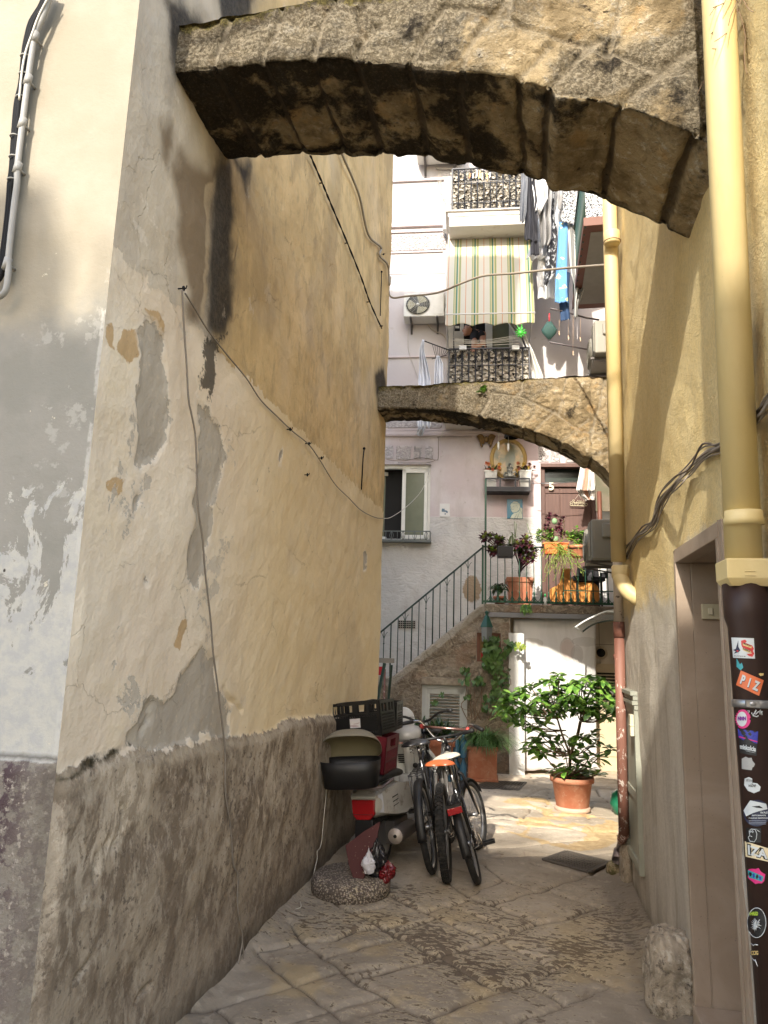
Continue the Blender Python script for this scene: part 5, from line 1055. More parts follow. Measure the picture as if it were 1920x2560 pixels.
rock('plaster_lump', 'pitted plaster buttress beside the spout of the brown pipe', (.70, 5.78, .10), (.045, .15, .24), M('guardstone'), 15, .10, 32)
def m_disc(t):
    v = t.vor(75, v=t.O); n = t.noise(5, 5, .7, v=t.O); c = t.mix(v.step(.25, .55), t.mix(n.step(.4, .6), (.30, .25, .20), (.40, .34, .28)), (.10, .08, .065)); d = t.noise(60, 3, .6, v=t.O)
    c = t.mix((n+d*.5).step(.80, .92), c, t.mix(d.step(.5, .6), (.02, .014, .011), (.42, .35, .25)))
    return dict(col=c, rough=.95, h=v*1.5+d, bs=.9, bd=.008)
M('aggregate', m_disc)
dc = Vector((-1.155, 5.075, 0)); m_ = MB(); m_.lathe([(.245, 0), (.262, .012), (.266, .07), (.255, .10), (.235, .115), (.05, .122), (.0, .122)], (0, 0, 0), 'Z', 64); o = m_.build('parasol_base', M('aggregate')); o.location = dc; o.rotation_euler = (math.radians(2), 0, 0)
tag(o, 'round exposed-aggregate concrete parasol base lying at the foot of the left wall', 'concrete base')
# rubbish on the base
def slabpoly(name, label, cat, pts, th, mat, bev=.002):
    a = [Vector(p) for p in pts]; n_ = (a[1]-a[0]).cross(a[2]-a[0]).normalized()*th; m_ = MB(); n = len(a)
    m_.add(a+[p+n_ for p in a], [tuple(range(n)), tuple(range(2*n-1, n-1, -1))]+[(i, i+n, (i+1) % n+n, (i+1) % n) for i in range(n)]); o = m_.build(name, mat, bevel=bev)
    return tag(o, label, cat)
def tilt(k, u, v, zz0=.12, y0=4.98, sl=.45):   # plane leaning back: y grows with height
    d = ray(k, u, v); t_ = (y0+sl*(CAMH-zz0))/(d.y-sl*d.z); return C0+d*t_
slabpoly('red_board', 'dark red board leaning between the concrete base and the scooter', 'board', [tilt('E4', *q_) for q_ in ((405,978),(700,755),(960,595),(900,900),(800,1250),(640,1640),(575,1645),(450,1260))], .02, M('maroon', lambda t: dict(col=t.mix(t.noise(60, 3).step(.68, .70)*.8, (.055, .008, .007), (.45, .36, .26)), rough=.75)))
def bag(name, label, c, r, mat, seed, knot=None, kn=.35):
    c = Vector(c)
    def f(U, W):
        th = W*PI; ph = U*2*PI; x = np.sin(th)*np.cos(ph); y = np.sin(th)*np.sin(ph); z = np.cos(th)
        cr = np.abs(fbm(x*3+seed, y*3, z*3, 4, seed)); k = 1+.28*fbm(x*1.4, y*1.4, z*1.4, 3, seed+2)-.35*cr
        Z = c.z+r[2]*z*k; X = c.x+r[0]*x*k; Y = c.y+r[1]*y*k; q = sst(z, .45, 1.0)
        X = c.x+(X-c.x)*(1-.75*q); Y = c.y+(Y-c.y)*(1-.75*q); Z = Z+kn*r[2]*q
        return X, Y, np.maximum(Z, c.z-r[2]*.93)
    return tag(gridmesh(name, 72, 48, f, mat), label, 'rubbish bag')
M('plastic_white', lambda t: dict(col=t.mix(t.noise(14, 3, v=t.O).step(.62, .66)*.6, (.52, .51, .54), (.28, .14, .14)), rough=.3), rough=.3); M('plastic_black', col=(.012, .011, .013), rough=.22); M('plastic_red', col=(.12, .005, .008), rough=.25)
bag('rubbish_bag', 'small white crumpled rubbish bag on the concrete base', onY('E4', 770, 1270, 4.98), (.045, .04, .062), M('plastic_white'), 3, kn=.6)
bag('rubbish_bag', 'black crumpled rubbish bag behind the white one on the concrete base', onY('E4', 900, 1230, 5.06), (.075, .06, .11), M('plastic_black'), 5)
bag('rubbish_bag', 'dark red plastic bag on the right of the concrete base', onY('E4', 1070, 1400, 5.05), (.062, .06, .065), M('plastic_red'), 8, kn=.2)
# iron gratings let into the paving
def grate(label, pts, n, zz=.004):
    a, b, c_, d_ = [onZ('Z6', u, v, zz) for u, v in pts]; fr_ = MB(); m_ = MB(); L = lambda p, q, t_: p+(q-p)*t_
    for p, q in ((a, b), (b, c_), (c_, d_), (d_, a)): fr_.beam(p, q, .03, .012)
    for i in range(1, n): m_.beam(L(a, b, i/n), L(d_, c_, i/n), .007, .012); m_.beam(L(a, d_, i/n), L(b, c_, i/n), .007, .011)
    r_ = thing('drain_grating', label, 'grating', (a+c_)/2)
    bt = MB().add([a+Vector((0, 0, -.001)), b+Vector((0, 0, -.001)), c_+Vector((0, 0, -.001)), d_+Vector((0, 0, -.001))], [(0, 1, 2, 3)])
    adopt(r_, fr_.build('grating_frame', M('cast_iron', col=(.085, .072, .06), rough=.7)), m_.build('bars', M('cast_iron')), bt.build('drain_pit', M('dark')))
grate('square iron drain grating in the shade at the edge of the sunlit paving', [(660,2050),(840,1985),(1185,2070),(1010,2148)], 14)
grate('square iron drain grating in front of the terracotta planter', [(100,1478),(240,1430),(520,1440),(460,1505)], 12)
# ================================================================== scooter
def scooter():
    t = thing('scooter', 'dusty cream motor scooter parked between the crates and the bicycles, tail towards the viewer', 'scooter')
    M('scooter_paint', lambda t: dict(col=t.mix(t.noise(5, 6, .7, v=t.O).step(.52, .70), (.40, .375, .33), (.14, .105, .075)), rough=.38), rough=.38); SP = M('scooter_paint')
    M('scooter_paint', rough=.3); W = M('cream_gloss', col=(.58, .57, .54), rough=.22, coat=.3); K = M('black_plastic', col=(.008, .008, .009), rough=.5); RB = M('tyre_rubber', lambda t: dict(col=t.mix(t.noise(20, 4, v=t.O).step(.5, .7), (.008, .008, .008), (.03, .026, .022)), rough=.85)); 
    def shell(name, secs, mat, n=20, power=.75, parent=t, zc=0):
        """secs: (y, z, half width, half height)"""
        m = MB(); vs = []
        for y, z, w, h in secs:
            for k in range(n):
                q = 2*PI*k/n; cx, sz = math.cos(q), math.sin(q); vs.append((w*math.copysign(abs(cx)**power, cx), y, z+h*math.copysign(abs(sz)**power, sz)))
        N = len(secs); m.add(vs, [(i*n+k, i*n+(k+1) % n, (i+1)*n+(k+1) % n, (i+1)*n+k) for i in range(N-1) for k in range(n)]+[tuple(range(n))[::-1], tuple(range((N-1)*n, N*n))], True)
        o = m.build(name, mat, parent); s_ = o.modifiers.new('s', 'SUBSURF'); s_.levels = s_.render_levels = 1; return o
    # rear body: rounded cowl narrowing to the tail
    body = shell('rear_body', [(-.30, .52, .085, .055), (-.285, .52, .115, .09), (-.20, .53, .15, .125), (0, .53, .185, .135), (.20, .50, .20, .15), (.38, .46, .17, .15), (.46, .44, .12, .13)], SP)
    for sx in (-1, 1):
        pn = MB(); vs = [(sx*.128, -.23, .62), (sx*.178, 0, .655), (sx*.205, .25, .63), (sx*.21, .30, .45), (sx*.20, .12, .40), (sx*.175, -.05, .415), (sx*.135, -.225, .455)]
        pn.add(vs+[(x*1.04, y, z) for x, y, z in vs], [tuple(range(7)), tuple(range(13, 6, -1))]+[(i, i+7, (i+1) % 7+7, (i+1) % 7) for i in range(7)]); pn.build('side_panel', SP, t, bevel=.008)
        sl = MB()
        for i in range(3): sl.beam((sx*.168, -.10+i*.004, .555-i*.035), (sx*.184, -.02+i*.004, .568-i*.035), .006, .006)
        sl.build('vent_slot', M('dark'), t) if sx > 0 else None
        ind = MB(); ind.add([(sx*.105, -.262, .60), (sx*.135, -.232, .615), (sx*.142, -.225, .455), (sx*.11, -.262, .465), (sx*.11, -.25, .60), (sx*.13, -.22, .61), (sx*.137, -.215, .46), (sx*.115, -.25, .47)], [(0, 1, 2, 3), (4, 5, 6, 7), (0, 1, 5, 4), (1, 2, 6, 5), (2, 3, 7, 6), (3, 0, 4, 7)])
        ind.build('rear_indicator', M('lens_clear', col=(.40, .40, .42), rough=.12), t, bevel=.003)
    tl = MB(); vs = [(-.095, -.325, .57), (.095, -.325, .57), (.088, -.328, .455), (.055, -.33, .42), (-.055, -.33, .42), (-.088, -.328, .455)]
    tl.add(vs+[(x, y+.05, z) for x, y, z in vs], [tuple(range(6)), tuple(range(11, 5, -1))]+[(i, i+6, (i+1) % 6+6, (i+1) % 6) for i in range(6)])
    tail = tl.build('tail_light', M('lens_red', col=(.32, .006, .01), rough=.12, coat=.5), t, bevel=.006); MB().bb((-.085, -.3315, .459), (.085, -.3295, .463)).build('lens_divider', K, tail)
    MB().add([(-.11, -.315, .595), (.11, -.315, .595), (.10, -.318, .572), (-.10, -.318, .572), (-.11, -.26, .62), (.11, -.26, .62), (.10, -.26, .57), (-.10, -.26, .57)], [(0, 1, 2, 3), (0, 1, 5, 4), (3, 2, 6, 7), (0, 4, 7, 3), (1, 5, 6, 2), (4, 5, 6, 7)]).build('tail_fairing', SP, t, bevel=.008)
    MB().tube(spline([(-.13, -.22, .655), (-.12, -.30, .66), (0, -.335, .66), (.12, -.30, .66), (.13, -.22, .655), (.15, -.02, .69)], 4), .012, 8).build('grab_rail', M('dull_metal', col=(.22, .18, .18), rough=.45, metal=.4), t)
    seat = shell('seat', [(-.20, .70, .10, .03), (-.15, .71, .13, .04), (.05, .72, .14, .045), (.30, .70, .13, .04), (.42, .68, .09, .03)], K)
    mg = MB(); mg.add([(-.075, -.32, .42), (.075, -.32, .42), (.085, -.33, .20), (-.085, -.33, .20), (-.07, -.24, .42), (.07, -.24, .42), (.08, -.29, .20), (-.08, -.29, .20)], [(0, 1, 2, 3), (4, 5, 6, 7), (0, 1, 5, 4), (3, 2, 6, 7), (0, 3, 7, 4), (1, 2, 6, 5)]); mg.build('mudguard', K, t, bevel=.01)
    def wheel(y, r):
        w = MB(); w.tube([(0, y+(r-.045)*math.cos(q*PI/16), r+(r-.045)*math.sin(q*PI/16)) for q in range(32)], .046, 12, closed=True, flat=.95); wo = w.build('wheel', RB, t)
        h = MB(); h.lathe([(r-.085, -.035), (r-.07, -.04), (r-.07, .04), (r-.085, .035)], (0, y, r), 'X', 28); 
        for k in range(5): q = k*2*PI/5; h.beam((0, y, r), (0, y+(r-.07)*math.cos(q), r+(r-.07)*math.sin(q)), .03, .03, Vector((1, 0, 0)))
        h.build('rim', M('steel'), wo)
    wheel(0, .21); wheel(1.12, .21)
    ms = MB(); ms.lathe([(.025, -.17), (.062, -.165), (.066, -.14), (.062, .18), (.03, .28)], (.20, 0, .27), 'Y', 24); mo_ = ms.build('exhaust', M('exhaust_metal', col=(.10, .085, .075), rough=.5, metal=.5), t); e_ = MB(); e_.lathe([(.060, -.176), (.060, -.171), (.018, -.172)], (.20, 0, .27), 'Y', 24); e_.build('end_cap', M('cap_metal', col=(.42, .36, .31), rough=.5, metal=.3), mo_); MB().lathe([(.014, -.180), (.014, -.175)], (.20, 0, .27), 'Y', 14).build('outlet', M('dark'), mo_)
    eg = MB(); eg.bb((-.10, .05, .15), (.12, .38, .34)); eg.bb((-.13, .1, .20), (-.08, .3, .32)); eg.build('engine', M('engine_metal', col=(.09, .08, .075), rough=.55, metal=.4), t, bevel=.015)
    fl = MB(); fl.bb((-.17, .42, .24), (.17, .86, .29)); fl.build('floorboard', SP, t, bevel=.02)
    # leg shield: curved sheet, inner face towards the rider
    def lsf(U, Wd):
        x = (U*2-1)*(.235-.05*Wd**2*0); w_ = .17+.085*np.sin(np.clip(Wd*1.15, 0, 1)*PI*.62); x = (U*2-1)*w_*(1-.38*sst(Wd, .72, 1.0)); z = .27+.60*Wd; y = .90+.05*Wd-.10*(U*2-1)**2+.0*Wd
        return x, y, z
    ls = gridmesh('leg_shield', 24, 24, lsf, W, t); ls.modifiers.new('s', 'SOLIDIFY').thickness = .03
    gb = MB(); gb.bb((-.11, .83, .40), (.11, .93, .60)); gb.bb((-.07, .815, .50), (.03, .84, .56)); gb.build('glove_box', W, t, bevel=.018)
    MB().lathe([(.0, .822), (.022, .822), (.026, .835)], (.06, 0, .68), 'Y', 16).build('key_switch', K, t)
    gr_ = MB(); 
    for i in range(5): gr_.bb((-.12, .872, .70+i*.018), (-.03, .90, .708+i*.018))
    gr_.build('horn_grille', K, t)
    # steering: column, cowl turned to the left, bars, mirror
    st_ = thing('steering', None, None); st_.parent = t
    return t, body, W, K, SP
def wholekids(root): return root
sct, sbody, Wg, Kp, SPp = scooter()
bpy.data.objects.remove([o for o in bpy.data.objects if o.name == 'steering'][0])
# handlebar assembly as one part with sub-parts, in scooter space
hb = MB(); vs_ = []
for (y, z, w, h) in ((.66, .97, .055, .03), (.70, .975, .12, .055), (.78, .985, .14, .075), (.88, .965, .12, .075), (.96, .93, .06, .05)):
    n = 20
    for k in range(n): q = 2*PI*k/n; c_, s_ = math.cos(q), math.sin(q); vs_.append((w*math.copysign(abs(c_)**.7, c_), y, z+h*math.copysign(abs(s_)**.7, s_)))
hb.add(vs_, [(i*20+k, i*20+(k+1) % 20, (i+1)*20+(k+1) % 20, (i+1)*20+k) for i in range(4) for k in range(20)]+[tuple(range(20))[::-1], tuple(range(80, 100))], True)
hb.tube([(0, .82, .93), (0, .93, .60), (0, 1.0, .45)], [.05, .045, .04], 12)
RotH = Matrix.Translation((0, .83, 0)) @ Matrix.Rotation(math.radians(16), 4, 'Z') @ Matrix.Translation((0, -.83, 0))
hbo = hb.xf(RotH).build('handlebar_cowl', Wg, sct)
for sx in (-1, 1):
    g_ = MB(); g_.tube([(sx*.12, .78, .985), (sx*.20, .765, .99), (sx*.32, .73, 1.0)], [.014, .019, .019], 12); g_.xf(RotH).build('grip', Kp, hbo)
    l_ = MB(); l_.tube([(sx*.14, .83, .97), (sx*.22, .84, .975), (sx*.32, .80, .985)], .007, 6); l_.xf(RotH).build('brake_lever', M('steel'), hbo)
    s_ = MB(); s_.bb((sx*.085-.032, .715, .965), (sx*.085+.032, .735, .995)); s_.bb((sx*.085-.032, .70, .935), (sx*.085+.032, .722, .955)); s_.xf(RotH).build('switch', Kp, hbo, bevel=.004)
d_ = MB(); d_.lathe([(.0, 0), (.05, 0), (.055, -.006), (.055, -.012)], (0, 0, 0), 'Z', 24, sy=.62); d_.xf(RotH @ Matrix.Translation((-.03, .735, 1.03)) @ Matrix.Rotation(math.radians(35), 4, 'X')).build('speedometer', M('dial', col=(.36, .34, .30), rough=.15), hbo)
mr = MB(); mr.tube([(.13, .80, 1.0), (.14, .82, 1.06), (.16, .86, 1.10)], .006, 6); mr.xf(RotH).build('mirror_stalk', Kp, hbo)
ff = MB(); ff.tube([(0, 1.12+.255*math.cos(q), .21+.255*math.sin(q)) for q in [PI*k/10 for k in range(1, 10)]], .06, 10, flat=.3); ff.build('front_mudguard', Wg, sct)
bpy.context.view_layer.update()
hd = math.atan2(.20, 1.15); sct.matrix_world = Matrix.Translation((-1.075, 5.72, 0)) @ Matrix.Rotation(-hd, 4, 'Z') @ Matrix.Rotation(math.radians(-5), 4, 'Y') @ Matrix.Diagonal((.93, .93, .90, 1))
# top box with its lid propped open, crates on the seat
tb = thing('top_box', 'black plastic scooter top box with its lid propped open and a tan lining', 'box', mat=Matrix.Translation(onY('E3', 500, 1270, 5.33)) @ Matrix.Rotation(math.radians(6), 4, 'Z') @ Matrix.Rotation(math.radians(-4), 4, 'Y'))
m_ = MB(); n = 28; lay = [(-.10, .175, .13), (-.095, .19, .145), (.02, .205, .165), (.085, .215, .17)]; vs = []
for z, a, b in lay:
    for k in range(n): q = 2*PI*k/n; c_, s_ = math.cos(q), math.sin(q); vs.append((a*math.copysign(abs(c_)**.6, c_), b*math.copysign(abs(s_)**.6, s_), z))
m_.add(vs, [(i*n+k, i*n+(k+1) % n, (i+1)*n+(k+1) % n, (i+1)*n+k) for i in range(3) for k in range(n)]+[tuple(range(n))[::-1]], True); o = m_.build('tub', M('black_plastic'), tb, solid=.005)
def lidf(U, Wd):
    q = U*2*PI; r_ = 1-Wd*.999; c_ = np.cos(q); s_ = np.sin(q); x = .22*np.sign(c_)*np.abs(c_)**.7*r_**.6; y = .175*np.sign(s_)*np.abs(s_)**.7*r_**.6; z = .13*(1-r_**2.2)
    return x, y, z
ld_ = gridmesh('lid', 48, 14, lidf, [M('lid_shell', col=(.20, .18, .135), rough=.5), M('lid_lining', col=(.20, .17, .095), rough=.8)], tb); ld_.location = (0, .07, .155); ld_.rotation_euler = (math.radians(-36), 0, 0); ld_.scale = (1, 1, .85)
q = ld_.modifiers.new('s', 'SOLIDIFY'); q.thickness = .008; q.material_offset = 1; q.material_offset_rim = 0; q.offset = -1
def crate(label, mat, W_, D_, H_, loc, rz, tiltx=0, open_rows=2, lab=True, ry=0):
    r_ = thing('plastic_crate', label, 'crate', mat=Matrix.Translation(loc) @ Matrix.Rotation(rz, 4, 'Z') @ Matrix.Rotation(tiltx, 4, 'X') @ Matrix.Rotation(ry, 4, 'Y'))
    m = MB(); w, d, h = W_/2, D_/2, H_; t_ = .012
    m.bb((-w, -d, 0), (w, d, t_))
    for (ax, s) in (('y', -1), ('y', 1), ('x', -1), ('x', 1)):
        L = W_ if ax == 'y' else D_
        def put(u0, u1, z0, z1, th=t_):
            if ax == 'y': m.bb((u0, s*d-(th if s > 0 else 0), z0), (u1, s*d+(th if s < 0 else 0), z1))
            else: m.bb((s*w-(th if s > 0 else 0), u0, z0), (s*w+(th if s < 0 else 0), u1, z1))
        put(-L/2, L/2, h-.022, h); put(-L/2, L/2, 0, .02); put(-L/2, -L/2+.03, .02, h-.022); put(L/2-.03, L/2, .02, h-.022)
        if open_rows == 2:
            put(-L/2+.03, L/2-.03, h*.60, h*.66); put(-.02, .02, h*.60, h-.022); put(-L/4-.01, -L/4+.01, h*.66, h-.022); put(L/4-.01, L/4+.01, h*.66, h-.022); 
            nn = int(L/.02)
            for i in range(1, nn): u = -L/2+L*i/nn; put(u-.003, u+.003, .02, h*.62, .008)
            for i in range(1, 7): put(-L/2+.03, L/2-.03, h*.6*i/7, h*.6*i/7+.006, .009)
            if s < 0 and ax == 'y': put(-L/2+.04, L/2-.04, .03, h*.56, .007)
        else:
            put(-L/2+.03, -.07, h*.70, h-.022); put(.07, L/2-.03, h*.70, h-.022); put(-L/2+.03, L/2-.03, h*.62, h*.70)
            nn = int(L/.026)
            for i in range(1, nn): u = -L/2+L*i/nn; put(u-.006, u+.006, .02, h*.63, .009)
            put(-L/2+.03, L/2-.03, h*.30, h*.36, .011)
    m.build('tub', mat, r_)
    if lab: MB().bb((-.045, -d-.002, h*.25), (.04, -d-.0005, h*.52)).build('paper_label', M('label_paper2', lambda t: dict(col=t.mix(t.noise(40, 2, sc=(.3, 1, 1.5), v=t.O).step(.6, .64)*.5, (.62, .60, .60), (.30, .12, .14)), rough=.6)), r_)
    return r_
BC, RC = M('crate_black', col=(.007, .007, .008), rough=.45), M('crate_red', col=(.11, .006, .014), rough=.4)
pr = onY('E3', 800, 1150, 6.02); pr = Vector((-1.24, 6.02, pr.z))
crate('dark red plastic crate standing on the scooter seat, under the black crate', RC, .42, .34, .27, (-1.235, 5.76, .685), math.radians(-6), ry=math.radians(4), open_rows=1, lab=False)
crate('black plastic crate with a white paper label, topmost on the scooter', BC, .42, .33, .25, (-1.245, 5.76, .935), math.radians(-9), ry=math.radians(-7), tiltx=0)
crate('black plastic crate behind the labelled crate, further along the left wall', BC, .28, .22, .22, (-1.17, 6.15, .95), math.radians(-4), lab=False)
# folded black stand poking out left of the red crate
m_ = MB(); a = onY('E3', 130, 710, 5.9); b = onY('E3', 250, 850, 5.8); m_.beam(a, b, .03, .02); m_.beam(a+Vector((.05, .02, 0)), b+Vector((.05, 0, -.02)), .02, .02); m_.beam(a, a+Vector((.07, .02, .005)), .02, .02); m_.beam(b, onY('E3', 160, 900, 5.8), .05, .03); tag(m_.build('folding_stand', M('black_plastic')), 'folded black plastic stand squeezed between the red crate and the wall', 'stand')
# ================================================================== bicycles
def bike(label, loc, head, lean, R=.33, wb=1.04, sh=.93, col=(.012, .012, .014), tyre=.024, knob=False, bar='city', saddle='black', steer=0, rack=False, guard=False, light=False, tw=(.016, .016, .016), basket=False, bh=1.02, sy=0):
    t = thing('bicycle', label, 'bicycle'); PA = M('bike_paint_%d' % int(col[0]*1000), col=col, rough=.22, coat=.5); RU = M('tyre_rubber'); CH = M('chrome', col=(.42, .42, .43), rough=.18, metal=.95); AL = M('rim_metal', col=(.36, .36, .37), rough=.3, metal=.8)
    BK = M('black_plastic'); K = Matrix.Identity(4)
    hz = R
    headT = Vector((0, wb-.21, R+(.50 if bar == 'bmx' else .60)*(.8+.2*R/.33))); headB = Vector((0, wb-.17, R+.42*(.8+.2*R/.33))); BB = Vector((0, wb*.43, R*.86)); ST = Vector((0, wb*.30, R+.44 if R > .3 else R+.33)); RW_ = Vector((0, 0, R)); FWc = Vector((0, wb, R))
    piv = Matrix.Translation(headB) @ Matrix.Rotation(steer, 4, (headT-headB).normalized()) @ Matrix.Translation(-headB)
    def wheel(c_, X):
        w = MB(); w.tube([c_+Vector((0, (R-tyre)*math.cos(q*PI/24), (R-tyre)*math.sin(q*PI/24))) for q in range(48)], tyre, 10, closed=True)
        if knob:
            for i in range(64):
                q = 2*PI*i/64
                for sx, rr in ((-.8, .80), (-.28, 1.0), (.28, 1.0), (.8, .80)):
                    qq = q+(.02 if abs(sx) > .5 else 0)+(.049*(i % 2) if 0 else 0); rad = R-tyre+tyre*rr*.98; d_ = Vector((0, math.cos(qq), math.sin(qq))); w.box(c_+d_*rad+Vector((sx*tyre*.85, 0, 0)), (tyre*.38, .014, .012), Matrix.Rotation(qq-PI/2, 3, 'X'))
        w.xf(X); wo = w.build('wheel', RU, t)
        r_ = MB(); ri = R-tyre*2-.004; r_.lathe([(ri+.006, -.011), (ri-.012, -.009), (ri-.012, .009), (ri+.006, .011)], tuple(c_), 'X', 48, caps=False); r_.xf(X).build('rim', AL, wo)
        s = MB()
        for i in range(28): q = 2*PI*i/28; sx = .022 if i % 2 else -.022; q2 = q+(.5 if (i//2) % 2 else -.5); s.tube([c_+Vector((sx, .02*math.cos(q2), .02*math.sin(q2))), c_+Vector((0, ri*math.cos(q), ri*math.sin(q)))], .0011, 3)
        s.cyl(c_+Vector((-.045, 0, 0)), c_+Vector((.045, 0, 0)), .014, n=10); s.xf(X).build('spokes', AL, wo); return wo
    wheel(RW_, K); wheel(FWc, piv)
    f = MB(); f.tube([ST, BB], tw[0], 10); f.tube([BB, headB], tw[1]*1.1, 10); f.tube([ST-(ST-BB)*.12 if bar != 'step' else ST-(ST-BB)*.5, headT], tw[2], 10); f.tube([headB+(headB-headT)*.1, headT+(headT-headB)*.15], .02, 12)
    for sx in (-.055, .055):
        e = Vector((sx, 0, 0)); f.tube([BB+Vector((sx*.5, 0, 0)), RW_+e], .010, 8); f.tube([ST+Vector((sx*.3, 0, -.03)), ST+(RW_-ST)*.2+Vector((sx*.7, 0, 0)), RW_+e], .009, 8)
    f.cyl(BB+Vector((-.04, 0, 0)), BB+Vector((.04, 0, 0)), .022); fo = f.build('frame', PA, t)
    g = MB()
    for sx in (-.055, .055): g.tube([headB+Vector((0, 0, -.01)), headB+Vector((sx*.9, .01, -.05)), headB+(FWc-headB)*.5+Vector((sx, -.005, 0)), FWc+Vector((sx, 0, 0))], [.014, .014, .013, .009], 8)
    g.xf(piv).build('fork', PA if bar != 'bmx' else CH, t)
    # saddle and post
    sp = Vector((0, ST.y-(sh-ST.z)*.28+sy, sh-.04)); m = MB(); m.tube([ST, sp], .013, 8); m.build('seat_post', CH, t)
    def sdf(U, Wd):
        y = -.14+.27*U; w_ = .085*(1-sst(U, .05, .75))+.022; q = Wd*PI; x = -np.cos(q)*w_*np.clip(np.sin(U*PI)*3.2, 0, 1)**.5; z = .035*np.sin(q)*np.clip(np.sin(U*PI)*3, .1, 1)+.014*(1-sst(U, 0, .4))-.0*U
        return x+sp.x, y+sp.y, z+sp.z+.012
    so = gridmesh('saddle', 30, 16, sdf, M('leather_'+saddle, col=dict(black=(.02, .02, .022), orange=(.40, .10, .035), white=(.45, .42, .36))[saddle], rough=.28), t); so.modifiers.new('s', 'SOLIDIFY').thickness = .012
    m = MB(); 
    for sx in (-.02, .02): m.tube([sp+Vector((sx, -.10, .012)), sp+Vector((sx, -.03, -.008)), sp+Vector((sx, .06, .0)), sp+Vector((sx*.5, .11, .014))], .004, 5)
    if saddle == 'orange':
        for sx in (-.055, -.02, .02, .055): m.ell(sp+Vector((sx, -.132+abs(sx)*.1, .03-abs(sx)*.1)), .006, 6, 4)
    for sx in (-.045, .045): m.tube([sp+Vector((sx+.013*math.cos(a_*.9), -.09+.013*math.sin(a_*.9), -.035+a_*.0035)) for a_ in range(16)], .0028, 4) if saddle != 'white' else None
    m.build('saddle_rails', CH, so)
    # bars
    h = MB(); s0 = headT+(headT-headB).normalized()*.03; hz_ = bh
    if bar == 'bmx':
        s1 = s0+Vector((0, .03, .0)); h.tube([s0, s1], .013, 10); pts = [(-.35, -.10, .13), (-.26, -.03, .15), (-.20, 0, .14), (-.09, .02, .025), (0, .02, 0), (.09, .02, .025), (.20, 0, .14), (.26, -.03, .15), (.35, -.10, .13)]
        pts = [s1+Vector(p_) for p_ in pts]; h.tube(spline(pts, 5), .0115, 10); xb = MB(); xb.tube([pts[2]+Vector((-.02, 0, -.03)), pts[6]+Vector((.02, 0, -.03))], .012, 10); 
    elif bar == 'city':
        s1 = Vector((0, s0.y-.02, hz_-.07)); h.tube([s0, s1, s1+Vector((0, .05, .01))], .012, 10); pts = [(-.30, -.17, .09), (-.24, -.06, .085), (-.15, .03, .07), (-.06, .05, .02), (0, .05, .01), (.06, .05, .02), (.15, .03, .07), (.24, -.06, .085), (.30, -.17, .09)]
        pts = [s1+Vector(p_) for p_ in pts]; h.tube(spline(pts, 4), .011, 10)
    else:
        s1 = Vector((0, s0.y-.03, hz_)); h.tube([s0, s1], .014, 10); pts = [s1+Vector(p_) for p_ in ((-.28, -.05, .015), (-.1, 0, .0), (0, 0, 0), (.1, 0, 0), (.28, -.05, .015))]; h.tube(spline(pts, 4), .011, 10)
    ho = h.xf(piv).build('handlebar', CH if bar == 'bmx' else BK, t)
    if bar == 'bmx':
        xo = xb.xf(piv).build('crossbar', M('copperbar', col=(.30, .17, .15), rough=.25, metal=.8), ho); e = MB(); 
        for p_ in (pts[2], pts[6]): e.tube([p_+Vector((.0, 0, -.045)), p_+Vector((0, 0, -.012))], .015, 8)
        e.xf(piv).build('red_clamp', M('redclip', col=(.55, .06, .05), rough=.4), ho)
    for i, j in ((0, 1), (-1, -2)):
        g = MB(); d_ = (pts[i]-pts[j]).normalized(); g.tube([pts[i]-d_*.11, pts[i]-d_*.1, pts[i], pts[i]+d_*.004], [.012, .0165, .0165, .013], 10); g.xf(piv).build('grip', BK, ho)
        l = MB(); q_ = pts[i]-d_*.13; l.tube([q_, q_+Vector((0, .03, -.01)), q_+d_*.05+Vector((0, .045, -.012)), q_+d_*.12+Vector((0, .035, -.01))], .005, 6); l.xf(piv).build('brake_lever', CH, ho)
    c_ = MB(); c_.tube([pts[1]+Vector((0, .02, 0)), s1+Vector((-.05, .10, .05)), headT+Vector((-.03, .08, -.02)), headB+Vector((-.02, .04, -.05))], .0025, 5); c_.tube([pts[-2]+Vector((0, .02, 0)), s1+Vector((.06, .11, .02)), headT+Vector((.03, .06, -.05)), (headB+BB)/2], .0025, 5); c_.xf(piv).build('brake_cable', BK, ho)
    cr = MB(); cr.lathe([(.085, .040), (.085, .043), (.02, .043)], tuple(BB), 'X', 24); cr.lathe([(.035, .035), (.035, .040)], tuple(RW_), 'X', 16)
    cr.tube([RW_+Vector((.042, -.01, .04)), BB+Vector((.042, 0, .085))], .004, 4); cr.tube([RW_+Vector((.042, -.01, -.04)), BB+Vector((.042, 0, -.085))], .004, 4)
    cr.beam(BB+Vector((.055, 0, 0)), BB+Vector((.06, .13, -.11)), .01, .018); cr.beam(BB+Vector((-.055, 0, 0)), BB+Vector((-.06, -.13, .11)), .01, .018); co_ = cr.build('crank', CH, t)
    for p_, sx in ((BB+Vector((.06, .13, -.11)), 1), (BB+Vector((-.06, -.13, .11)), -1)):
        pd = MB(); c2_ = p_+Vector((sx*.055, 0, 0)); pd.box(c2_+Vector((0, .035, 0)), (.09, .012, .02)).box(c2_-Vector((0, .035, 0)), (.09, .012, .02)).box(c2_+Vector((sx*.04, 0, 0)), (.012, .07, .02)).cyl(p_, c2_, .008, n=8); pd.build('pedal', BK, co_)
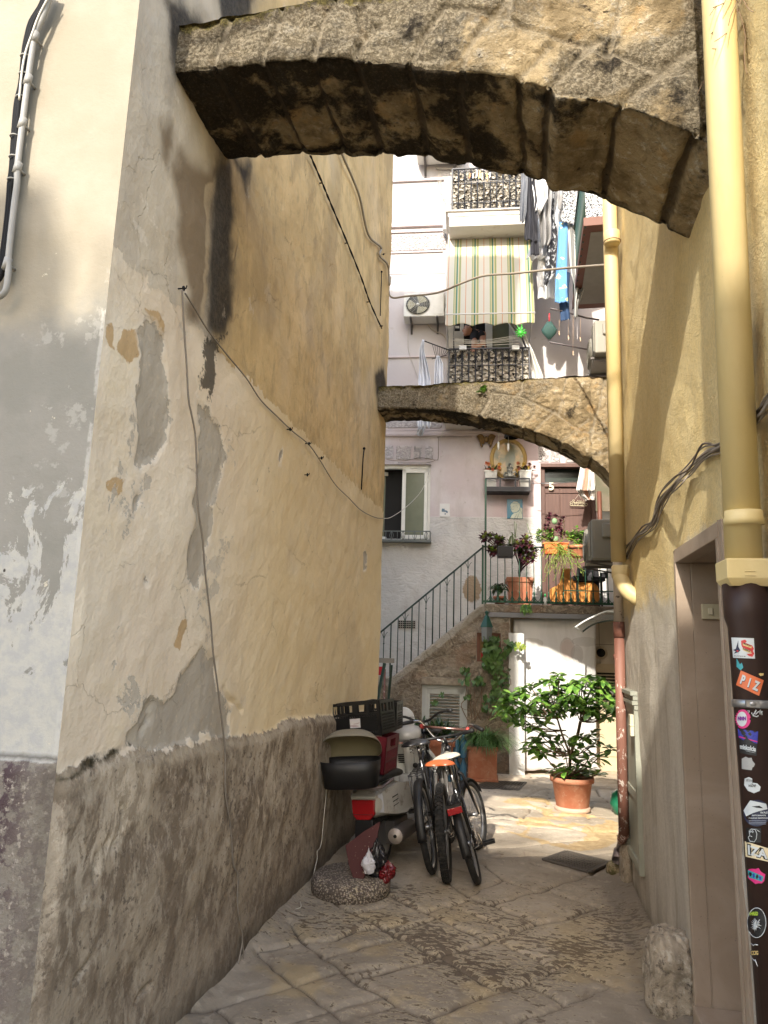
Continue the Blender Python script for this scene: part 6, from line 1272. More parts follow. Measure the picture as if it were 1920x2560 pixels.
    if guard:
        for c2, X, a0, a1 in ((RW_, K, 20, 185), (FWc, piv, 25, 150)):
            def gf(U, Wd, c2=c2, a0=a0, a1=a1):
                q = np.radians(a0+(a1-a0)*U); b_ = (Wd*2-1); rr = R+.022-.014*b_**2; return c2.x+b_*.033, c2.y-rr*np.cos(q)*-1*(-1 if 0 else 1) if 0 else c2.y+rr*np.cos(q), c2.z+rr*np.sin(q)
            go = gridmesh('mudguard', 30, 6, gf, BK, t); go.data.transform(X); go.modifiers.new('s', 'SOLIDIFY').thickness = .002
    if rack:
        k = MB(); zt = R*2+.07
        for sx in (-.05, 0, .05): k.tube([(sx, -.16, zt), (sx, .22, zt)], .005, 5)
        for yy in (-.16, -.05, .06, .2): k.tube([(-.055, yy, zt), (.055, yy, zt)], .004, 5)
        for sx in (-.06, .06): k.tube([(sx, -.10, zt), (sx, 0, R)], .005, 5); k.tube([(sx, .05, zt), (sx, 0, R)], .005, 5)
        for i in range(7): k.tube([(-.05+i*.016, -.16, zt+.006), (0, -.02, zt+.035), (.05-i*.016, .12, zt+.006)], .0015, 3)
        ko = k.build('luggage_rack', BK, t)
    if light:
        zl = R+.27; l = MB(); l.box((0, -.20, zl), (.105, .035, .045)); lo = l.build('rear_reflector', M('lens_red'), t, bevel=.004); MB().box((0, -.185, zl+.03), (.115, .06, .018)).build('reflector_bracket', BK, lo)
        rk_ = MB(); 
        for i in range(7): rk_.tube([(-.05+i*.0167, -.19, zl+.045), (-.05+i*.0167, .10, zl+.055)], .0035, 4)
        for sx in (-.055, .055): rk_.tube([(sx, -.17, zl+.04), (sx, 0, R)], .005, 5)
        rk_.build('luggage_rack', BK, t)
    bpy.context.view_layer.update()
    t.matrix_world = Matrix.Translation(loc) @ Matrix.Rotation(head, 4, 'Z') @ Matrix.Rotation(lean, 4, 'Y')
    return t
r_ = math.radians
bike('black city bicycle with a rear rack and mudguards, nearest the scooter', (-.665, 5.64, 0), r_(2), r_(-11), R=.32, rack=True, guard=True, bar='city', bh=1.06, sh=.90, steer=r_(-6))
bike('mountain bicycle with knobbly tyres, an orange saddle and chrome high-rise handlebars', (-.55, 5.50, 0), r_(3), r_(-6), R=.325, tyre=.030, knob=True, bar='bmx', saddle='orange', col=(.10, .095, .09), sh=.765, steer=r_(-14), wb=1.0, tw=(.017, .02, .018))
bike('small black folding bicycle with a red rear reflector, rightmost of the parked bicycles', (-.33, 5.50, 0), r_(3), r_(-18), R=.27, tyre=.024, wb=.92, sh=.84, bar='flat', saddle='white', light=True, guard=True, sy=.16, steer=r_(-18), bh=.95)
# ================================================================== cables
CBm = M('cable_grey', col=(.20, .17, .14), rough=.6); CBk = M('cable_black', col=(.008, .008, .009), rough=.8, spec=.2); CBw = M('cable_white', col=(.5, .47, .40), rough=.5)
def cable(label, segs, r, mat, plane='X', val=XL+.018, n=5, cat='cable', name='cable', group=None, closed=False):
    pts = []
    for k, L in segs:
        for u, v in L: pts.append(onX(k, u, v, val) if plane == 'X' else onY(k, u, v, val))
    return tag(MB().tube(spline(pts, n), r, 7).build(name, mat), label, cat, group)
cable('long thin grey cable hanging from a hook down the left wall to a loop', [('L2', [(160,1215),(162,1300),(172,1480),(190,1750),(205,2000)]), ('L4', [(225,100),(252,250),(262,450),(270,750),(305,1000),(325,1250),(360,1550),(380,1800),(405,1990)]), ('L6', [(402,300),(420,480),(420,720),(455,950),(470,1180),(500,1260),(498,1450),(530,1650),(520,1740),(503,1830),(518,1855),(537,1790),(530,1690)])], .0045, CBm, val=XL+.05)
cable('thin grey cable sagging diagonally along the left wall from the hook towards the window', [('L2', [(180,1240),(250,1350),(340,1500),(480,1680),(620,1850)]), ('L4', [(720,0),(840,120),(950,225),(1065,320),(1150,440),(1250,600),(1350,700),(1440,790),(1540,840),(1598,846)])], .004, CBm)
m_ = MB(); a = onX('L4', 1600, 846, XL+.018); L = [a]+[onY('Z4', u, v, y) for u, v, y in ((100,985,8.2),(200,915,9.6),(290,815,10.7))]+[fw(*(lambda q: (q.x, .03, q.z))(F('Z4', 340, 690)))]; tag(m_.tube(spline(L, 6), .004, 6).build('cable', CBw), 'thin pale cable crossing from the left wall to the open window of the pink house', 'cable')
def twisted(segs, r, off, mat, label):
    pts = []
    for k, L in segs: pts += [onX(k, u, v, XL+.03) for u, v in L]
    P_ = spline(pts, 14); m = MB()
    for s in (0, 1): m.tube([p+Vector((.5*off*math.cos(i*.55+s*PI), off*math.sin(i*.55+s*PI), 0)) for i, p in enumerate(P_)], r, 6)
    for i, q in enumerate(pts[1:-1:2]): m.tube([q, q+Vector((-.03, 0, 0))], .005, 5)
    return tag(m.build('cable', mat), label, 'cable')
twisted([('L2', [(1075,255),(1160,450),(1230,620),(1340,880),(1440,1130),(1500,1300),(1585,1490)])], .005, .008, CBk, 'twisted pair of black wires running diagonally down the far part of the left wall')
pts = [onX('L2', u, v, XL+.03) for u, v in ((1290,200),(1310,265),(1370,400),(1430,560),(1490,820),(1580,910),(1570,970),(1630,1040),(1640,1180))]
xs = [onY('Z3', u, v, y) for u, v, y in ((95,810,7.35),(80,880,7.4),(103,942,7.42),(200,935,7.3),(400,912,7.1),(560,848,6.9),(700,802,6.7),(900,786,6.4),(1200,755,6.0))]+[onX('Z3', 1485, 733, .62)]
tag(MB().tube(spline(pts+xs, 6), .011, 8).build('cable', M('conduit_grey', col=(.27, .235, .19), rough=.6)), 'thick grey cable crossing from the left wall to the far drainpipe', 'cable')
tag(MB().tube([onY('Z3', 60, 795, 7.5), fw(Fx('Z3', 450, 797), .05, Fz('Z3', 450, 797))], .003, 4).build('wire', CBk), 'thin black wire between the left house and the striped awning', 'wire')
cable('thin pale cord lying along the foot of the left wall beside the concrete base', [('L6', [(1072,690),(1052,900),(1035,1060),(1012,1100),(1010,1150),(985,1260)])], .003, CBw, val=XL+.05)
L = [onZ('L6', u, v, .012) for u, v in ((960,1300),(900,1350),(893,1400),(907,1455),(870,1475),(790,1505),(740,1550),(680,1600),(640,1660),(605,1680),(570,1640),(545,1605),(530,1610))]; tag(MB().tube(spline([onX('L6', 985, 1262, XL+.05)]+L, 5), .003, 6).build('cord', CBw), 'thin pale cord trailing over the paving at the foot of the left wall', 'cord')
hk = MB()
for k, u, v in (('L2', 160, 1205), ('L4', 1060, 312), ('L4', 1048, 535), ('L4', 925, 210), ('L4', 1150, 415), ('L2', 1580, 1475), ('L2', 1595, 960)):
    p = onX(k, u, v, XL+.02); h_ = MB(); h_.tube([p+Vector((-.03, 0, 0)), p+Vector((.018, 0, 0)), p+Vector((.02, 0, .012))], .0035, 5); h_.ell(p+Vector((.006, 0, .0)), (.007, .009, .013), 8, 5); tag(h_.build('wall_hook', CBk), 'small rusty hook fixed in the left wall', 'hook', 'hooks along the left wall')
m_ = MB(); m_.tube([onX('L4', 1460, 345, XL+.02), onX('L4', 1452, 420, XL+.02), onX('L4', 1440, 640, XL+.02)], .006, 6).ell(onX('L4', 1460, 347, XL+.02), .014, 8, 6); tag(m_.build('iron_rod', CBk), 'short black iron rod hanging on the far end of the left wall', 'rod')
m_ = MB(); m_.tube([onX('L2', 1585, 1085, XL+.02), onX('L2', 1575, 1400, XL+.02)], .005, 6).ell(onX('L2', 1585, 1085, XL+.02), .012, 8, 6); tag(m_.build('iron_rod', CBk), 'thin black iron rod high on the left wall above the small arch', 'rod')
# street-side conduit and cable bundle on the sunlit front wall
YF = Y0-.045; cn = [onY('N5', u, v, YF) for u, v in ((640,-160),(520,190),(425,400),(385,620),(335,960),(270,1480),(210,2000),(204,2212))]+[onY('Z1', u, v, YF) for u, v in ((60,900),(38,1100),(36,1180),(22,1260),(-20,1290))]
cr_ = thing('conduit', 'grey plastic conduit with couplings on the sunlit corner of the old house', 'conduit', tuple(cn[-1])); o = MB().tube(spline(cn, 5), .0115, 12).build('pipe', M('conduit_plastic', col=(.27, .26, .24), rough=.5)); jn_ = []
for k, u, v in (('N5', 415, 450), ('N5', 335, 965), ('N5', 268, 1485), ('N5', 210, 2020), ('Z1', 30, 1140)):
    p = onY(k, u, v, YF); q = MB(); q.tube([p+Vector((-.004, 0, -.022)), p+Vector((.004, 0, .022))], .0145, 12); q.tube([p+Vector((0, 0, 0)), p+Vector((0, .045, 0))], .006, 6); jn_.append(q.build('coupling', M('conduit_plastic')))
adopt(cr_, o, *jn_)
for i, dx in enumerate((-30, -8, 14)):
    L = [onY('N5', u+dx, v, Y0-.03-.006*i) for u, v in ((600,-160),(520,60),(400,260),(345,450),(310,650),(275,1000),(222,1250),(190,1600),(165,2000),(140,2212))]+[onY('Z1', u+dx*.4, v, Y0-.03) for u, v in ((48,850),(38,960),(20,1100),(5,1180),(-25,1230))]
    tag(MB().tube(spline(L, 5), .0088, 7).build('cable', CBk), 'black cable strapped beside the grey conduit on the corner of the old house', 'cable', 'black cables beside the grey conduit')
L = [onY('N5', u, v, Y0-.06) for u, v in ((620,-100),(470,180),(380,420),(310,620),(265,850),(230,1200))]; tag(MB().tube(spline(L, 5), .004, 6).build('cable', CBw), 'thin white wire laid over the black cables on the corner of the old house', 'cable')
for k, u, v in (('N5', 300, 680), ('N5', 285, 895), ('N5', 250, 1170), ('N5', 175, 1640), ('N5', 165, 1890), ('N5', 145, 2165)):
    p = onY(k, u, v, Y0-.04); q = MB(); q.tube([p+Vector((.017*math.cos(a_*PI/6), .014*math.sin(a_*PI/6), 0)) for a_ in range(12)], .0035, 5, closed=True); tag(q.build('cable_clip', M('conduit_plastic')), 'grey clip holding the black cables beside the conduit', 'clip', 'clips on the black cables')
# cable bundle across the right wall
r = random.Random(21); base_ = [('L8', 1500, 1050), ('L8', 1330, 1290), ('L8', 1230, 1430), ('L8', 980, 1640), ('L8', 850, 1690), ('L8', 710, 1810), ('L8', 610, 1930), ('L8', 490, 2070), ('Z7', 470, 20), ('Z7', 395, 100), ('Z7', 310, 160), ('Z7', 240, 290), ('Z7', 232, 330)]
for i in range(9):
    o_ = r.uniform(-1, 1); L = []
    for j, (k, u, v) in enumerate(base_):
        sp_k = (95 if k == 'L8' else 80)*(.3+.7*math.sin(j*1.25+i)**2)*(1.0 if 2 < j < 12 else .8); L.append(onX(k, u+o_*sp_k*.5+r.uniform(-12, 12), v+o_*sp_k+r.uniform(-16, 16), XR-.02-.012*r.random()-(.03 if j == 6 else 0)))
    tag(MB().tube(spline(L, 5), r.choice((.0035, .0045, .006)), 6).build('cable', r.choice((CBm, CBm, M('cable_brown', col=(.10, .075, .055), rough=.6)))), 'tangled grey cable of the bundle sagging across the right wall', 'cable', 'bundle of cables across the right wall')
# overhead wires beyond the top of the picture, whose shadows cross the near arch
for i, (x0, x1, zz, dz) in enumerate(((-3, 2.5, 6.6, .55), (-3, 2.5, 6.9, .8), (-3, 2.5, 7.1, 1.3), (-3, 2.6, 7.6, 1.1))):
    tag(MB().tube(spline([(x0, -1.2-.2*i, zz-dz*.3), (-.6, -1.2, zz-.08), (x1, -1.2+.2*i, zz+dz)], 8), .012+.006*(i % 2), 5).build('overhead_wire', CBk), 'overhead wire strung across the street above the picture', 'wire', 'overhead wires across the street')
# ================================================================== plants
def leafmat(name, a, b, rough=.4, trans=.0):
    return M(name, lambda t: dict(col=t.mix(t.noise(7, 3, v=t.O).step(.38, .62), a, b), rough=rough), rough=rough)
GRN = M('leaf_green', lambda t: dict(col=t.mix(t.noise(22, 2, v=t.O).step(.40, .60), t.mix(t.noise(5, 2, v=t.O, off=3).step(.4, .6), (.05, .13, .02), (.08, .20, .03)), (.20, .36, .06)), rough=.32, h=t.noise(60, 2, v=t.O), bs=.1)); GRD = leafmat('leaf_dark', (.018, .045, .012), (.04, .09, .02), .35); GRS = leafmat('leaf_strap', (.05, .12, .02), (.10, .19, .05), .4)
PRP = leafmat('leaf_purple', (.045, .010, .018), (.10, .022, .035), .35); YGR = leafmat('leaf_yellowgreen', (.18, .28, .04), (.30, .34, .07), .4); WOOD = M('twig')
def leaf(mb, p, d, L, W, droop=.25, fold=.15, seg=4, rr=rnd, tip=.8, up=Vector((0, 0, 1))):
    d = d.normalized(); s = d.cross(up)
    if s.length < .1: s = Vector((1, 0, 0))
    s.normalize(); n = s.cross(d).normalized(); ro = rr.uniform(-.5, .5); s, n = s*math.cos(ro)+n*math.sin(ro), n*math.cos(ro)-s*math.sin(ro); vs = []
    for i in range(seg+1):
        t = i/seg; w = W/2*math.sin(PI*min(t**tip*.96+.02, 1)); c = p+d*L*t-Vector((0, 0, 1))*droop*L*t*t
        vs += [c-s*w+n*fold*w, c, c+s*w+n*fold*w]
    fs = []
    for i in range(seg): a = i*3; fs += [(a, a+1, a+4, a+3), (a+1, a+2, a+5, a+4)]
    mb.add(vs, fs, True)
def whorl(mb, p, n, L, W, rr, el=(0, .9), **kw):
    a0 = rr.uniform(0, 6)
    for i in range(n):
        a = a0+i*2*PI/n+rr.uniform(-.25, .25); e = rr.uniform(*el); leaf(mb, p+Vector((0, 0, rr.uniform(-.02, .02))), Vector((math.cos(a)*math.cos(e), math.sin(a)*math.cos(e), math.sin(e))), L*rr.uniform(.7, 1.1), W*rr.uniform(.8, 1.1), rr=rr, **kw)
def stuffish(o): o['kind'] = 'stuff'; return o
def potlathe(prof, name, parent, mat, n=36, c=(0, 0, 0)): return MB().lathe(prof, c, 'Z', n, caps=False).build(name, mat, parent, solid=.006)
# large potted shrub in the sunlit courtyard
r = random.Random(5); PC = Vector((.47, 8.2, 0)); t = thing('potted_tree', 'leafy green shrub in a round terracotta pot standing on the sunlit paving', 'potted plant', tuple(PC))
pot = potlathe([(.0, .02), (.155, .02), (.16, .03), (.20, .29), (.222, .292), (.226, .335), (.212, .338), (.205, .30), (.19, .29)], 'pot', t, M('terracotta')); MB().lathe([(0, .298), (.2, .298)], (0, 0, 0), 'Z', 24, caps=False).build('soil', M('soil'), t)
MB().lathe([(.0, .0), (.17, .0), (.185, .012), (.18, .045), (.16, .05), (.15, .022)], (0, 0, 0), 'Z', 36, caps=False).build('saucer', M('pale_clay', col=(.56, .40, .30), rough=.85), t)
WH = [(480,730),(560,690),(400,760),(330,830),(640,750),(700,650),(780,615),(860,690),(940,650),(1000,615),(1060,720),(1120,650),(1180,700),(1210,800),(1100,820),(1000,790),(900,790),(800,800),(700,820),(600,800),(520,860),(440,950),(500,1000),(560,990),(640,980),(740,740),(960,720),(1150,930),(1200,900),(1060,900),(960,880),(850,860),(760,880),(660,880),(350,880),(430,830),(1230,860),(1130,760),(880,740),(1020,870),
 (610,1100),(650,1080),(720,1120),(770,1070),(860,1100),(960,1090),(1040,1060),(1070,1130),(980,1180),(900,1160),(830,1200),(740,1190),(660,1230),(600,1180),(1090,1250),(1190,1180),(1010,1270),(930,1300),(880,1240),(750,1340),(820,1350),(920,1370),(1010,1390),(1090,1380),(965,1430),(580,1120),(560,1190)]
L1 = MB(); B1 = MB(); nodes = [Vector((-.02, 0, .35)), Vector((-.01, 0, .55)), Vector((.06, 0, .74)), Vector((.10, .02, .9)), Vector((-.14, .01, .92)), Vector((-.05, 0, .8))]
B1.tube(spline(nodes[:4], 4), [.016]*13, 8); B1.tube([nodes[1], Vector((-.09, .02, .75)), nodes[4]], [.013, .011, .009], 7)
for u, v in WH:
    p = onY('Z6', u, v, 8.2+r.uniform(-.28, .3))-PC; p.z = max(p.z, .36); c = min(nodes, key=lambda q: (q-p).length+(.5 if q.z > p.z else 0)); mid = (c+p)/2+Vector((0, 0, -.03)); B1.tube(spline([c, mid, p], 3), [.006]*7, 5)
    whorl(L1, p, r.choice((8, 9, 10)), .15, .066, r, el=(-.35, .8), tip=1.25, droop=.3)
    if v < 900:
        for _ in range(2): whorl(L1, p+Vector((r.uniform(-.09, .09), r.uniform(-.14, .14), r.uniform(-.07, .03))), 6, .13, .062, r, el=(-.6, .6), tip=1.25, droop=.4)
B1.build('trunk', WOOD, t); L1.build('foliage', GRN, t, smooth=True)
# terracotta planter with strap leaves
def strap(mb, p, rr, n, L, spread=1.0, w=.014, up=.9):
    for i in range(n):
        a = rr.uniform(0, 2*PI); ln = L*rr.uniform(.6, 1.1); d = Vector((math.cos(a)*spread, math.sin(a)*spread, up*rr.uniform(.6, 1.4))).normalized(); q = p+Vector((rr.uniform(-.09, .09), rr.uniform(-.09, .09), 0)); pts = []; v = d.copy()
        for k in range(7): pts.append(q.copy()); q = q+v*ln/6; v = (v+Vector((math.cos(a)*.04, math.sin(a)*.04, -.30-.03*k))).normalized()
        s = Vector((-math.sin(a), math.cos(a), 0)); vs = []
        for k, q in enumerate(pts): ww = w*.5*(1-(k/6.2)**2); vs += [q-s*ww, q+s*ww]
        mb.add(vs, [(2*k, 2*k+1, 2*k+3, 2*k+2) for k in range(6)], True)
pl = thing('planter', 'square terracotta planter overflowing with arching strap leaves by the stair wall', 'planter', (-.55, 9.72, 0), .06)
m = MB(); m.box((0, 0, .215), (.36, .34, .37), taper=1.02); m.box((0, 0, .02), (.40, .38, .04)); m.box((0, 0, .40), (.39, .37, .04)); m.build('pot', M('terracotta'), pl, bevel=.008)
m = MB(); strap(m, Vector((0, 0, .40)), r, 330, .62, .9, .016, 1.1); strap(m, Vector((.1, -.05, .42)), r, 120, .5, 1.1); m.build('foliage', GRS, pl)
def stripot(label, x, y, rr_, h, cat='potted plant', name='potted_plant'):
    t = thing(name, label, cat, (x, y, 0)); potlathe([(0, .01), (rr_*.72, .01), (rr_*.80, h*.35), (rr_*.86, h*.36), (rr_*.93, h*.8), (rr_*1.06, h*.81), (rr_*1.06, h), (rr_*.92, h), (rr_*.9, h*.85)], 'pot', t, M('terracotta')); return t
t = stripot('terracotta pot with dark spiky leaves in front of the white shutter', -1.08, 9.55, .24, .52); m = MB()
for i in range(150):
    a = r.uniform(0, 2*PI); e = r.uniform(.5, 1.45); leaf(m, Vector((r.uniform(-.1, .1), r.uniform(-.08, .08), .45)), Vector((math.cos(a)*math.cos(e), math.sin(a)*math.cos(e), math.sin(e))), r.uniform(.3, .48), .035, droop=.28, rr=r, tip=.6)
m.build('foliage', GRD, t)
t = stripot('smaller terracotta pot with dark leaves behind the scooter mirror', -1.38, 9.35, .2, .50); m = MB()
for i in range(130): a = r.uniform(0, 2*PI); e = r.uniform(.1, 1.4); leaf(m, Vector((r.uniform(-.12, .12), r.uniform(-.08, .08), .5+r.uniform(0, .16))), Vector((math.cos(a)*math.cos(e), math.sin(a)*math.cos(e), math.sin(e))), r.uniform(.12, .25), .03, droop=.3, rr=r)
m.build('foliage', GRD, t)
wb = thing('water_bottles', 'shrink-wrapped pack of blue water bottles beside the terracotta planter', 'bottle pack', (-.86, 9.45, 0)); BP = M('blue_pet', col=(.04, .13, .22), rough=.15)
for i in range(3):
    for j in range(2):
        for k in range(2): MB().lathe([(.038, 0), (.042, .01), (.042, .10), (.039, .11), (.042, .12), (.042, .19), (.015, .25), (.015, .275)], (i*.088-.088, j*.088, k*.29), 'Z', 12).build('bottle', BP, wb)
# odds and ends behind the scooter
p = onY('E5', 480, 1665, 7.9); m = MB(); m.lathe([(0, -.01), (.11, -.008), (.12, 0), (.115, .012), (.0, .0)], tuple(p), 'Y', 36, sx=1.0, sy=1.15, caps=False); tag(m.build('white_dish', M('white'), smooth=True), 'white round plastic dish standing behind the scooter handlebar', 'dish')
a = onY('E5', 170, 1440, 7.6); b = onY('E5', 180, 1900, 7.6); tag(MB().beam(a, b, .085, .02).build('wooden_board', M('rawwood', lambda t: dict(col=t.mix(t.noise(8, 4, sc=(3, 3, .3)).step(.4, .6), (.36, .27, .18), (.46, .37, .26)), rough=.8)), bevel=.004), 'pale wooden board standing between the crates and the white dish', 'board')
a = onY('E5', 150, 680, 7.75); b = onY('E5', 10, 1400, 7.6); lp = thing('folding_ladder', 'dark leaning pole frame with a grey top, standing at the end of the left wall', 'ladder', tuple(b))
adopt(lp, MB().beam(a, b, .03, .02).build('pole', M('dark_green_iron')), MB().beam(a+Vector((.03, .25, -.02)), b+Vector((.03, .5, 0)), .025, .02).build('pole', M('dark_green_iron')), MB().beam(a+Vector((-.10, 0, .03)), a+Vector((.10, .02, .03)), .05, .05).build('grey_top', M('greypaint')), MB().box(a+Vector((-.045, 0, -.08)), (.04, .02, .09)).build('red_tag', M('redst')))
tag(MB().tube([fw(Fx('E5', 150, 900, 1.15), 1.14, -.02), fw(Fx('E5', 150, 900, 1.15), 1.14, Fz('E5', 150, 780, 1.15))], .014, 8).build('gas_pipe', M('rust_pipe')), 'thin reddish pipe running up the stair wall at its left end', 'pipe')
# climbing vine on the stair wall (facade frame)
vn = froot('climbing_vine', 'green heart-leaved vine climbing the stair wall between the shutter and the lantern', 'vine'); L1 = MB(); L2 = MB(); B1 = MB()
def heart(mb, p, s, rr, lit=0):
    R = Euler((rr.uniform(-.7, .5), rr.uniform(-.5, .5), rr.uniform(-.9, .9))).to_matrix(); P_ = [(0, 0, .15), (.32, -.05, .42), (.52, -.02, .1), (.3, -.03, -.35), (0, 0, -.75), (-.3, -.03, -.35), (-.52, -.02, .1), (-.32, -.05, .42)]
    mb.add([p+R @ Vector((x*s, y*s-.01, z*s)) for x, y, z in P_]+[p+Vector((0, -.012, -.05*s))], [(i, (i+1) % 8, 8) for i in range(8)], True)
def vine(k, u0, v0, u1, v1, n, s, of=OF+.06, mb=L1):
    for i in range(n): p = F(k, r.uniform(u0, u1), r.uniform(v0, v1), of+r.uniform(0, .12)); heart(mb, p, s*r.uniform(.6, 1.15), r)
vine('D6', 480, 780, 740, 1380, 130, .075); vine('D6', 560, 960, 800, 1330, 60, .08); vine('D6', 640, 1380, 860, 1900, 42, .07); vine('D6', 820, 840, 920, 1130, 12, .08); vine('D6', 920, 850, 1010, 980, 5, .09); vine('D6', 1020, 880, 1190, 1010, 22, .05, mb=L2, of=OF+.2); vine('D6', 60, 1310, 250, 1600, 13, .075); vine('D6', 290, 1450, 490, 1610, 22, .065); vine('D6', 150, 1770, 240, 1840, 6, .07); vine('D6', 450, 1780, 650, 2050, 16, .07); vine('E5', 960, 1300, 1070, 1390, 5, .07); vine('E5', 1080, 1200, 1250, 1280, 3, .06); vine('D6', 860, 1330, 960, 1620, 8, .05)
for L in ([(280,2212),(250,1950),(255,1640)],[(330,2212),(310,1950),(330,1700),(440,1480)],[(560,2212),(620,2050),(740,1800),(740,1420),(650,1250),(720,1180)],[(200,2212),(90,1960),(160,1830),(190,1500),(110,1400),(130,1320)],[(300,2212),(430,2000),(440,1500)],[(430,2212),(330,1980),(430,1740),(440,1600)],[(740,1380),(900,1390),(950,1600)],[(640,2200),(720,1990),(740,1700)],[(540,1340),(640,1360),(780,1380)]): B1.tube(spline([F('D6', u, v, OF+.05) for u, v in L], 5), .006, 5)
B1.tube(spline([F('E5', u, v, OF+.05) for u, v in ((1650,1500),(1480,1450),(1350,1280),(1210,1240),(1060,1290),(1000,1350))], 5), .003, 4); B1.build('stem', WOOD, vn); L1.build('foliage', leafmat('leaf_vine', (.04, .09, .02), (.09, .17, .04), .45), vn); L2.build('sunlit_leaves', YGR, vn)  # the small separate leaf cluster is tinted yellow-green to look sunlit
fn = froot('small_fern', 'tuft of green fern growing from the edge of the landing slab', 'plant'); m = MB()
for i in range(90): leaf(m, F('D3', r.uniform(850, 1010), r.uniform(1450, 1560), OF+.03), Vector((r.uniform(-.6, .6), -1, r.uniform(-1, .2))), r.uniform(.03, .07), .022, rr=r, droop=.8)
m.build('foliage', GRN, fn)
t_ = thing('wall_plant', 'tiny green plant growing from the top of the smaller arch', 'plant', tuple(onY('Z4', 670, 195, 6.97))); m = MB(); whorl(m, Vector((0, 0, 0)), 12, .07, .04, r); whorl(m, Vector((.02, 0, .02)), 9, .05, .03, r); m.build('foliage', GRN, t_)
# plants and pots on the landing (facade frame)
def rosette(mb, p, R_, rr, n=26, face=Vector((0, -1, .6)), mb2=None):
    f = face.normalized(); a, b = frame_of(f)
    for i in range(n):
        q = i*2.4; k = (i/n)**.6; d = (a*math.cos(q)+b*math.sin(q))*k+f*(1.05-k); (leaf)(mb if i > n*.3 or mb2 is None else mb2, p, d, R_*(.45+.55*k), R_*.34, droop=.05, rr=rr, tip=1.6, seg=3)
of = OF-.10
ae = froot('aeonium', 'dark purple rosette plants spilling from the black trough on the landing rail', 'plant'); m = MB(); m2 = MB(); bs = MB()
c0 = F('D3', 560, 620, OF)
for u, v, s in ((230,290,.13),(190,320,.10),(310,300,.11),(420,330,.12),(470,360,.10),(340,540,.12),(300,500,.09),(490,450,.11),(400,560,.10),(360,600,.08),(520,340,.09)): p = F('D3', u, v, OF+.03+r.uniform(0, .1)); rosette(m, p, s, r, mb2=m2); bs.tube(spline([c0+Vector((0, .05, .02)), (c0+p)/2+Vector((0, 0, .03)), p], 3), .008, 5)
bs.build('stem', WOOD, ae); m.build('foliage', PRP, ae); m2.build('rosette_centres', YGR, ae)
a = F('D3', 430, 660, OF); b = F('D3', 700, 480, OF); bx = froot('trough', 'black plastic trough hanging on the landing rail, planted with dark rosettes and long leaves', 'planter'); MB().bb((a.x, -OF-.16, a.z), (b.x, -OF+.02, b.z)).build('tub', M('black_plastic'), bx, bevel=.006)
m = MB()
for i in range(16): p = F('D3', r.uniform(560, 860), 480, OF+.05); a_ = r.uniform(-1, 1); leaf(m, p, Vector((a_, r.uniform(-.4, .2), r.uniform(.6, 1.6))), r.uniform(.22, .42), .035, droop=r.uniform(.2, 1.0), rr=r, tip=.5, seg=6)
for u, v, x2, y2 in ((740,20,740,300),(770,60,750,300),(680,210,760,300),(950,60,1040,330),(340,190,420,280)): m.tube([F('D3', u, v, OF+.05), F('D3', x2, y2, OF+.05)], .005, 4)
m.build('foliage', leafmat('leaf_grey', (.10, .14, .06), (.17, .22, .11), .5), bx)
big = froot('potted_aeonium', 'tall purple rosette plant in a big terracotta tub on the landing', 'potted plant'); a = F('D3', 650, 1410, of-.25); b = F('D3', 1010, 1010, of-.25); cx = (a.x+b.x)/2; hw = (b.x-a.x)/2*1.18; cy = -OF+.40
m = MB(); m.box((cx, cy, (ZL+b.z)/2-.02), (hw*1.75, hw*1.5, b.z-ZL-.04), taper=1.18); m.box((cx, cy, b.z-.03), (hw*2.25, hw*1.95, .075)); m.build('pot', M('terracotta'), big, bevel=.01)
m = MB(); m2 = MB(); bs = MB(); 
for u, v, s in ((830,550,.14),(940,340,.13),(780,420,.11),(1040,540,.12),(880,620,.11),(980,640,.12),(1050,680,.09),(740,560,.09),(940,500,.11),(880,400,.09),(1000,420,.09),(900,690,.08),(960,740,.06),(1075,600,.08)): p = F('D3', u, v, OF-.05+r.uniform(-.05, .2)); rosette(m, p, s, r, mb2=m2); bs.tube(spline([Vector((cx, cy, b.z)), Vector((cx, cy, (b.z+p.z)/2)), p], 4), .011, 6)
bs.build('stem', M('darkstem', col=(.05, .03, .025), rough=.9), big); m.build('foliage', PRP, big); m2.build('rosette_centres', YGR, big)
sm = froot('potted_plant', 'small terracotta pot with drooping green leaves behind the landing railing', 'potted plant'); a = F('D3', 480, 1400, OF-.15); b = F('D3', 590, 1260, OF-.15); hh_ = (b.x-a.x); potlathe([(0, 0), (hh_*.72, 0), (hh_*.9, (b.z-a.z)*.75), (hh_*1.05, (b.z-a.z)*.76), (hh_*1.05, b.z-a.z), (hh_*.9, b.z-a.z)], 'pot', sm, M('terracotta'), c=(a.x, -OF+.15, ZL))
m = MB(); 
for i in range(70): a_ = r.uniform(0, 6.28); e = r.uniform(-.1, 1.4); leaf(m, F('D3', 470+r.uniform(-110, 90), 1150+r.uniform(-60, 70), OF-.12), Vector((math.cos(a_), math.sin(a_), math.sin(e)-.3)), .10, .035, droop=.8, rr=r)
m.build('foliage', GRD, sm)
wbx = froot('window_box', 'orange plastic window box with purple and green succulents on the landing rail', 'planter'); a = F('D2', 165, 1385, OF+.08); b = F('D2', 460, 1235, OF+.08); m = MB(); m.box(((a.x+b.x)/2, -OF-.10, (a.z+b.z)/2), (b.x-a.x, .17, b.z-a.z), taper=1.06); m.box(((a.x+b.x)/2, -OF-.10, b.z-.012), (b.x-a.x+.05, .2, .025)); m.build('tub', M('orange_plastic'), wbx, bevel=.006)
m = MB(); m2 = MB(); m3 = MB()
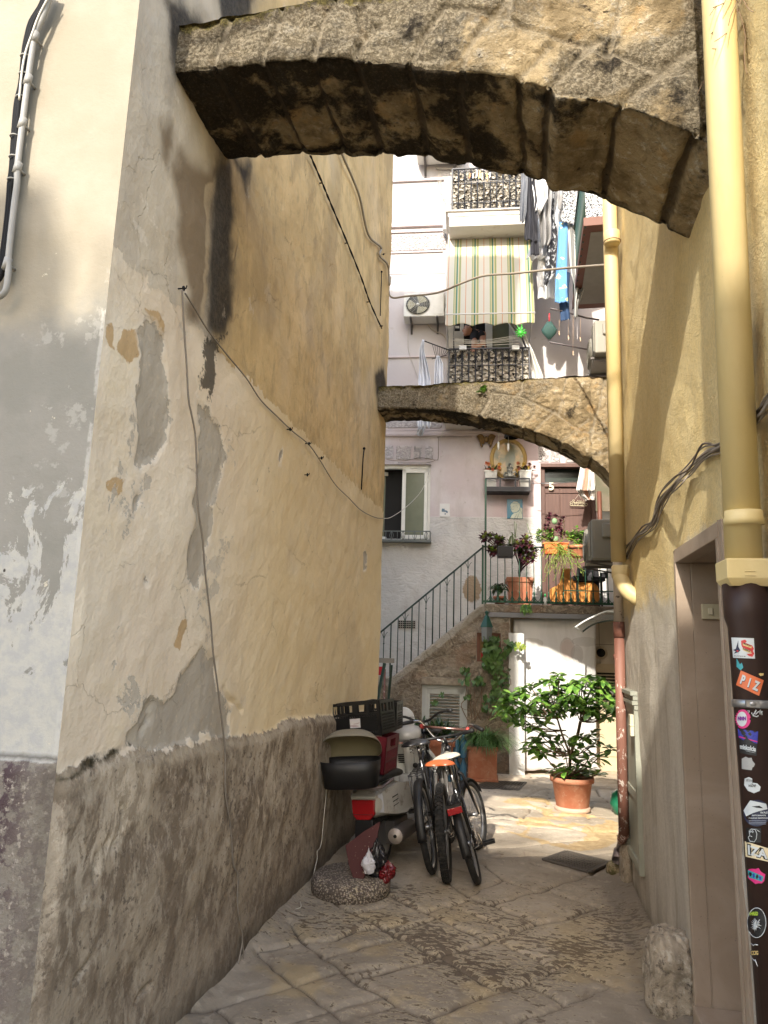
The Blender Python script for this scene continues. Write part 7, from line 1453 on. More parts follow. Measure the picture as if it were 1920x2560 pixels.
for i in range(24): rosette(m, F('D2', r.choice((200, 240, 300, 380, 410))+r.uniform(-45, 40), r.uniform(840, 1150), OF+r.uniform(0, .15)), .07, r, n=16)
for i in range(34): rosette(m2, F('D2', 190+r.uniform(-120, 100), 1130+r.uniform(-80, 90), OF+.05+r.uniform(0, .12)), .06, r, n=14)
for u, v in ((305,935),(320,1175)): m3.ell(F('D2', u, v, OF+.14), (.04, .035, .045), 10, 7)
m.build('purple_foliage', PRP, wbx); m2.build('green_foliage', GRN, wbx); m3.build('cactus', M('palecactus', col=(.20, .33, .17)), wbx)
hp = froot('hanging_pot', 'ribbed terracotta-coloured pot with green leaves held in a ring on the landing rail', 'potted plant'); c = F('D2', 605, 1430, OF+.09); tpz = Fz('D2', 605, 1275, OF+.09); rr_ = (Fx('D2', 715, 1290, OF+.09)-Fx('D2', 500, 1290, OF+.09))/2; h = tpz-c.z
potlathe([(0, 0), (rr_*.68, 0), (rr_*.72, .01), (rr_*.94, h*.8), (rr_*1.06, h*.82), (rr_*1.08, h), (rr_*.95, h)], 'pot', hp, M('terracotta2', col=(.62, .24, .13), rough=.55), c=(c.x, -OF-.14, c.z))
m = MB(); 
for i in range(4): m.tube([(c.x+rr_*(1.02-.06*i)*math.cos(q*PI/12), -OF-.14+rr_*(1.02-.06*i)*math.sin(q*PI/12), c.z+h*(.72-.22*i)) for q in range(24)], .004, 4, closed=True) if i in (0, 3) else None
m.build('ring_holder', M('black_iron'), hp); m = MB()
for i in range(60): p = F('D2', 610+r.uniform(-120, 140), 1150+r.uniform(-70, 110), OF+.1+r.uniform(-.08, .12)); whorl(m, p, 6, .065, .032, r, el=(-.2, 1.0))
for u, v in ((605, 1040), (470, 1100), (690, 1100)): whorl(m, F('D2', u, v, OF+.1), 8, .06, .03, r, el=(.2, 1.3)); m.tube([F('D2', u, v, OF+.1), F('D2', 600, 1240, OF+.12)], .005, 4)
m.build('foliage', GRN, hp)
tr_ = froot('trailing_plant', 'thin yellow-green trailing stems hanging through the landing railing', 'plant'); m = MB(); m2 = MB()
for i in range(46):
    p = F('D2', r.uniform(330, 430), r.uniform(1240, 1330), OF+.2); pts = [p]; d = Vector((r.uniform(-.4, .6), r.uniform(-.3, .1), r.uniform(-.6, .4)))
    for k in range(r.choice((6, 8, 10))): d = (d+Vector((r.uniform(-.35, .35), r.uniform(-.25, .2), r.uniform(-.42, .12)))).normalized(); pts.append(pts[-1]+d*.05); leaf(m2, pts[-1], Vector((r.uniform(-1, 1), -.5, r.uniform(-.5, .5))), .04, .012, rr=r) if k % 2 else None
    m.tube(pts, .0035, 4)
m.tube(spline([F('D2', u, v, OF+.18) for u, v in ((760,1400),(720,1460),(640,1500),(560,1505),(490,1490))], 4), .005, 4); m.build('stem', YGR, tr_); m2.build('foliage', YGR, tr_)
# things behind the railing
def fabricsheet(name, label, cat, rows, of, mat, fold=.03, nf=5, seed=1, nu=40, nv=50, k='D5', depthf=None, parent=None, group=None, lean=0):
    """rows: [(v, u_left, u_right)] outline in crop pixels on the plane of-metres in front of the facade"""
    v_ = np.array([q[0] for q in rows], float); a_ = np.array([q[1] for q in rows], float); b_ = np.array([q[2] for q in rows], float)
    X = np.zeros((nu+1, nv+1)); Y = X.copy(); Z = X.copy(); U, W = np.meshgrid(np.linspace(0, 1, nu+1), np.linspace(0, 1, nv+1), indexing='ij')
    for j in range(nv+1):
        v = v_[0]+(v_[-1]-v_[0])*j/nv; ul = np.interp(v, v_, a_); ur = np.interp(v, v_, b_); p = F(k, ul, v, of); q = F(k, ur, v, of)
        X[:, j] = p.x+(q.x-p.x)*U[:, j]; Z[:, j] = p.z+(q.z-p.z)*U[:, j]
    Y = -of-lean*W+fold*(np.sin(U*nf*2*PI+seed+1.5*fbm(U*2, W*1.5, seed, 2, seed))*(.5+.5*W)+.5*fbm(U*4, W*3, seed, 3, seed+3))+fold*1.2*fbm(W*3, U*.5, 2, 2, seed+8)
    Z = Z+.01*fbm(U*9, W*2, 1, 2, seed)*(W > .9)
    o = gridmesh(name, nu, nv, lambda u, w: (X, Y, Z, dict(u=U, w=W)), mat); o.modifiers.new('s', 'SOLIDIFY').thickness = .003
    if parent is None: fput(o); tag(o, label, cat, group)
    else: o.parent = parent
    return o
CL = lambda n, c, r=.85: M('cloth_'+n, lambda t: dict(col=t.mul(c, .85+.3*t.noise(6, 4, v=t.O)), rough=r, h=t.noise(90, 2, v=t.O), bs=.08))
fabricsheet('orange_cover', 'orange fabric cover heaped behind the green landing railing', 'cover', [(1570,400,520),(1700,380,520),(1760,370,830),(1800,340,880),(1850,240,900),(1950,240,910),(2030,260,905)], .80, CL('orange', (.60, .25, .06)), .006, 1, 4, k='D2')
gg = froot('barbecue', 'dark metal barbecue with a closed lid behind the landing railing', 'barbecue'); a = F('D2', 540, 1775, .7); b = F('D2', 960, 1590, .7); m = MB(); m.bb((a.x, -.85, a.z+.03), (b.x, -.55, a.z+.10)); m.tube([((a.x+b.x)/2-.14, -.7, a.z+.10), ((a.x+b.x)/2+.14, -.7, a.z+.10)], .13, 16); m.bb((b.x-.05, -.8, a.z+.08), (b.x+.05, -.7, a.z+.16)); m.build('body', M('black_iron'), gg, bevel=.006)
m = MB(); 
for x in (a.x+.05, b.x-.05): m.bb((x-.012, -.83, ZL), (x+.012, -.81, a.z+.03)); m.bb((x-.012, -.60, ZL), (x+.012, -.58, a.z+.03))
m.build('leg', M('black_iron'), gg)
bt = froot('bottle', 'small white bottle with a green cap on the landing edge', 'bottle'); c = F('D2', 178, 2015, OF-.06); m = MB(); m.lathe([(.028, 0), (.032, .02), (.03, .09), (.012, .12)], (c.x, -OF+.06, ZL), 'Z', 16); m.build('body', M('white'), bt); MB().lathe([(.014, .12), (.013, .15), (.004, .165)], (c.x, -OF+.06, ZL), 'Z', 12).build('cap', M('capgreen', col=(.02, .3, .08), rough=.4), bt)
wp = froot('white_wall_panel', 'white painted boards at the right end of the landing', 'panel'); a = F('D2', 930, 2020, .2); b = F('D2', 1110, 1570, .2); MB().bb((a.x, -.22, ZL), (a.x+.7, -.19, b.z)).build('boards', M('white'), wp)
# white plastic sheet and narrow white panel closing the opening under the landing
def m_sheet(t):
    x, y, z = t.sep(); n = t.noise(3, 6, .65, .5, sc=(1, 1, .3)); c = t.mix(n.step(.40, .62), (.56, .55, .54), (.64, .635, .63)); p = F0+FE*1.15
    def blotch(cx, cz, rx, rz): return ((((x-cx)/rx).m('POWER', 2)+((z-cz)/rz).m('POWER', 2)).m('SQRT')+(n-.5)*.6)
    for k, (u, v, rx, rz, cc) in enumerate(((850, 390, .10, .15, (.42, .31, .27)), (925, 430, .08, .13, (.36, .34, .33)), (985, 330, .17, .06, (.42, .41, .40)), (560, 340, .16, .07, (.45, .42, .38)))):
        q = fw(*(lambda w: (w.x, -w.y, w.z))(F('Z6', u, v, 1.0))); b = blotch(q.x, q.z, rx, rz); c = t.mix((b.step(1.15, .75))*.6, c, cc); c = t.mix((1-(b-1).abs()*9).mx(0)*.4, c, (.30, .27, .25))
    c = t.mix(z.step(.5, .15)*n.step(.35, .5)*.4, c, (.55, .42, .38)); return dict(col=c, rough=.55, h=t.noise(9, 5, .6, sc=(1, 1, .25)), bs=.35, bd=.02)
fabricsheet('white_sheet', 'large white stained plastic sheet hung across the opening under the landing', 'sheet', [(150,425,1072),(700,425,1072),(1300,505,1080),(1345,505,1120)], 1.0, M('stained_sheet', m_sheet), .012, 3, 2, k='Z6')
wpn = froot('leaning_board', 'narrow white panel leaning left of the stained white sheet', 'panel'); a = F('Z6', 388, 1325, OF+.04); b = F('Z6', 512, 262, OF+.04); m = MB(); m.bb((a.x, -OF-.05, .0), (b.x-.012, -OF-.03, b.z)); m.bb((a.x, -OF-.055, .0), (a.x+.02, -OF-.05, b.z)); m.build('board', M('white'), wpn, bevel=.003)
lf = froot('lantern', 'green-capped grey wall lantern hanging beside the niche under the landing', 'lantern'); c = F('D6', 530, 600, OF+.12); s_ = Fx('D6', 625, 600, OF+.12)-c.x
m = MB(); m.lathe([(.02, .155), (.03, .14), (s_*1.15, 0), (s_*1.1, -.008)], (c.x, -OF-.12, c.z), 'Z', 4); m.lathe([(.012, .15), (.03, .2), (.005, .22)], (c.x, -OF-.12, c.z), 'Z', 8); m.build('cap', M('lantern_green', col=(.015, .07, .05), rough=.5), lf, smooth=False)
m = MB(); m.lathe([(s_*1.0, -.008), (s_*.85, -.20)], (c.x, -OF-.12, c.z), 'Z', 4); m.build('glass', M('greyglass', col=(.13, .14, .145), rough=.3), lf, smooth=False); m = MB(); m.beam((c.x, -OF-.12, c.z+.19), (c.x+.03, -OF, c.z+.21), .03, .02); m.build('bracket', M('black_iron'), lf)
# curved clear door canopy fixed to the neighbouring house
cn = thing('door_canopy', 'curved clear plastic door canopy with white end brackets under the landing', 'canopy', (XS, 9.7, 2.1)); y1, y2 = 9.35, 9.95
def arc(k, L, y): return [onY(k, u, v, y) for u, v in L]
A1 = arc('E6', ((600,240),(440,280),(300,340),(190,400),(100,462)), y1); A2 = arc('E6', ((640,370),(480,385),(350,420),(260,470),(185,528)), y2)
ext1 = A1[0]+Vector((XS-.02-A1[0].x, 0, .02)); ext2 = A2[0]+Vector((XS-.02-A2[0].x, 0, .03)); S1 = spline([ext1]+A1, 4); S2 = spline([ext2]+A2, 4)
o = [MB().tube(S1, .012, 6).build('bracket', M('white')), MB().tube(S2, .012, 6).build('bracket', M('dark_green_iron')), MB().tube([S1[-1], S2[-1]], .012, 6).build('front_bar', M('white')), MB().tube([S1[6], S1[6]+Vector((XS-S1[6].x, 0, -.03))], .012, 6).build('strut', M('white'))]
m = MB(); m.add(S1+S2, [(i, i+1, i+1+len(S1), i+len(S1)) for i in range(len(S1)-1)], True); o.append(m.build('clear_panel', M('clear_plastic', col=(.55, .58, .6), rough=.08, alpha=.35)))
adopt(cn, *o)
# ================================================================== shrine
sh = froot('shrine_shelf', 'black iron shelf with a front rail fixed under the oval painting', 'shelf'); a = F('D1', 250, 1265, .28); b = F('D1', 1100, 1030, .28); m = MB()
m.bb((a.x, -.28, a.z), (b.x, 0, a.z+.05)); 
for z in (b.z, a.z+.06): m.bb((a.x, -.285, z-.012), (b.x, -.272, z+.012)); m.bb((a.x, -.28, z-.012), (a.x+.013, 0, z+.012)); m.bb((b.x-.013, -.28, z-.012), (b.x, 0, z+.012))
for u in (262, 530, 820, 1085): x = Fx('D1', u, 1100, .28); m.bb((x-.013, -.287, a.z), (x+.013, -.27, b.z))
m.build('shelf', M('black_iron'), sh)
def oval(cx, cz, rx, rz, n=48): return [(cx+rx*math.cos(2*PI*i/n), cz+rz*math.sin(2*PI*i/n)) for i in range(n)]
of_ = froot('oval_painting', 'faded religious painting in a gilded oval frame above the iron shelf', 'painting'); c = F('D1', 685, 660, .04); rx = Fx('D1', 1025, 660, .04)-c.x; rz = Fz('D1', 685, 285, .04)-c.z; GD = M('gilt', col=(.34, .23, .075), rough=.45, metal=.4); m = MB()
for k, rr_ in ((1.0, .013), (.95, .010), (.90, .013), (.85, .008)): m.tube([(x, -.04-.01*(1-k)*3, z) for x, z in oval(c.x, c.z, rx*k, rz*k)], rr_, 8, closed=True)
m.build('frame', GD, of_)
def m_icon(t):
    x, y, z = t.sep(t.O); n = t.noise(5, 5, .6, .6, v=t.O); cc = t.mix(n.step(.38, .6), (.20, .19, .10), (.42, .30, .12)); cc = t.mix(t.noise(9, 4, off=4, v=t.O).step(.54, .62)*.7, cc, (.50, .30, .13)); 
    d = (((x-c.x-.03)/.09).m('POWER', 2)+((z-c.z+.02)/.20).m('POWER', 2)).m('SQRT'); cc = t.mix((d+(n-.5)*.9).step(1.1, .7)*.8, cc, (.15, .17, .11)); cc = t.mix((((x-c.x+.02)*(x-c.x+.02)+(z-c.z-.17)*(z-c.z-.17)).m('SQRT')).step(.05, .04)*.7, cc, (.50, .33, .17)); return dict(col=cc, rough=.35)
m = MB(); m.prism(oval(c.x, c.z, rx*.86, rz*.86), -.04, -.03); m.build('canvas', M('icon_paint', m_icon), of_)
def flowerpot(label, u, cols, seed):
    r = random.Random(seed); t = froot('flower_pot', label, 'flower pot'); x = Fx('D1', u, 1100, .16); zb_ = a.z+.05; zt_ = Fz('D1', u, 890, .16); m = MB(); m.box((x, -.15, (zb_+zt_)/2), (.155, .14, zt_-zb_), taper=1.22); m.box((x, -.15, zt_-.012), (.20, .18, .03)); m.build('pot', M('marbled', lambda t: dict(col=t.mix(t.noise(7, 5, .7, 1, v=t.O).step(.45, .6), (.50, .50, .47), (.62, .62, .59)), rough=.6)), t, bevel=.004)
    lf_ = MB(); fl = [MB() for _ in cols]
    for i in range(34): leaf(lf_, Vector((x+r.uniform(-.07, .07), -.15, zt_)), Vector((r.uniform(-1, 1), r.uniform(-.8, .2), r.uniform(.1, 1.1))), r.uniform(.08, .16), .028, rr=r)
    for i in range(13):
        p = Vector((x+r.uniform(-.13, .15), -.15+r.uniform(-.09, .04), zt_+r.uniform(.0, .12))); f_ = fl[i % len(cols)]
        for k in range(9): q = k*.7; leaf(f_, p, Vector((math.cos(q), -.7, math.sin(q))), .04, .032, droop=0, rr=r, seg=2)
    lf_.build('foliage', GRD, t)
    for f_, cc in zip(fl, cols): f_.build('flowers', M('petal_%d' % int(cc[1]*100), col=cc, rough=.6), t)
flowerpot('marbled white flower pot with orange artificial roses at the left end of the shrine shelf', 355, ((.65, .24, .12), (.62, .38, .10)), 1); flowerpot('marbled white flower pot with yellow artificial flowers at the right end of the shrine shelf', 1000, ((.66, .50, .14), (.10, .05, .03), (.60, .26, .15)), 2)
m = MB(); c2 = F('D1', 715, 1010, .17); h_ = Fz('D1', 715, 740, .17)-c2.z; m.lathe([(.10, 0), (.10, .015), (.075, .03), (.05, .06), (.045, h_*.5), (.05, h_*.62), (.035, h_*.72), (.018, h_*.78)], (c2.x, -.17, c2.z), 'Z', 16); m.ell((c2.x, -.17, c2.z+h_*.87), (.028, .028, .034)); m.ell((c2.x-.035, -.19, c2.z+h_*.66), (.018, .018, .022)); m.tube([(c2.x+.045, -.17, c2.z+h_*.65), (c2.x, -.20, c2.z+h_*.55), (c2.x-.04, -.19, c2.z+h_*.6)], .013, 6); m.tube([(c2.x-.10, -.18, c2.z+.02), (c2.x-.07, -.2, c2.z+.07), (c2.x, -.21, c2.z+.05), (c2.x+.08, -.2, c2.z+.09), (c2.x+.10, -.18, c2.z+.04)], .018, 6)
o = fput(m.build('statuette', M('statue', lambda t: dict(col=t.mix(t.noise(14, 5, .7, v=t.O).step(.45, .58), (.08, .085, .075), (.46, .46, .42)), rough=.6)))); tag(o, 'grey weathered statuette of a robed mother and child in the middle of the shrine shelf', 'statuette')
ch = froot('cherub_plaque', 'dark gilded cherub head with two wings fixed on the cornice left of the painting', 'plaque'); m = MB(); c3 = F('D1', 268, 290, .06); hw_ = Fx('D1', 445, 290, .06)-c3.x; m.ell((c3.x, -.07, c3.z), (.04, .035, .05)); 
for sg in (-1, 1):
    for i in range(7): m.tube(spline([(c3.x+sg*.03, -.05, c3.z+.02-i*.012), (c3.x+sg*hw_*.55, -.06, c3.z+.075-i*.026), (c3.x+sg*hw_*(1.0-i*.10), -.05, c3.z+.045-i*.028)], 4), .016, 6)
m.build('relief', M('oldgilt', col=(.17, .10, .035), rough=.5, metal=.4), ch)
lm = froot('shrine_lamp', 'black dome lamp on an arm above the oval painting', 'lamp'); c4 = F('D1', 745, 230, .42); m = MB(); m.lathe([(.10, -.03), (.115, -.02), (.10, .05), (.04, .09), (.0, .10)], (c4.x, -.42, c4.z), 'Z', 24, caps=False); m.tube([(c4.x, -.42, c4.z+.09), (c4.x, -.2, c4.z+.16), (c4.x, 0, c4.z+.1)], .012, 8); m.build('shade', M('black_plastic'), lm)
for u, v0, v1 in ((500, 140, 430), (685, 160, 460)):
    p, q = F('D1', u, v0, .36), F('D1', u, v1, .36); t = froot('hanging_bulb', 'white candle-shaped bulb hanging on a cord before the oval painting', 'bulb', 'candle bulbs before the painting'); MB().tube([(p.x, p.y, p.z+.15), (q.x, q.y, q.z+.07)], .004, 5).build('cord', CBw, t); MB().lathe([(.016, .075), (.018, 0), (.012, -.03), (.003, -.05)], tuple(q), 'Z', 10).build('bulb', M('white'), t)
tp = froot('portrait_tile', 'blue tile with a pale profile portrait of an old man on the pink wall', 'tile'); a5 = F('D1', 660, 1785, .012); b5 = F('D1', 955, 1418, .012); MB().bb((a5.x, -.014, a5.z), (b5.x, 0, b5.z)).build('tile', M('tileblue', col=(.015, .15, .24), rough=.25), tp, bevel=.002)
def onT(L): return [(lambda p: (p.x, p.z))(F('D1', u, v, .015)) for u, v in L]
m = MB(); m.prism(onT(((740,1500),(790,1462),(850,1465),(895,1510),(905,1560),(890,1620),(850,1655),(800,1668),(765,1665),(745,1640),(735,1600),(722,1590),(730,1560),(725,1530))), -.018, -.013); m.prism(onT(((720,1780),(750,1720),(790,1680),(850,1665),(890,1640),(915,1570),(950,1600),(950,1780))), -.0175, -.013); m.build('portrait', M('paleink', col=(.48, .53, .44), rough=.4), tp)
m = MB()
for L in (((770,1555),(795,1550)),((745,1600),(775,1615),(790,1605)),((850,1690),(800,1780)),((900,1660),(850,1780)),((735,1560),(728,1590),(745,1592)),((845,1530),(855,1580)),((760,1495),(860,1500)),((905,1600),(945,1700))): m.tube([F('D1', u, v, .019) for u, v in L], .0025, 4)
m.build('ink_lines', M('ink_line', col=(.05, .16, .2)), tp)
tq = froot('small_tile', 'small white tile with a blue drawing right of the open window', 'tile'); a5 = F('Z4', 400, 985, .01); b5 = F('Z4', 464, 903, .01); MB().bb((a5.x, -.012, a5.z), (b5.x, 0, b5.z)).build('tile', M('white'), tq, bevel=.002); m = MB()
for i in range(9): cx_ = a5.x+(b5.x-a5.x)*r.uniform(.25, .75); cz_ = a5.z+(b5.z-a5.z)*r.uniform(.2, .8); m.ell((cx_, -.0125, cz_), (.022*r.uniform(.4, 1), .0015, .022*r.uniform(.4, 1)), 8, 4)
m.build('drawing', M('ink_drawing', col=(.12, .19, .26)), tq)
sg = froot('hanging_sign', 'cream fretwork sign hanging by two cords on the brown door', 'sign'); CROP; m = MB(); ct = F('N1', 810, 20, -.06); A_, B_ = F('N1', 570, 340, -.05), F('N1', 980, 340, -.05)
for p in (A_, B_): m.tube([ct, p], .002, 4)
m.build('cord', CBw, sg); m = MB(); r2 = random.Random(6)
for u, v, rr_ in ((340,560,80),(340,680,80),(1290,670,85),(480,420,60)): m.tube([F('N1', u+rr_*math.cos(q*PI/8), v+rr_*.8*math.sin(q*PI/8), -.05) for q in range(16)], .0045, 5, closed=True)
for i in range(34): u = r2.uniform(430, 1200); v = r2.uniform(430, 730); m.tube([F('N1', u, v, -.05), F('N1', u+r2.uniform(-60, 60), v-r2.uniform(10, 70), -.05), F('N1', u+r2.uniform(10, 90), v+r2.uniform(-10, 60), -.05)], .0045, 4)
m.beam(F('N1', 300, 735, -.05), F('N1', 1300, 760, -.05), .006, .010); m.beam(F('N1', 480, 560, -.05), F('N1', 1200, 580, -.05), .006, .012); m.build('fretwork', M('cream', rough=.5), sg)
# ================================================================== laundry and cloths
def m_stripe(t):
    u = t.attr('u'); c = (.72, .69, .64); c = t.mix(((u-.47).abs()).step(.13, .12), c, (.42, .24, .17))
    for x in (.08, .2, .3, .64, .74, .86, .95): c = t.mix((u-x).abs().step(.016, .010), c, (.10, .07, .09))
    return dict(col=c, rough=.85)
cu = froot('striped_curtain', 'white curtain with brown and dark stripes hanging over the brown door', 'curtain')
fabricsheet('cloth', None, None, [(-120,200,520),(480,235,545),(900,165,512),(1150,115,515),(1290,92,505)], .55, M('stripe_cloth', m_stripe), .02, 2, 3, k='N3', parent=cu); fabricsheet('lining', None, None, [(1270,95,505),(1400,180,510),(1500,300,500)], .45, M('stripe_cloth'), .02, 2, 7, k='N3', parent=cu)
tag(fput(MB().tube([F('D2', 0, 420, .5), F('D2', 300, 425, .5), F('D2', 620, 400, .5)], .006, 6).build('curtain_rod', M('steel'))), 'thin rod running from the shrine shelf to the striped curtain', 'rod')
fl = lambda n, base, dots, sc=9, th=.60: M('cloth_'+n, lambda t: dict(col=t.mix(t.noise(sc, 3, .5, .5, v=t.O).step(th, th+.03), base, dots), rough=.85))
WHc = CL('white', (.74, .74, .74)); BLc = CL('black', (.018, .018, .024)); DGc = CL('darkgrey', (.12, .125, .14)); GYc = CL('grey', (.24, .235, .235))
lay = [('trousers', 'dark grey trouser leg with a black hem, leftmost on the high washing line', 'trousers', [(-300,130,250),(130,140,240),(600,115,215),(735,118,185)], 1.60, DGc, .03, 1),
 ('trousers', 'black trousers hanging lower behind the dark grey pair', 'trousers', [(-300,230,360),(130,240,290),(700,195,350),(1000,185,380),(1020,200,385)], 1.52, BLc, .03, 1), ('trousers', 'longest black trousers, right of the dark grey pair', 'trousers', [(-300,270,380),(600,270,385),(1000,275,390),(1245,275,410)], 1.47, BLc, .02, 1),
 ('blouse', 'white blouse with a faint floral print on the high washing line', 'blouse', [(-200,280,560),(200,285,540),(450,330,520),(620,320,430)], 1.42, fl('whitefloral', (.74, .73, .72), (.35, .36, .36), 20, .64), .05, 3), ('jacket', 'grey jacket with folded sleeves on the high washing line', 'jacket', [(-200,400,600),(380,400,590),(700,395,570),(1000,430,590),(1095,455,540)], 1.34, GYc, .06, 2),
 ('leggings', 'black and grey patterned leggings with a cuff, on the high washing line', 'leggings', [(-100,520,680),(580,565,620),(900,560,675),(1200,515,660),(1500,485,645),(1685,480,530)], 1.28, fl('pattern', (.015, .015, .02), (.32, .33, .35), 17, .54), .03, 1.5),
 ('bedsheet', 'long white bedsheet behind the dark clothes on the high washing line', 'bedsheet', [(-250,480,760),(230,520,745),(800,380,700),(1240,230,650),(1300,210,520)], 1.10, WHc, .05, 3), ('pillowcase', 'white buttoned cloth hanging lowest behind the leggings', 'cloth', [(900,420,640),(1450,380,650),(1700,400,645),(1880,390,640)], 1.02, WHc, .03, 2),
 ('shorts', 'small dark grey garment beside the knitted rug', 'garment', [(-60,680,760),(280,680,755),(420,670,750),(545,675,740)], 1.36, GYc, .02, 1), ('rug', 'black and white flecked knitted rug spread at the right of the washing', 'rug', [(-100,745,1420),(270,750,1300),(420,745,1385),(600,730,1370),(700,722,1350),(768,760,1120)], 1.25, fl('fleck', (.46, .45, .44), (.035, .035, .04), 46, .50), .03, 1.5),
 ('towel', 'long blue towel with pale yellow flowers hanging below the knitted rug', 'towel', [(750,700,830),(1000,685,825),(1500,650,820),(1790,640,825),(1960,636,840)], 1.18, fl('bluefloral', (.11, .28, .58), (.60, .62, .30), 8, .63), .02, 1), ('denim_cloth', 'dark blue cloth hanging behind the foot of the blue towel', 'cloth', [(1500,800,870),(1780,690,850),(2050,720,860),(2205,735,870)], 1.10, CL('navy', (.02, .05, .12)), .02, 1),
 ('towel', 'grey and white towel with black rings, rightmost of the washing', 'towel', [(760,830,1060),(1000,850,1090),(1500,880,1130),(1700,930,1100),(2000,930,990),(2180,925,985)], 1.20, M('ring_cloth', lambda t: (lambda u, w: (lambda s: dict(col=t.mix((s-.42).abs().step(.12, .09)*((w-.14).abs().step(.13, .12)+(w-.68).abs().step(.14, .13)).mn(1)*((u-.6).abs().step(.3, .27)), t.mix(((u*3.0+w*.6).m('FRACT')).step(.48, .52), (.50, .50, .48), (.17, .17, .165)), (.015, .015, .02)), rough=.85))((w*22+(u-.6)*(u-.6)*9).m('FRACT')))(t.attr('u'), t.attr('w'))), .03, 2)]
for i, (nm, lb, ct_, rows, of__, mt, fd, nf) in enumerate(lay): fabricsheet(nm, lb, ct_, rows, of__, mt, fd, nf, i+2)
tag(fput(MB().tube([(-.6, -1.4, Fz('D5', 600, -250, 1.4)), (2.2, -1.2, Fz('D5', 600, -250, 1.4)+.05)], .005, 5).build('washing_line', CBw)), 'washing line above the hanging clothes, hidden by the near arch', 'washing line')
# frame arms with pegs, net and lines beside the far drainpipe
AP = M('arm_paint', col=(.10, .085, .09), rough=.5); tag(fput(MB().tube([F('D5', 575, 2040, 1.15), F('D5', 760, 2080, 1.05), F('D5', 1110, 2180, .95), F('D5', 1300, 2210, .9)], .014, 8).build('line_arm', AP)), 'upper dark washing-line arm, reaching left below the blue towel', 'line arm'); tag(fput(MB().tube([F('Z3', 1125, 1232, 1.1), F('Z3', 1400, 1285, .8)], .014, 8).build('line_arm', AP)), 'lower dark washing-line arm, reaching left just below the green net', 'line arm')
for i, (u, v0, v1) in enumerate(((1188, 1085, 1160), (1248, 1085, 1190), (1325, 1070, 1200), (1278, 1050, 1290))):
    tag(fput(MB().tube([F('Z3', u, v0, 1.0), F('Z3', u-2, v1, 1.0)], .0025, 4).beam(F('Z3', u-2, v1, 1.0), F('Z3', u, v1+28, 1.0), .014, .012).build('hanging_peg', M('pegwood', col=(.55, .38, .26)))), 'clothes peg dangling on a thin line below the washing-line arm', 'peg', 'pegs dangling below the line arms')
nt = froot('landing_net', 'dark green cone net with a red handle hanging left of the upper air conditioner', 'net'); a = F('Z3', 1122, 1100, 1.12); hw_ = Fx('Z3', 1172, 1160, 1.12)-a.x; zb_ = Fz('Z3', 1122, 1215, 1.12); m = MB(); m.lathe([(hw_*.3, a.z), (hw_*1.05, a.z*.55+zb_*.45), (hw_*.9, a.z*.35+zb_*.65), (.02, zb_)], (a.x, -1.12, 0), 'Z', 16, sy=.4); m.build('net', M('netcloth', col=(.025, .07, .06), rough=.8, alpha=.85), nt); MB().tube([(a.x, -1.12, a.z), (a.x+.005, -1.12, a.z+.13)], .010, 6).build('handle', M('redst'), nt)
# side rack with white towels, folding clothes lines and sheer curtain of the lower balcony
rk = froot('folding_rack', 'folding metal drying rack opened left of the lower balcony', 'drying rack'); m = MB(); A_, B_ = F('D4', 200, 312, .95), F('D4', 545, 440, .80); C_, D_ = F('D4', 300, 540, .95), F('D4', 490, 492, .80)
m.tube([A_, B_], .009, 6); m.tube([C_, D_], .006, 5)
for i in range(8): t_ = .3+.09*i; m.tube([A_+(B_-A_)*t_, C_+(D_-C_)*(t_*.9)], .004, 4)
m.build('frame', M('black_iron'), rk)
fabricsheet('white_towel', 'long white towel hanging on the folding rack, left one', 'towel', [(310,185,205),(430,150,200),(620,140,250),(800,130,285),(1400,120,290)], .95, CL('bluewhite', (.62, .64, .70)), .05, 3, 4, k='D4'); fabricsheet('white_towel', 'white towels hanging on the folding rack beside the balcony, right one', 'towel', [(515,365,395),(600,340,440),(800,330,445),(1200,330,440)], .9, CL('bluewhite', (.62, .64, .70)), .04, 3, 5, k='D4')
fabricsheet('grey_cloth', 'pale grey cloth end hanging under the smaller arch in front of the cornice', 'cloth', [(330,700,890),(400,710,888),(480,730,860),(590,700,820),(620,730,800)], .30, CL('palegrey', (.42, .42, .43)), .02, 1.5, 8, k='E8')
fabricsheet('sheer_curtain', 'white sheer curtain blown out at the right end of the lower balcony', 'curtain', [(60,1250,1330),(200,1330,1470),(360,1420,1540),(500,1500,1600),(730,1540,1700),(900,1550,1720)], .60, CL('sheer', (.66, .64, .61)), .05, 3, 9, k='D4')
ln_ = MB(); 
for v0, v1, v2 in ((285,305,240),(300,325,262),(312,340,275),(340,345,310),(368,372,345)): ln_.tube(spline([F('D4', 570, v0, .95), F('D4', 950, v1, .95), F('D4', 1400, v2, .95)], 5), .004, 4)
fr_ = froot('clothes_lines', 'set of pale clothes lines stretched along the lower balcony rail', 'clothes lines'); ln_.build('line', CBw, fr_); m = MB(); m.beam(F('D4', 575, 440, .85), F('D4', 575, 280, .95), .02, .02); m.beam(F('D4', 1480, 400, .85), F('D4', 1430, 250, .95), .02, .02); m.build('arm', M('black_iron'), fr_); m = MB()
for u in (690, 1352): p = F('D4', u, 400, .80); m.box(p, (.11, .05, .07))
m.build('clamp', M('white'), fr_)
pb = froot('green_peg_hanger', 'bright green plastic claw hanging on the balcony clothes lines', 'hanger'); c = F('D4', 1415, 215, .97); m = MB(); m.ell(c, (.05, .04, .045), 10, 6)
for q in range(11): a_ = q*.6; m.tube([c, c+Vector((.085*math.cos(a_), -.03, .085*math.sin(a_)))], .010, 5)
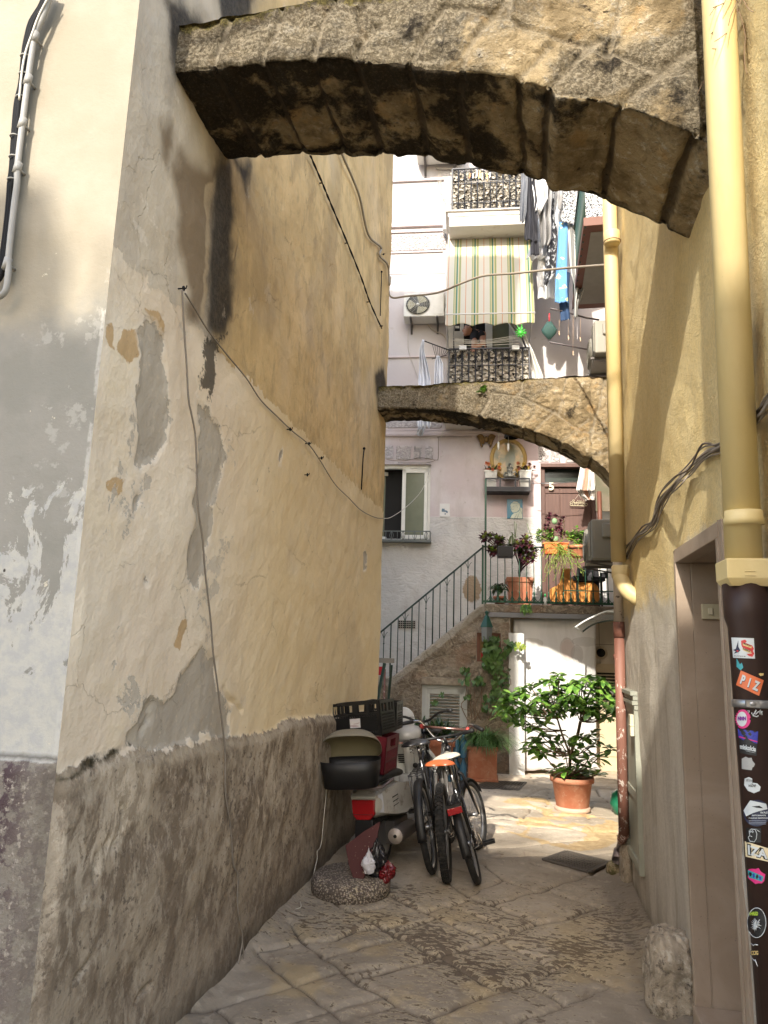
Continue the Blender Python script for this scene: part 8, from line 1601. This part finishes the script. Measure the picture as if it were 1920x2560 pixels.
m.tube([c, c+Vector((-.05, 0, .13))], .008, 5); m.tube([c, c+Vector((.02, 0, .14))], .008, 5); m.build('claw', M('limeplastic', col=(.04, .33, .03), rough=.4), pb)
wlp = froot('balcony_lantern', 'small black square lantern on the frame of the balcony door', 'lantern'); a = F('D4', 585, 200, .0); b = F('D4', 655, 120, .0); m = MB(); m.bb((a.x, -.09, a.z), (b.x, -.03, a.z+.02)); m.bb((a.x, -.09, b.z-.02), (b.x, -.03, b.z)); m.bb((a.x, -.09, a.z), (a.x+.012, -.03, b.z)); m.bb((b.x-.012, -.09, a.z), (b.x, -.03, b.z)); m.build('frame', M('black_iron'), wlp)
# loops of wire on the pink house
m = MB()
for L in ([(105,290),(100,560),(150,660),(190,760),(220,1000),(225,1149)],[(130,290),(125,500),(170,690),(150,810),(0,890)],[(140,300),(150,640),(200,760),(190,860),(60,960),(0,1000)],[(160,690),(215,740),(260,890),(310,920)]): m.tube(spline([F('N2', u, v, .03) for u, v in L], 5), .0045, 5)
m.tube(spline([F('N2', u, v, .03) for u, v in ((75,170),(70,250),(120,270),(300,270),(330,285))], 4), .013, 6); tag(fput(m.build('cable', M('cable_tan', col=(.42, .38, .33)))), 'loose grey cables looping down the pink house below the upper air conditioner', 'cable')
m = MB(); 
for k, L in (('E8', [(180,1025),(330,1050),(500,1050),(750,1000),(900,1015),(1030,1035),(1075,1000),(1080,680),(1110,640),(1659,640)]), ('E8', [(380,1085),(860,1085),(1040,1035)]), ('D1', [(0,110),(200,100),(500,130),(620,150)]), ('E8', [(200,485),(700,480),(1080,490),(1130,440)])): m.tube(spline([F(k, u, v, .06) for u, v in L], 5), .006, 5)
tag(fput(m.build('cable', CBm)), 'dark cables running along the cornice and above the open window', 'cable')
m = MB(); m.tube(spline([F('Z3', u, v, .03) for u, v in ((215,1140),(208,1200),(212,1290),(250,1400),(275,1470))], 5), .005, 5); m.tube(spline([F('Z3', u, v, .03) for u, v in ((330,1110),(370,1155),(430,1180),(455,1220),(462,1300))], 5), .012, 6); tag(fput(m.build('cable', M('cable_tan'))), 'thin pipes hanging below the white air conditioner by the awning', 'pipe')
tag(fput(MB().tube([F('E8', 1190, 380, .55), F('E8', 1140, 600, .5), F('E8', 1100, 700, .4)], .005, 5).build('cord', CBw)), 'short white cord hanging under the smaller arch', 'cord')
tag(MB().bb((onZ('Z6', 1215, 1600).x, 8.45, 0), (onZ('Z6', 1215, 1600).x+.22, 8.6, .02)).build('doormat', M('greencloth', col=(.01, .09, .05)), bevel=.004), 'flat green mat edge behind the brown downpipe', 'mat')
gbx = onY('Z6', 1270, 1570, 8.2); m = MB(); tag(MB().lathe([(.0, -.02), (.10, 0), (.14, .10), (.12, .20), (.02, .27)], (gbx.x+.03, 8.2, 0), 'Z', 20).build('green_bag', M('greenplastic', col=(.012, .16, .085), rough=.3), smooth=True), 'green plastic bag on the paving behind the brown downpipe', 'bag')
# ================================================================== person on the lower balcony
def person():
    t = froot('person', 'person in a black T-shirt leaning over the lower balcony rail, looking down', 'person'); P = lambda u, v, o: F('D4', u, v, o)
    hd_ = P(765, 165, .40); nk = P(845, 205, .33); ch_ = P(890, 300, .30); pv = Vector((ch_.x+.02, -.18, b1zf+.92)); shR = P(925, 240, .38); elR = P(950, 330, .50); wrR = P(830, 430, .60); haR = P(765, 465, .66); shL = Vector((ch_.x-.06, -.42, nk.z-.07)); elL = P(830, 430, .45); wrL = P(790, 500, .60); haL = P(745, 520, .64)
    J = [pv, ch_, nk, hd_, shR, elR, wrR, haR, shL, elL, wrL, haL, pv+Vector((.09, 0, -.42)), pv+Vector((.09, .02, -.88)), pv+Vector((-.09, 0, -.42)), pv+Vector((-.09, .02, -.88))]
    E_ = [(0, 1), (1, 2), (2, 3), (1, 4), (4, 5), (5, 6), (6, 7), (1, 8), (8, 9), (9, 10), (10, 11), (0, 12), (12, 13), (0, 14), (14, 15)]; Rr = [.14, .135, .055, .07, .062, .045, .030, .028, .062, .045, .030, .028, .08, .05, .08, .05]
    SKN = M('skin', col=(.42, .21, .13), rough=.5)
    def skin(name, Js, Es, Rs, mat, root=0):
        me = bpy.data.meshes.new(name); me.from_pydata([tuple(j) for j in Js], Es, []); o = link(name, me, mat, t); me.skin_vertices.new() if hasattr(me.skin_vertices, 'new') else None
        md = o.modifiers.new('skin', 'SKIN'); 
        for i, q in enumerate(Rs): o.data.skin_vertices[0].data[i].radius = (q, q)
        o.data.skin_vertices[0].data[root].use_root = True; md.use_smooth_shade = True; s = o.modifiers.new('s', 'SUBSURF'); s.levels = s.render_levels = 2; return o
    body = skin('body', J, E_, Rr, SKN)
    fc = (nk-hd_).normalized(); hm = MB(); Rh = Matrix.Rotation(math.radians(35), 3, 'Y'); hm.ell(hd_, (.088, .078, .112), 20, 14, Rh); hm.ell(hd_+Vector((-.088, -.01, -.03)), (.02, .014, .022), 8, 6); hm.ell(hd_+Vector((-.055, -.012, -.092)), (.035, .035, .03), 10, 8); hm.ell(hd_+Vector((.01, -.078, .0)), (.018, .010, .028), 8, 6); hm.ell(hd_+Vector((-.077, -.02, -.062)), (.014, .022, .008), 8, 5); hm.build('face', SKN, t)
    ey = MB(); ey.ell(hd_+Vector((-.073, -.045, -.008)), (.010, .010, .007), 8, 5).beam(hd_+Vector((-.085, -.05, .012)), hd_+Vector((-.06, -.06, .02)), .006, .006); ey.build('eye', M('dark'), t)
    hr = MB(); hr.ell(hd_+Vector((.022, .006, .035)), (.098, .088, .095), 18, 12, Rh); hr.ell(hd_+Vector((.06, .01, -.02)), (.055, .07, .07), 12, 8); hr.build('hair', M('hair', col=(.012, .009, .008), rough=.6), t)
    for w_, h_, sg in ((wrR, haR, 1), (wrL, haL, -1)):
        d = (h_-w_).normalized(); s = d.cross(Vector((0, 0, 1))).normalized()
        hnd = MB(); hnd.beam(h_-d*.03, h_+d*.035, .075, .028); ho = hnd.build('hand', SKN, t, bevel=.012)
        for k in range(4): b = h_+d*.03+s*(k-1.5)*.018; l_ = (.055, .068, .064, .05)[k]; MB().tube([b, b+d*l_*.5, b+d*l_*.8+Vector((0, 0, -.012)), b+d*l_+Vector((0, 0, -.03))], [.009, .009, .008, .007], 7).build('finger', SKN, ho)
        MB().tube([h_-d*.02+s*sg*.03, h_+s*sg*.05, h_+d*.035+s*sg*.052+Vector((0, 0, -.01))], [.011, .010, .008], 7).build('thumb', SKN, ho)
    J2 = [pv, ch_, nk+(ch_-nk)*.25, shR, shR+(elR-shR)*.55, shL, shL+(elL-shL)*.55]; skin('t_shirt', J2, [(0, 1), (1, 2), (1, 3), (3, 4), (1, 5), (5, 6)], [.158, .155, .085, .09, .082, .09, .08], M('cloth_black'))
    J3 = [pv+Vector((0, 0, -.05)), pv+Vector((.09, 0, -.42)), pv+Vector((.09, .02, -.84)), pv+Vector((-.09, 0, -.42)), pv+Vector((-.09, .02, -.84))]; skin('trousers', J3, [(0, 1), (1, 2), (0, 3), (3, 4)], [.16, .10, .075, .10, .075], M('cloth_darkgrey'))
person()
# side unit casings recoloured darker grey to stand in for shade
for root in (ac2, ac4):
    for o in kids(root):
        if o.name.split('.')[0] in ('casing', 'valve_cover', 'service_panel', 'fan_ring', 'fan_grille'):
            o.material_slots[0].link = 'OBJECT'; o.material_slots[0].material = M('ac_shade_grey', col=(.20, .185, .15), rough=.55)
